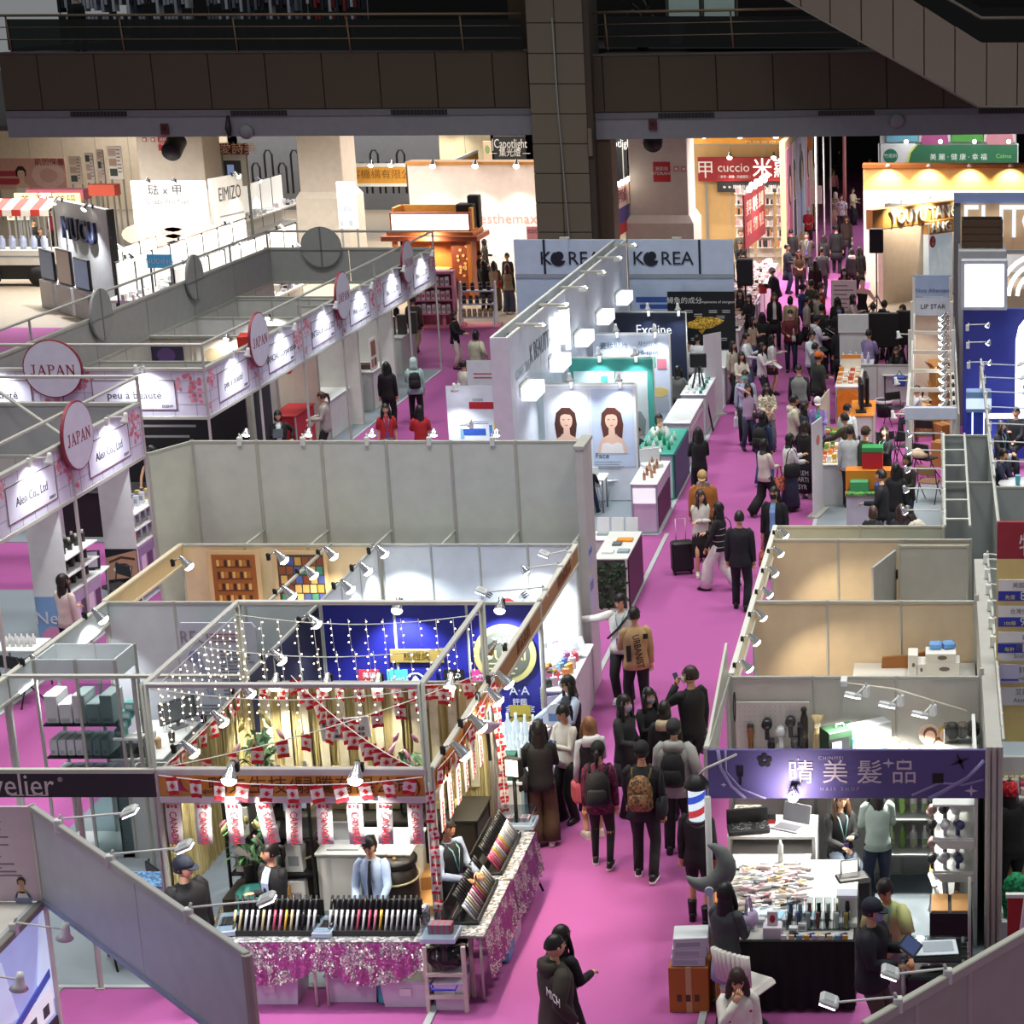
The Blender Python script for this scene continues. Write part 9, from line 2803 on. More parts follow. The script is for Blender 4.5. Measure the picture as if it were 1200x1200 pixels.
for i,hx in en(('17171a','dcdcdc')):
 tag(Mb().la([(.04,0),(.055,.2),(.056,.21)],M(hx,.35),12).la([(.057,.21),(.04,.22)],M('c9bfae'),12).o('tall_cup',None,(.8+.12*i,21.55,1.16)),('black','white')[i]+' tall cup on the shelf below the price board','cup')
Ctn('brown carton under the price-stand shelf',(1.0,21.1,.0),.1,.5,.4,.7,False,CARD)
tag(Mb().lf([ell((0,0,z),rx,ry,10)for z,rx,ry in((0,.14,.1),(.2,.17,.12),(.42,.14,.08),(.5,.06,.04))],M('1f8a5a',.8,'speckle')).o('green_bag',None,(.88,19.9,.45)),'green and black patterned bag on the white box, price stand','bag')
tag(Mb().b(-.2,-.2,0,.2,.2,.44,M('c9d6d9',.4),.01).o('white_chest',None,(.9,19.95,0)),'white chest under the green patterned bag','chest')
t=Th('stall_skirt','red front panel at the corner of the price stand','panel',(.76,19.3,0))
Mb().b(0,0,0,.4,.04,.95,M('a3191f'),.006).o('panel',t)
Mb().b(-.02,-.01,.95,.42,.05,.99,WHT).o('rail',t)
t=Th('standing_banner','tilted white doctor banner with printed rows at the right edge','banner',(1.1,18.95,0),.35)
t.rotation_euler[1]=.12
Mb().b(-.33,-.012,.15,.5,.012,1.75,M('d6d3d9')).o('cloth',t)
Por(t,-.12,1.28,.26,'1a1614','dcae92','e6e8ec',-.016,1,False)
Mb().di(-.22,1.66,.06,.05,-.018,-.012,M('3f6a3a'),12).o('logo',t)
m=Mb()
Rul(m,-.28,1.0,.7,7,.035,M('8a8a96'),-.016,.012)
for i in rg_(6):
 m.b(-.25+.13*(i%3),-.016,.42-.18*(i//3),-.16+.13*(i%3),-.012,.52-.18*(i//3),M(('5a8a9a','c9a04a','b54a50')[i%3]))
m.o('print',t)
txt('lettering','王正坤醫師',.12,M('3a3f6a'),t,(.06,-.016,.68),ext=.001)
Mb().b(-.35,-.12,0,.5,.12,.06,ALU).o('foot',t)
A,B=at(1012,1200,2.5),at(1215,1083,2.5)
rzp=math.atan2(B.y-A.y,B.x-A.x)
Lp=math.hypot(B.x-A.x,B.y-A.y)
t=Th('slanting_fascia','grey slanting back of a panel run in the lower right corner','panel',(A.x,A.y,0),rzp)
t['kind']='thing'
for q0,q1 in((0,.62),(.62,1.3),(1.3,Lp)):
 if q1>q0+.05:
  Mb().b(q0+.02,-.012,1.4,q1-.02,.012,2.44,M('a9aa9f')).o('panel',t)
  Mb().la([(.03,0),(.03,2.5)],M('b9baae',.4,'',.3),8,TR(q1,0,0),False).o('post',t)
Mb().b(0,-.035,2.42,Lp,.035,2.52,M('b4b6aa',.4),.01).o('rail',t)
for i,q in en((.4,1.02)):
 p=V((A.x,A.y,0))+(B-A).normalized()*q
 ArL('arm lamp clamped on the lower right slanting panel, %s one'%('left','right')[i],(p.x,p.y,2.52),-H2,.5 if i==0 else .42,6,'bar',None,(1,.97,.92),True,up=.0)
 # visitors and stand staff
def pp(px,py,h,a,label,spec,**k):
 top,tc,bot,bc,hr,hc=spec.split()
 zt=h if k.get('leg')!='sit' else k.get('seat',.47)+.07+.838*h/1.77
 p=at(px,py+2,zt)
 if 'off' in k:
  p=p+V(k.pop('off'))
 pat=k.pop('pat',None)
 return Psn(label,p.x,p.y,a,h,(top,tc,pat)if pat else(top,tc),(bot,bc),(hr,hc)if hr!='-' else None,**k)
WSH=('e2e0dc','f2f2f0',0)
BRN='3a2418'
J=pp(656,1083,1.62,140,'woman with long straight black hair and a turquoise lanyard, half hidden behind the hooded man','jacket 121214 pants 16161a long 15100e',lan='4fc0c8',R='bent')
J=pp(648,1094,1.74,125,'man in a dark brown hoodie with white sleeve letters walking off, lowest in the aisle','puffy 39332c pants 23201d buzz 120f0e',male=1,hood='39332c',leg='step',R='pocket',L='down')
S0,E_,W_=J['R']
o=txt('sleeve_letters','MICH',.13,WHT,J['root'],E_+(S0-E_)*.38+V((-.02,.085,0)),rot=(H2,.0,PI),ext=.002)
J=pp(700,868,1.62,182,'girl in a black cap and maroon-patterned jacket with a big black backpack, walking away','jacket 5a1a38 leggings 121214 pony 120e0d',pat='speckle',cap='141416',leg='step',shoe=('1d1d20','d9d9d9',0))
Cy(J,'backpack','large plain black backpack on the girl in the black cap','17171a',sc=1.1)
J=pp(751,868,1.76,178,'man in a black cap and black track jacket carrying a camouflage backpack','jacket 14161b jeans 16181c cap 17110f',male=1,cap='131315',leg='step',L='swing',shoe=('1a1a1d','e6e6e6',0))
Cy(J,'backpack','brown and orange camouflage backpack on the man in the black cap','7a5a38',mk='speckle',hx2='6a5a34')
Cy(J,'shoulderbag','black shoulder bag hanging between the two backpack wearers','161618','R')
J=pp(789,842,1.76,178,'man in a light grey hoodie with a black backpack and dark cap','puffy 9a9a98 pants 15171c cap 14100f',male=1,cap='2a2a2c',hood='a3a3a0',R='pocket')
Cy(J,'backpack','round black backpack on the man in the light grey hoodie','131315')
J=pp(778,820,1.63,188,'woman with a black bob and cream-collared black coat behind the grey hoodie man','coat 141416 pants 151517 bob 120e0d',scarf=None,hood='b9a98a')
J=pp(809,779,1.82,228,'tall man with a white face mask and black sweater looking left, holding a phone','sweater 101013 pants 15161c short 2a1b14',male=1,hy=35,mask='e6e8ea',L='face',R='down')
Cy(J,'phone','phone raised by the tall man in black',hand='L')
Cy(J,'shopping','clear grey plastic bag carried by the tall man in black','a9adb0','R',dz=.1)
J=pp(730,812,1.66,62,'woman with very long black hair, lilac mask and charcoal coat, at the centre of the aisle','coat 2e2f31 pants 1a1a1c long 0f0c0c',mask='b9a3c9',L='pocket',R='bent')
J=pp(746,810,1.6,35,'woman in black with a dark mask just behind the charcoal coat','jacket 151518 pants 151518 shoulder 15110f',mask='8f8a9a',R='hold',off=(.12,.2,0))
J=pp(690,838,1.62,205,'woman with straight blond-brown hair and black vest holding a coral bag','vest 1a1a1e skirt 1b1b1e shoulder 8a5f3c',inner='c9c9cc',hood='e2e2e0',R='bent',shoe=('e0d4c4','efe9e0',0))
Cy(J,'shopping','small coral pink bag held by the blond woman','d0606c','L',dz=.15)
J=pp(661,823,1.6,-32,'woman with tied black hair and beige shirt reading a blue-lit catalogue','shirt c9c3b6 pants 131316 pony 120e0d',R='bent',L='hold',hp=12,skin='b')
Cy(J,'booklet','shiny dark blue catalogue held by the beige-shirt woman','2a3a6a','L','9fb4d6')
J=pp(667,789,1.65,-52,'woman with black hair and dark vest over blue sleeves stretching her arm to the bottles','vest 17181f pants 15151a shoulder 120e0d',inner='b9c6da',R=(.02,.52,-.28),L='bent',hp=8,glasses=True)
t=Th('cloud_fan','blue and white cloud-shaped paper fan held by the woman in the dark vest','fan',wp(J,J['L'][2])+V((.05,-.1,.12)))
Mb().di(0,.12,.12,.1,-.012,0,M('d6e0f0'),14).di(.12,.02,.11,.09,-.012,0,M('c6d4ec'),14).di(-.08,0,.1,.09,-.012,0,M('d9e3f2'),14).b(-.1,-.016,-.02,.12,-.012,.08,M('6a8ac0')).o('paper',t)
J=pp(630,842,1.68,192,'woman with long dark hair, black sweater and wide brown trousers at the bottle counter','sweater 151416 wide 4a3626 long 17100e',L='bent',R='bent',shoe=WSH)
Cy(J,'shoulderbag','black shoulder bag on the woman in wide brown trousers','1b1b1e','L')
J=pp(727,693,1.72,-8,'man in a white sweatshirt pointing left, lanyard on his chest','sweater dcdad6 pants 17171a short 14100e',male=1,R='side',L='down',hy=-15,hp=10,lan='5ab4c4',shoe=WSH)
m=Mb()
m.tb([J['sh']+V((.15,-.1,.0)),J['Hc']+V((0,-.17,.3)),J['Hc']+V((-.2,-.08,.1))],.018,BLK,5)
tag(m.o('sling_strap',None,J['root'].location,J['root'].rotation_euler[2]),'black sling strap across the white sweatshirt','strap')
J=pp(743,710,1.72,200,'man in a tan sweater lettered URBANIST down the back','sweater b39468 pants 131316 short 100d0c',male=1,hy=-50,L='bent',R='down',leg='step')
o=txt('back_letters','URBANIST',.155,M('1b1714',.8),J['root'],J['Hc']+V((.0,.163,.2)),rot=(H2,H2-.12,PI),ext=.003,sx=.75)
t_=Mb().b(-.16,.14,.38,-.09,.15,.46,M('1b1714',.8)).b(.1,.13,.05,.17,.15,.3,M('1b1714',.8)).o('patches',J['root'],J['Hc'])
J=pp(866,597,1.76,176,'man in a dark navy suit walking away up the aisle','jacket 14161e pants 14161e short 1a1412',male=1,leg='step',R='down',L='down')
J=pp(842,585,1.64,-105,'woman in a black striped knit and white trousers striding left','sweater 1c1b1d wide d9d4d0 long 15100e',leg='walk',L='swing',R='bent')
m=Mb()
for z in(-.02,.1,.22,.34):
 m.lf([ell(J['Hc']+V((0,0,z+e)),.176 if z>.1 else .188,.132 if z>.1 else .142,14)for e in(0,.014)],M('b9b4b0',.8),True,False)
m.o('knit_stripes',J['root'])
Cy(J,'shoulderbag','dark bag hugged by the woman in the striped knit','1b1c22','R')
J=pp(820,572,1.62,18,'woman with brown bob, white top and black skirt standing with folded arms','sweater d9d5cd skirt 1d1714 shoulder 34211a',L='cross',R='cross',hy=25,shoe=('d9d3c6','e6e0d4',0))
x_,y_=J['root'].location[0],J['root'].location[1]
suitcase('black suitcase standing left of the woman with folded arms',x_-.38,y_+.15,.3,'141416')
Cy(J,'handbag','olive brown handbag on the arm of the woman with folded arms','3a332a','R',dz=.12)
J=pp(823,549,1.74,2,'man in a tan cap and orange-brown jacket over a grey hood','puffy a8692c pants 1d1a18 cap 17110f',male=1,cap='b89a68',hood='7f8286',inner='b9b9b4',hp=15)
J=pp(907,568,1.72,-12,'man with a black mask, black jacket and light blue shirt carrying a red patterned tote','jacket 15161a pants 17181d short 17120f',male=1,mask='18181b',inner='7f9fd0',leg='step')
Cy(J,'tote','red-brown patterned tote bag of the man with the black mask','a85a4a','R',mk='speckle')
J=pp(895,511,1.62,135,'woman with black hair and cream knit carrying a cream coat, wide black trousers, striding','sweater d3cbc0 wide 121214 shoulder 120e0d',leg='walk2',L='bent',R='bent')
Cy(J,'tote','coral patterned tote beside the cream coat','c9715c','R',mk='speckle')
J=pp(818,499,1.64,195,'woman with long black hair and black suit at the turquoise-topped counter','jacket 15161a pants 141418 long 100c0b',L='bent',R='bent')
J=pp(925,506,1.62,118,'woman in a white puffy jacket and long denim skirt with a black bag','puffy d9d9d8 long 3a4458 shoulder 120e0d',L='hold',R='bent',leg='step')
Cy(J,'shoulderbag','black tote bag behind the woman in the long denim skirt','151517','R',sc=1.2)
J=pp(943,491,1.66,160,'woman in a long black coat lettered in white chalk-like writing on the back','coat 121214 long 131315 shoulder 2a1a14',L='hold',R='bent',shoe=WSH)
for z,s_ in((.62,'DREM'),(.47,'PARTI'),(.3,'ISYR')):
 txt('coat_letters',s_,.16,M('b9b9b9',.8),J['root'],V((.0,.215,z)),rot=(H2,0,PI),ext=.002,sx=.8)
J=pp(893,480,1.66,160,'woman in loose blue denim with a large black bag on her back','jacket 2a3a5c wide 3c5488 long 100d0c',L='bent')
Cy(J,'backpack','large black bag on the woman in loose blue denim','141416',sc=1.15)
J=pp(930,461,1.72,95,'man in a cream hoodie facing right','puffy c9c3b0 jeans 1f2430 short 120e0d',male=1,hood='cfc9b8',R='bent',skin='b')
J=pp(958,463,1.68,5,'person in a white cap and lavender sweatshirt handling a teal bag','sweater 9a86c4 pants 1b1d24 cap 2a1d16',cap='dcd6d6',L='hold',R='bent',hp=15)
Cy(J,'shopping','teal paper bag in front of the lavender sweatshirt','3fa9a6','L',dz=.28)
J=pp(942,470,1.58,100,'woman with dark hair and navy top left of the white cap','jacket 1c2434 pants 16181c shoulder 17110f',L='hold',R='bent')
J=pp(873,432,1.76,2,'man in a light blue shirt with a bright cyan mask','shirt a9b6cc pants 17181c short 15110f',male=1,mask='5fc6cf')
Cy(J,'shopping','white plastic bag with pink print carried by the man in the cyan mask','d6dce0','R')
J=pp(876,447,1.6,25,'woman in a lilac shirt talking on a phone','shirt c0abc6 jeans 3a4456 shoulder 15110f',R='ear',L='bent',leg='step')
Cy(J,'handbag','small black and white handbag of the woman in lilac','26262a','L',dz=.2)
J=pp(898,447,1.6,15,'woman in a cream fair-isle jacket with a dark mask','puffy bdb69e wide 6a7478 shoulder 120e0d',pat='speckle',mask='3a3f4a',L='bent',R='bent')
J=pp(936,425,1.76,180,'man in a quilted grey vest over dark sleeves, seen from behind','vest 7f8782 pants 15161a buzz 1a1512',male=1,inner='1f2024')
J=pp(959,411,1.76,120,'man in an orange cap and dark green jacket','puffy 262b24 jeans 1b2236 cap 15110f',male=1,cap='c9641c',L='bent',skin='b')
J=pp(868,410,1.58,35,'woman with a fringe and cream jumper behind the cyan mask','sweater d3cbbc wide 4a3426 shoulder 17110f',L='hold',R='bent')
J=pp(858,397,1.64,55,'woman with long hair in a beige cardigan by the far counter','sweater b3aa98 pants 141416 long 15100e')
J=pp(874,388,1.7,80,'man in a white shirt holding an open booklet','shirt d6dce0 jeans 5a6a84 short 120e0d',male=1,L='hold',R='bent')
J=pp(892,399,1.63,75,'woman in a white blazer writing on papers','jacket d6d0d3 pants 1b1d24 long 15100e',L='bent',R='hold')
Cy(J,'paper','white papers held by the woman in the white blazer','e2e2e2','L')
J=pp(904,390,1.6,100,'woman in a white top and dark red skirt behind the white blazer','sweater d3d3ce mini 3a1a20 long 120e0d',L='hold')
J=pp(950,385,1.72,60,'man in a white open shirt looking at a dark tablet','jacket c9d3d9 pants 15161a short 120e0d',male=1,L='bent',R='hold',inner='8ab4c0',hp=15)
Cy(J,'tablet','dark tablet held by the man in the white open shirt','1f2126','R')
J=pp(955,400,1.62,110,'person in a grey jacket behind the orange cap','jacket 5a6068 pants 1a1a1d short 120e0d')
J=pp(926,361,1.74,5,'man in a dark red sweater and pale mask with a black coat over his arm','sweater 5c1a20 jeans 1f2a44 short 120e0d',male=1,mask='c9b4c0',L='bent',R='bent')
Cy(J,'shoulderbag','black coat folded over the arm of the man in dark red','121214','L',sc=1.5)
Cy(J,'handbag','pale printed tote at the side of the man in dark red','a9aaa6','L',dz=.2)
J=pp(881,369,1.62,70,'woman in a beige blouse in the shade of the fish poster','shirt b8a48c jeans 3a4a6a shoulder 17110f',L='hold')
J=pp(893,364,1.62,185,'woman with sleek long black hair and black coat, seen from behind by the sales tables','coat 121214 pants 141416 long 0e0b0b')
J=pp(907,341,1.66,8,'woman with auburn hair, black blazer and white blouse striding toward the camera','coat 131315 pants 151517 long 3a2018',inner='c9c4be',leg='step')
J=pp(878,343,1.62,-30,'woman in black with long hair leaning to the cuccio goods','jacket 151214 pants 2a1416 long 17100e',L='bent',R='bent')
J=pp(867,337,1.66,12,'woman with big curly dark hair and a black dress','dress 171416 none 111111 long 1a110e',L='cross',R='bent')
J=pp(867,327,1.58,180,'person in a dusty pink top seen from behind beyond the curly hair','sweater b0909a pants 3a2a2c bob 2a1c16')
J=pp(909,311,1.74,-70,'man in a white cap and dark padded jacket leaning at the sales table','puffy 24262a jeans 1f2024 cap 17110f',male=1,cap='d9d6d2',L='hold',R='bent',lean=10)
Cy(J,'shopping','red and white small bag held behind the padded jacket','d03a44','L',dz=.1)
J=pp(922,284,1.72,75,'man in a long navy coat turned to the sales tables','coat 1d2230 jeans 2a3450 short 15110f',male=1,L='hold',R='bent')
J=pp(936,291,1.62,10,'woman with red-brown hair and brown cropped jacket beside a white case handle','jacket 5a4430 pants 17171a long 4a2418',L='bent',R='bent')
suitcase('pale suitcase with raised white handle by the brown cropped jacket',J['root'].location[0]+.42,J['root'].location[1],.2,'8a8074')
J=pp(945,270,1.78,2,'man with a lanyard and grey-brown sweater, hands behind him','sweater 4a453e pants 141416 short 1a1310',male=1,lan='9fb4c4',L='back',R='back')
J=pp(965,273,1.62,175,'small woman in black seen from behind near the far red jacket','jacket 151417 pants 151417 long 15100e')
J=pp(963,288,1.74,172,'man in a grey tweed jacket walking away','jacket 45454a jeans 2b2f38 short 17110f',male=1,leg='step',L='swing')
J=pp(955,303,1.66,178,'woman in a dark brown fur-like coat seen from behind','coat 2a1714 pants 1b1214 long 24120e')
J=pp(980,262,1.78,178,'man in a black hat and black suit walking off up the aisle','coat 121215 pants 121215 cap 121010',male=1,cap='141416',leg='step')
J=pp(989,312,1.64,8,'woman in a bright red jacket and white mask with a fluffy pale bag','jacket a81f26 pants 1b1b1e shoulder 17110f',mask='e6e3e0',inner='c9b09a',L='bent',R='bent')
J=pp(998,289,1.64,190,'woman with black hair and a white scarf standing in the far crowd','jacket 26242a pants 17171a shoulder 120e0d',hood='d3d0cc')
J=pp(1007,287,1.66,170,'woman with very long black hair and black coat beside the cream portal','coat 141416 pants 141416 long 0f0c0b')
J=pp(940,331,1.72,110,'man in a dark cap and royal blue sleeves in the thick of the crowd','jacket 1d2a6a pants 17181c cap 15110f',male=1,cap='1d1d22',L='hold',skin='b')
J=pp(951,326,1.74,150,'man with dark hair and a moss green jacket in the crowd','jacket 3a3c2e pants 1b1b1c short 1a1310',male=1,skin='b')
J=pp(962,329,1.72,100,'man with brown hair and a red fleece at the edge of the crowd','jacket 8f2a26 pants 1b1b1e short 3a2418',male=1)
J=pp(959,341,1.72,90,'man in a pale grey hooded coat in the crowd','puffy 8a8478 pants 1b1b1e short 2a1c16',male=1,hood='9a9488')
J=pp(945,346,1.62,100,'young woman with tied hair and a pale grey top in the crowd','sweater a89a92 pants 1b1b1e pony 1a110e',L='hold')
J=pp(926,345,1.64,165,'woman in a camel cape with a dark red bag, seen from behind','puffy b8a07a pants 2a1c1c bob 15110f')
Cy(J,'shoulderbag','dark red woven bag on the camel cape','7a3a32','R')
J=pp(963,355,1.7,170,'person in black with a dark cap and white shirt print','jacket 141518 pants 141518 cap 120e0d',male=1,cap='15151a')
J=pp(956,368,1.68,110,'person in a black cap and white hoodie holding pamphlets','puffy c3c6cc pants 1a1a1d cap 120e0d',male=1,cap='1a1b20',hood='ccd0d4',L='hold',R='bent',skin='b')
Cy(J,'paper','pale pamphlets held by the white hoodie','d9d9d6','L')
J=pp(981,346,1.62,170,'woman with brown-black hair and black jacket near the round pink sign','jacket 131315 pants 151518 long 120e0d')
J=pp(999,343,1.64,80,'woman with long black hair and pale pink blouse at the open stand','sweater cfb9b6 wide b9a9a6 long 120e0d',L='hold',R='bent')
J=pp(983,357,1.6,20,'person with a bright blue mask in the shade of the crowd','jacket 202126 pants 17171a short 120e0d',mask='5a7fd4')
J=pp(1023,353,1.72,185,'man with short brown hair and black printed shirt seen from behind the screens','tee 151619 pants 151619 short 2a1814',male=1)
J=pp(1036,350,1.72,140,'young man in a black hooded top behind the black screens','sweater 15161a pants 17171a short 120e0d',male=1,hood='1a1b1f')
J=pp(1058,355,1.74,-60,'man in a black polo standing by the LIP STAR gantry','tee 13141a pants 15161a short 120e0d',male=1)
J=pp(1046,367,1.66,165,'woman in a black printed shirt behind the black screens','tee 15151a pants 17171a long 140f0d')
J=pp(971,370,1.6,185,'woman in dark clothes with a turquoise bag left of the stepped partition','jacket 15161a pants 16171b shoulder 120e0d')
J=pp(984,378,1.66,172,'person in black squeezed against the stepped partition','coat 101013 pants 121214 bob 100d0c')
J=pp(1018,384,1.72,150,'man in a lavender shirt at the bottle counter behind the low partition','shirt 86759f pants 141418 short 1a120f',male=1,L='bent',R='bent')
J=pp(1053,402,1.62,-20,'woman with a great fall of brown hair resting on the low partition','jacket 17151a pants 17171a long 33211a',leg='sit',lean=15,L='table',R='table')
J=pp(991,472,1.62,160,'young man in a white shirt behind the green-edged table','shirt cfd8da pants 17171a short 120e0d',leg='sit',male=1,lean=10,hy=-60)
J=pp(998,482,1.7,-115,'man in a brown jacket leaning over the green-edged table','jacket 3f3325 pants 1d1b1a short 1a120f',male=1,lean=15,L='reach',R='reach',hood='8a8474')
J=pp(996,497,1.74,172,'young man in a white sweatshirt carrying a white and green bag','sweater c3c9cc pants 16161a short 120e0d',male=1,shoe=('2a1c1e','d9d9d9',0))
J=pp(1014,498,1.74,150,'man in a brown cap and moss green jacket at the open stand','jacket 33402a pants 1f1d1a cap 2a1c16',male=1,cap='4a382a',R='bent',L='bent')
J=pp(1037,497,1.62,-40,'woman in black with a turquoise lanyard handing over a white sheet','jacket 131318 pants 131318 shoulder 1a100d',lan='8fc4c4',L='hold',R='bent',hy=15)
J=pp(1033,548,1.72,-95,'man in a black suit standing in profile beside the orange display box','jacket 131418 pants 131418 short 120e0d',male=1,L='bent')
J=pp(1050,541,1.66,170,'woman with black hair and black coat right of the man in profile','coat 131316 pants 131316 long 100c0b')
J=pp(1063,530,1.66,-30,'woman in a dark brown jacket leaning on the white gantry post','jacket 2b2620 jeans 26304a bob 17110f',R='reach',L='bent',skin='b')
J=pp(1023,591,1.6,175,'woman with short brown hair and black jacket sitting behind the tan stand','jacket 141417 pants 141417 bob 3f2a1c',leg='sit',seat=.45)
J=pp(1056,589,1.64,178,'woman with long brown-tipped hair and black jacket sitting behind the tan stand','jacket 141417 pants 141417 long 2e1d15',leg='sit',seat=.47)
J=pp(1092,585,1.62,-100,'woman in a pale grey top bending under the arm lamps','shirt a39d8e pants 7a808a long 1f1613',lean=45,L='table',R='low',off=(0,.2,0))
J=pp(1075,450,1.62,-85,'woman in a pale striped shirt with tied hair sitting at the work table','shirt bcc0cc pants 26282e pony 120e0d',leg='sit',L='table',R='table')
J=pp(1173,491,1.64,40,'woman with long dark hair and lanyard sitting in the blue stand','jacket 131318 pants 131318 shoulder 17110f',leg='sit',lan='8fb4c4',hy=20,L='lap',R='lap')
J=pp(1191,475,1.72,-25,'man in black sitting farther right in the blue stand','jacket 131318 pants 131318 short 120e0d',leg='sit',male=1,L='lap',R='hold')
J=pp(1165,521,1.72,70,'man in navy sitting forward at the round meeting table','jacket 1b2136 pants 1b2030 short 120e0d',leg='sit',male=1,lean=18,L='lap',R='lap',skin='b')
J=pp(977,196,1.66,178,'person in a pink shirt far up the aisle','shirt d98a98 pants 1b1216 bun 5a3a24')
J=pp(983,172,1.74,170,'man in black at the dark end of the aisle, nearest the green sign','coat 17151a pants 17151a short 120e0d',male=1)
J=pp(979,223,1.62,-30,'woman in a pale head scarf, taupe top and long cream skirt','sweater a08c80 long cfbfae - 111111',scarf='cbb5ae',L='hold',R='hold')
J=pp(986,226,1.7,-10,'man in a patterned white shirt beside the head scarf','tee c4bcc4 pants 3a343a short 17110f',male=1,pat='speckle')
J=pp(999,218,1.66,60,'person in cream with dark wide trousers behind the pinkish pole','jacket d3c3a6 wide 1b1a20 short 15110f',L='hold',R='bent')
J=pp(947,241,1.66,5,'person in a red jacket, white cap and pale mask holding a printed tote','jacket c0303a pants 3a1c22 cap 2a1c16',cap='e0dcd8',mask='9fc0c0',L='bent',R='bent')
J=pp(992,251,1.66,10,'woman with brown hair and taupe coat walking beside the pinkish pole','coat 54463e jeans 1f2430 long 4a2a1a',leg='step')
Cy(J,'handbag','pale yellow handbag of the woman in taupe','d6c6a0','L',dz=.1)
J=pp(1019,183,1.72,20,'man in a dark suit left of the green stand','jacket 1d1f26 pants 1d1f26 short 120e0d',male=1,inner='d9d9d9')
J=pp(867,267,1.7,30,'man in an olive jacket under the red banner','jacket 454232 pants 26241f short 2a1c16',male=1)
J=pp(867,281,1.66,20,'worker with dark hair and black apron by the cuccio tables','jacket 15151a pants 15151a bun 120e0d',L='hold',R='hold')
J=pp(927,266,1.74,175,'dark figure in black at the doorway of the cuccio stand','coat 131215 pants 131215 short 120e0d',male=1)
J=pp(464,358,1.66,184,'woman in a pale pink blouse and long black skirt, hand on hip','shirt d6bcb4 wide 121114 bob 120e0d',L='hip',R='hip')
J=pp(483,344,1.74,170,'man in a brown jacket and khaki trousers walking beyond the blossom fascia','jacket 3a322c pants 8f7f6a short 1a120f',male=1,leg='walk')
J=pp(531,363,1.62,80,'woman with short dark brown hair, black jacket and white trousers, in profile','jacket 15151a pants d0c0b9 bob 221512',L='bent',R='bent')
J=pp(557,385,1.7,165,'person with black hair and pale sage jacket, hand on hip','puffy b6b69e pants 2a2a2c bob 120e0d',R='hip')
J=pp(543,421,1.6,150,'woman with tied hair and white top sitting near the smaller white board','sweater cfd0c4 pants 26262a bun 1a120f',leg='sit',hy=-30)
J=pp(484,417,1.64,-165,'visitor in a mint hooded top with a black backpack','puffy a9c6c0 pants 141418 - 111111',scarf='b3cdc8',L='bent',leg='step')
Cy(J,'backpack','black backpack on the mint hooded visitor','151518')
J=pp(452,422,1.66,186,'woman with black hair and black suit at the white JAPAN counters','jacket 131317 pants 131317 long 100d0c')
J=pp(451,471,1.62,20,'woman in a red polo with long dark hair and lanyard, left of two','tee b52a2c mini 7a7a78 long 17110f',lan='7a8ac0',L='down',R='down')
J=pp(491,473,1.62,-160,'woman in a red polo with long black hair turned away, right of two','tee b02428 pants 1a1a1d long 100d0c',L='bent',hy=20)
J=pp(325,479,1.6,15,'woman in a black suit with lanyard waving a dark leaflet','jacket 17171b pants 17171b bob 120e0d',inner='d6dade',lan='4fb09a',R='hold',L='hip')
Cy(J,'paper','dark leaflet held by the woman in the black suit','2a2f38','R')
J=pp(378,457,1.64,-70,'woman with tied brown hair and pale grey jacket beside the red counter','jacket a9a39c pants 16161a pony 3a2018',R='bent',L='bent',hp=12)
J=pp(578,304,1.64,178,'woman in a cream logo vest and khaki trousers with a red bag, left of two','vest b9a98c wide 6f6454 shoulder 17110f',inner='33402f')
Cy(J,'shoulderbag','shiny red bag at the side of the cream logo vest','b81c24','R',mk='')
J=pp(594,307,1.64,182,'woman in a cream logo vest and blue-grey trousers with reddish hair, right of two','vest b9a98c wide 5a6478 shoulder 5a2c1a',inner='33402f',shoe=WSH)
for r_ in(J,):
 txt('vest_logo','Aigo',.14,M('b8742c'),r_['root'],r_['Hc']+V((0,.172,.28)),rot=(H2,0,PI),ext=.002)
J=pp(566,303,1.66,165,'woman with long black hair and black coat before the kiosk','coat 121215 pants 121215 long 0f0c0b')
J=pp(567,278,1.66,120,'woman with dark hair leaning at the kiosk side','jacket 23201e pants 1b1a1d shoulder 17110f',L='bent')
J=pp(562,292,1.62,130,'short dark-haired person in brown at the kiosk side','jacket 2f2620 pants 1f1c1a short 1a110e',L='hold')
J=pp(585,300,1.66,-20,'woman with black hair sorting goods beyond the cream vests','jacket 17171b pants 17171b short 120e0d',off=(0,1.2,0))
J=pp(47,264,1.74,5,'bald man in a black shirt and khaki trousers by the striped awning','shirt 141417 pants 7a6650 bald 2a1c16',male=1,skin='b',lean=4)
J=pp(38,255,1.72,60,'man in black behind the bald man','jacket 17171a pants 17171a short 120e0d',male=1)
J=pp(60,243,1.62,20,'woman in a wine red top far left','jacket 7a1c28 pants 2a1a1e shoulder 2a1812')
J=pp(178,521,1.64,10,'woman in a black sleeveless dress working at the black demonstration table','tank 131316 pants 131316 bun 120e0d',lean=12,L='table',R='table',hp=25,lan='4fb0b4',off=(0,-.1,0))
J=pp(187,512,1.74,-95,'person in black with pale sleeves bending low behind the black demonstration table','shirt b9b9b6 pants 121215 short 120e0d',male=1,lean=62,L='low',R='low',shoe=WSH,off=(.1,.7,0))
J=pp(72,671,1.62,160,'woman with long dark hair and pale pink blouse browsing the dark-bottle shelf','shirt dccac4 wide 17161a long 1f1310',hy=-25,L='bent')
J=pp(690,542,1.15,176,'child in black sitting on the white wire chair','jacket 131318 jeans 26304a bob 100d0c',leg='sit',seat=.47,L='table',R='table')
J=pp(772,483,1.64,20,'woman with tied hair and white coat resting her chin at the turquoise-topped counter','jacket c9cac6 pants 26262a pony 221510',leg='sit',seat=.6,R='face',L='table',hy=15)
J=pp(745,498,1.74,75,'man in a black suit sitting left of the turquoise-topped counter','jacket 131318 pants 131318 short 120e0d',leg='sit',male=1,L='table',R='lap')
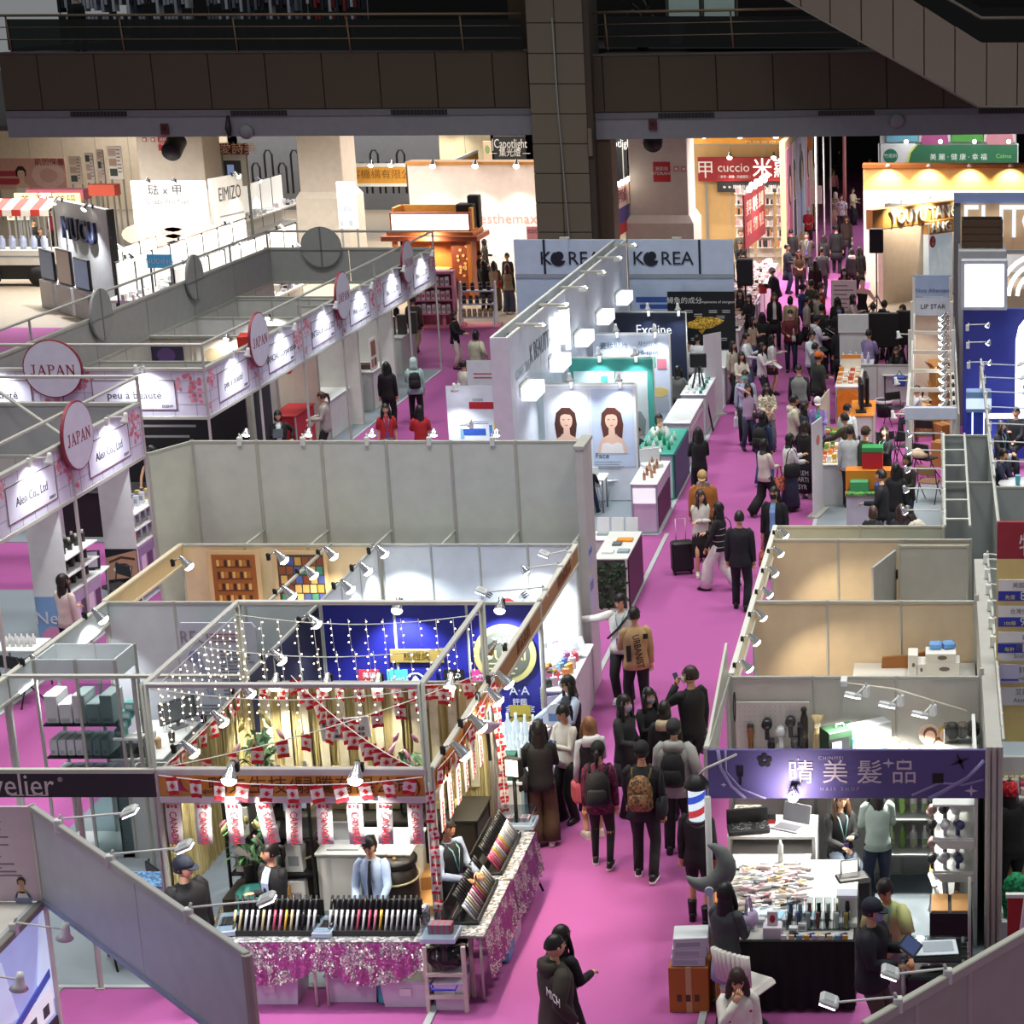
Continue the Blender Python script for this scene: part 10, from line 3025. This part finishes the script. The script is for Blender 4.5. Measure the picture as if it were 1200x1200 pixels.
J=pp(794,427,1.64,160,'woman with black hair and grey top at the counter before the lilac wall','sweater 6f726e pants 26262a shoulder 100d0c',leg='sit',seat=.62,L='table',R='table')
J=pp(817,390,1.68,170,'staff member in a white coat standing before the fish poster','coat d6dce0 pants d0d6da short 17110f',male=1,L='bent')
J=pp(805,397,1.68,30,'man in white behind the white-coated staff member','shirt cfd6da pants 3a3a40 short 17110f',male=1)
J=pp(213,1002,1.72,55,'man in a navy cap, glasses and black fleece at the left of the flag stand','puffy 121215 pants 121215 cap 17110f',male=1,cap='1b2030',glasses=True,hy=20,shoe=('17171a','b98a5a',0))
J=pp(316,985,1.6,-22,'smiling woman with tied hair, black suit and pale blue shirt behind the left tester table','jacket 1d1d20 pants 1b1b1e pony 120e0d',inner='b3c3df',tie='1f2a4a',L='cross',R='cross',hy=-30)
J=pp(433,976,1.6,0,'girl in a pale blue shirt and navy tie behind the middle tester table','shirt a9bcdc skirt 26262b pony 120e0d',tie='15192a',L='low',R='low',hp=14)
J=pp(514,961,1.68,62,'man in a dark vest, blue sleeves and lanyard behind the aisle-side tester tables','vest 15161b pants 1d1d22 short 1a1310',male=1,inner='a3aecb',lan='8fd0d4',L='bent',R='bent',skin='b',off=(.05,.1,0))
J=pp(984,924,1.62,25,'woman with long brown hair sitting in faded jeans under the purple fascia','sweater 19181a jeans 6a7688 long 4a2e1c',leg='sit',seat=.5,L='hold',R='bent',lan='8fc4c4')
J=pp(1028,910,1.66,190,'woman with long black hair, sage blouse and navy jeans carrying a white bag, seen from behind','shirt a9bdb4 jeans 1f2740 long 120e0d',L='bent',R='bent')
Cy(J,'tote','large white tote on the shoulder of the sage blouse','d6d6cc','R',dz=.45,sc=1.25)
J=pp(1044,1017,1.72,-18,'man in a lime yellow T-shirt with a dark red picture leaning on the price sheet','tee cfd68e wide 8f8490 short 17110f',male=1,lean=14,L=(.22,.34,-.44),R='bent',lan='5ab4bc',hp=12,skin='b')
Mb().b(-.11,-.165,.1,.06,-.155,.36,M('4a1f22',.8,'speckle')).o('shirt_picture',J['root'],J['Hc'])
J=pp(1021,1052,1.7,72,'man in a navy cap, pale mask and navy jacket holding a black folder','puffy 171a24 pants 4f4238 cap 15110f',male=1,cap='1b2032',mask='8f9fc0',L='hold',R='bent',shoe=('2a2624','3a3634',0))
Cy(J,'booklet','black printed folder held by the man in the navy cap','1b1f2c','L','3a4a7a',sc=1.2)
J=pp(849,1033,1.62,152,'woman with long black hair, grey ribbed top and denim shorts at the pale heap','sweater 3f4446 mini 8f99b4 long 0f0c0b',L='bent',R='bent')
Cy(J,'handbag','silver and lilac shoulder bag of the woman in the grey ribbed top','b3a3c4','R',dz=.35,mk='')
Cy(J,'phone','phone in a red case held beside the corner pole',hand='L')
J=pp(863,1130,1.62,12,'woman with long brown hair and white cherry-print cardigan looking down, bottom edge','sweater dedbd2 pants 26242a long 2f1d15',R='face',L='down',hp=18)
m=Mb()
for x,z in((-.1,.3),(.1,.22),(-.06,.08),(.12,.4),(.02,.16)):
 m.ball(J['Hc']+V((x,-.15,z)),.016,.008,.016,M('a81c24'),6,4)
m.o('cherry_prints',J['root'])
J=pp(815,925,1.64,175,'visitor in black shorts and laced black boots hidden behind the barber pole','jacket 141417 shorts 17171a long 120e0d',shoe=('131315','1d1d1f',1),leg='step')
Cy(J,'handbag','orange bag beside the visitor in black boots','c9661c','R',dz=.1)
J=pp(1187,917,1.62,-165,'woman with a red bandana and black top in the price stand','jacket 131315 pants 15151a long 15100e',lean=10,L='reach',lan='8fb4c4')
m=Mb()
m.lf([[(.094*r*cos(2*PI*j/14),.114*r*sin(2*PI*j/14)+.012,z)for j in rg_(14)]for z,r in((-.05,1.06),(.02,1.06),(.08,.95),(.12,.6),(.135,.1))],M('c2242c',.8,'speckle'))
o=m.o('bandana',J['root'])
o.matrix_local=J['hd']
J=pp(1180,1103,1.6,5,'woman with parted black hair peeking over the slanting panel, bottom right','jacket 1b1b20 pants 17171a shoulder 0f0c0b')
J=pp(90,20,1.7,180,'dark silhouette of a person leaning on the gallery rail','coat 121214 pants 121214 short 0f0d0c',male=1)
J['root'].location=(onY(90,20,59.2).x,59.2,8.45)
flush_people()
flush_text()
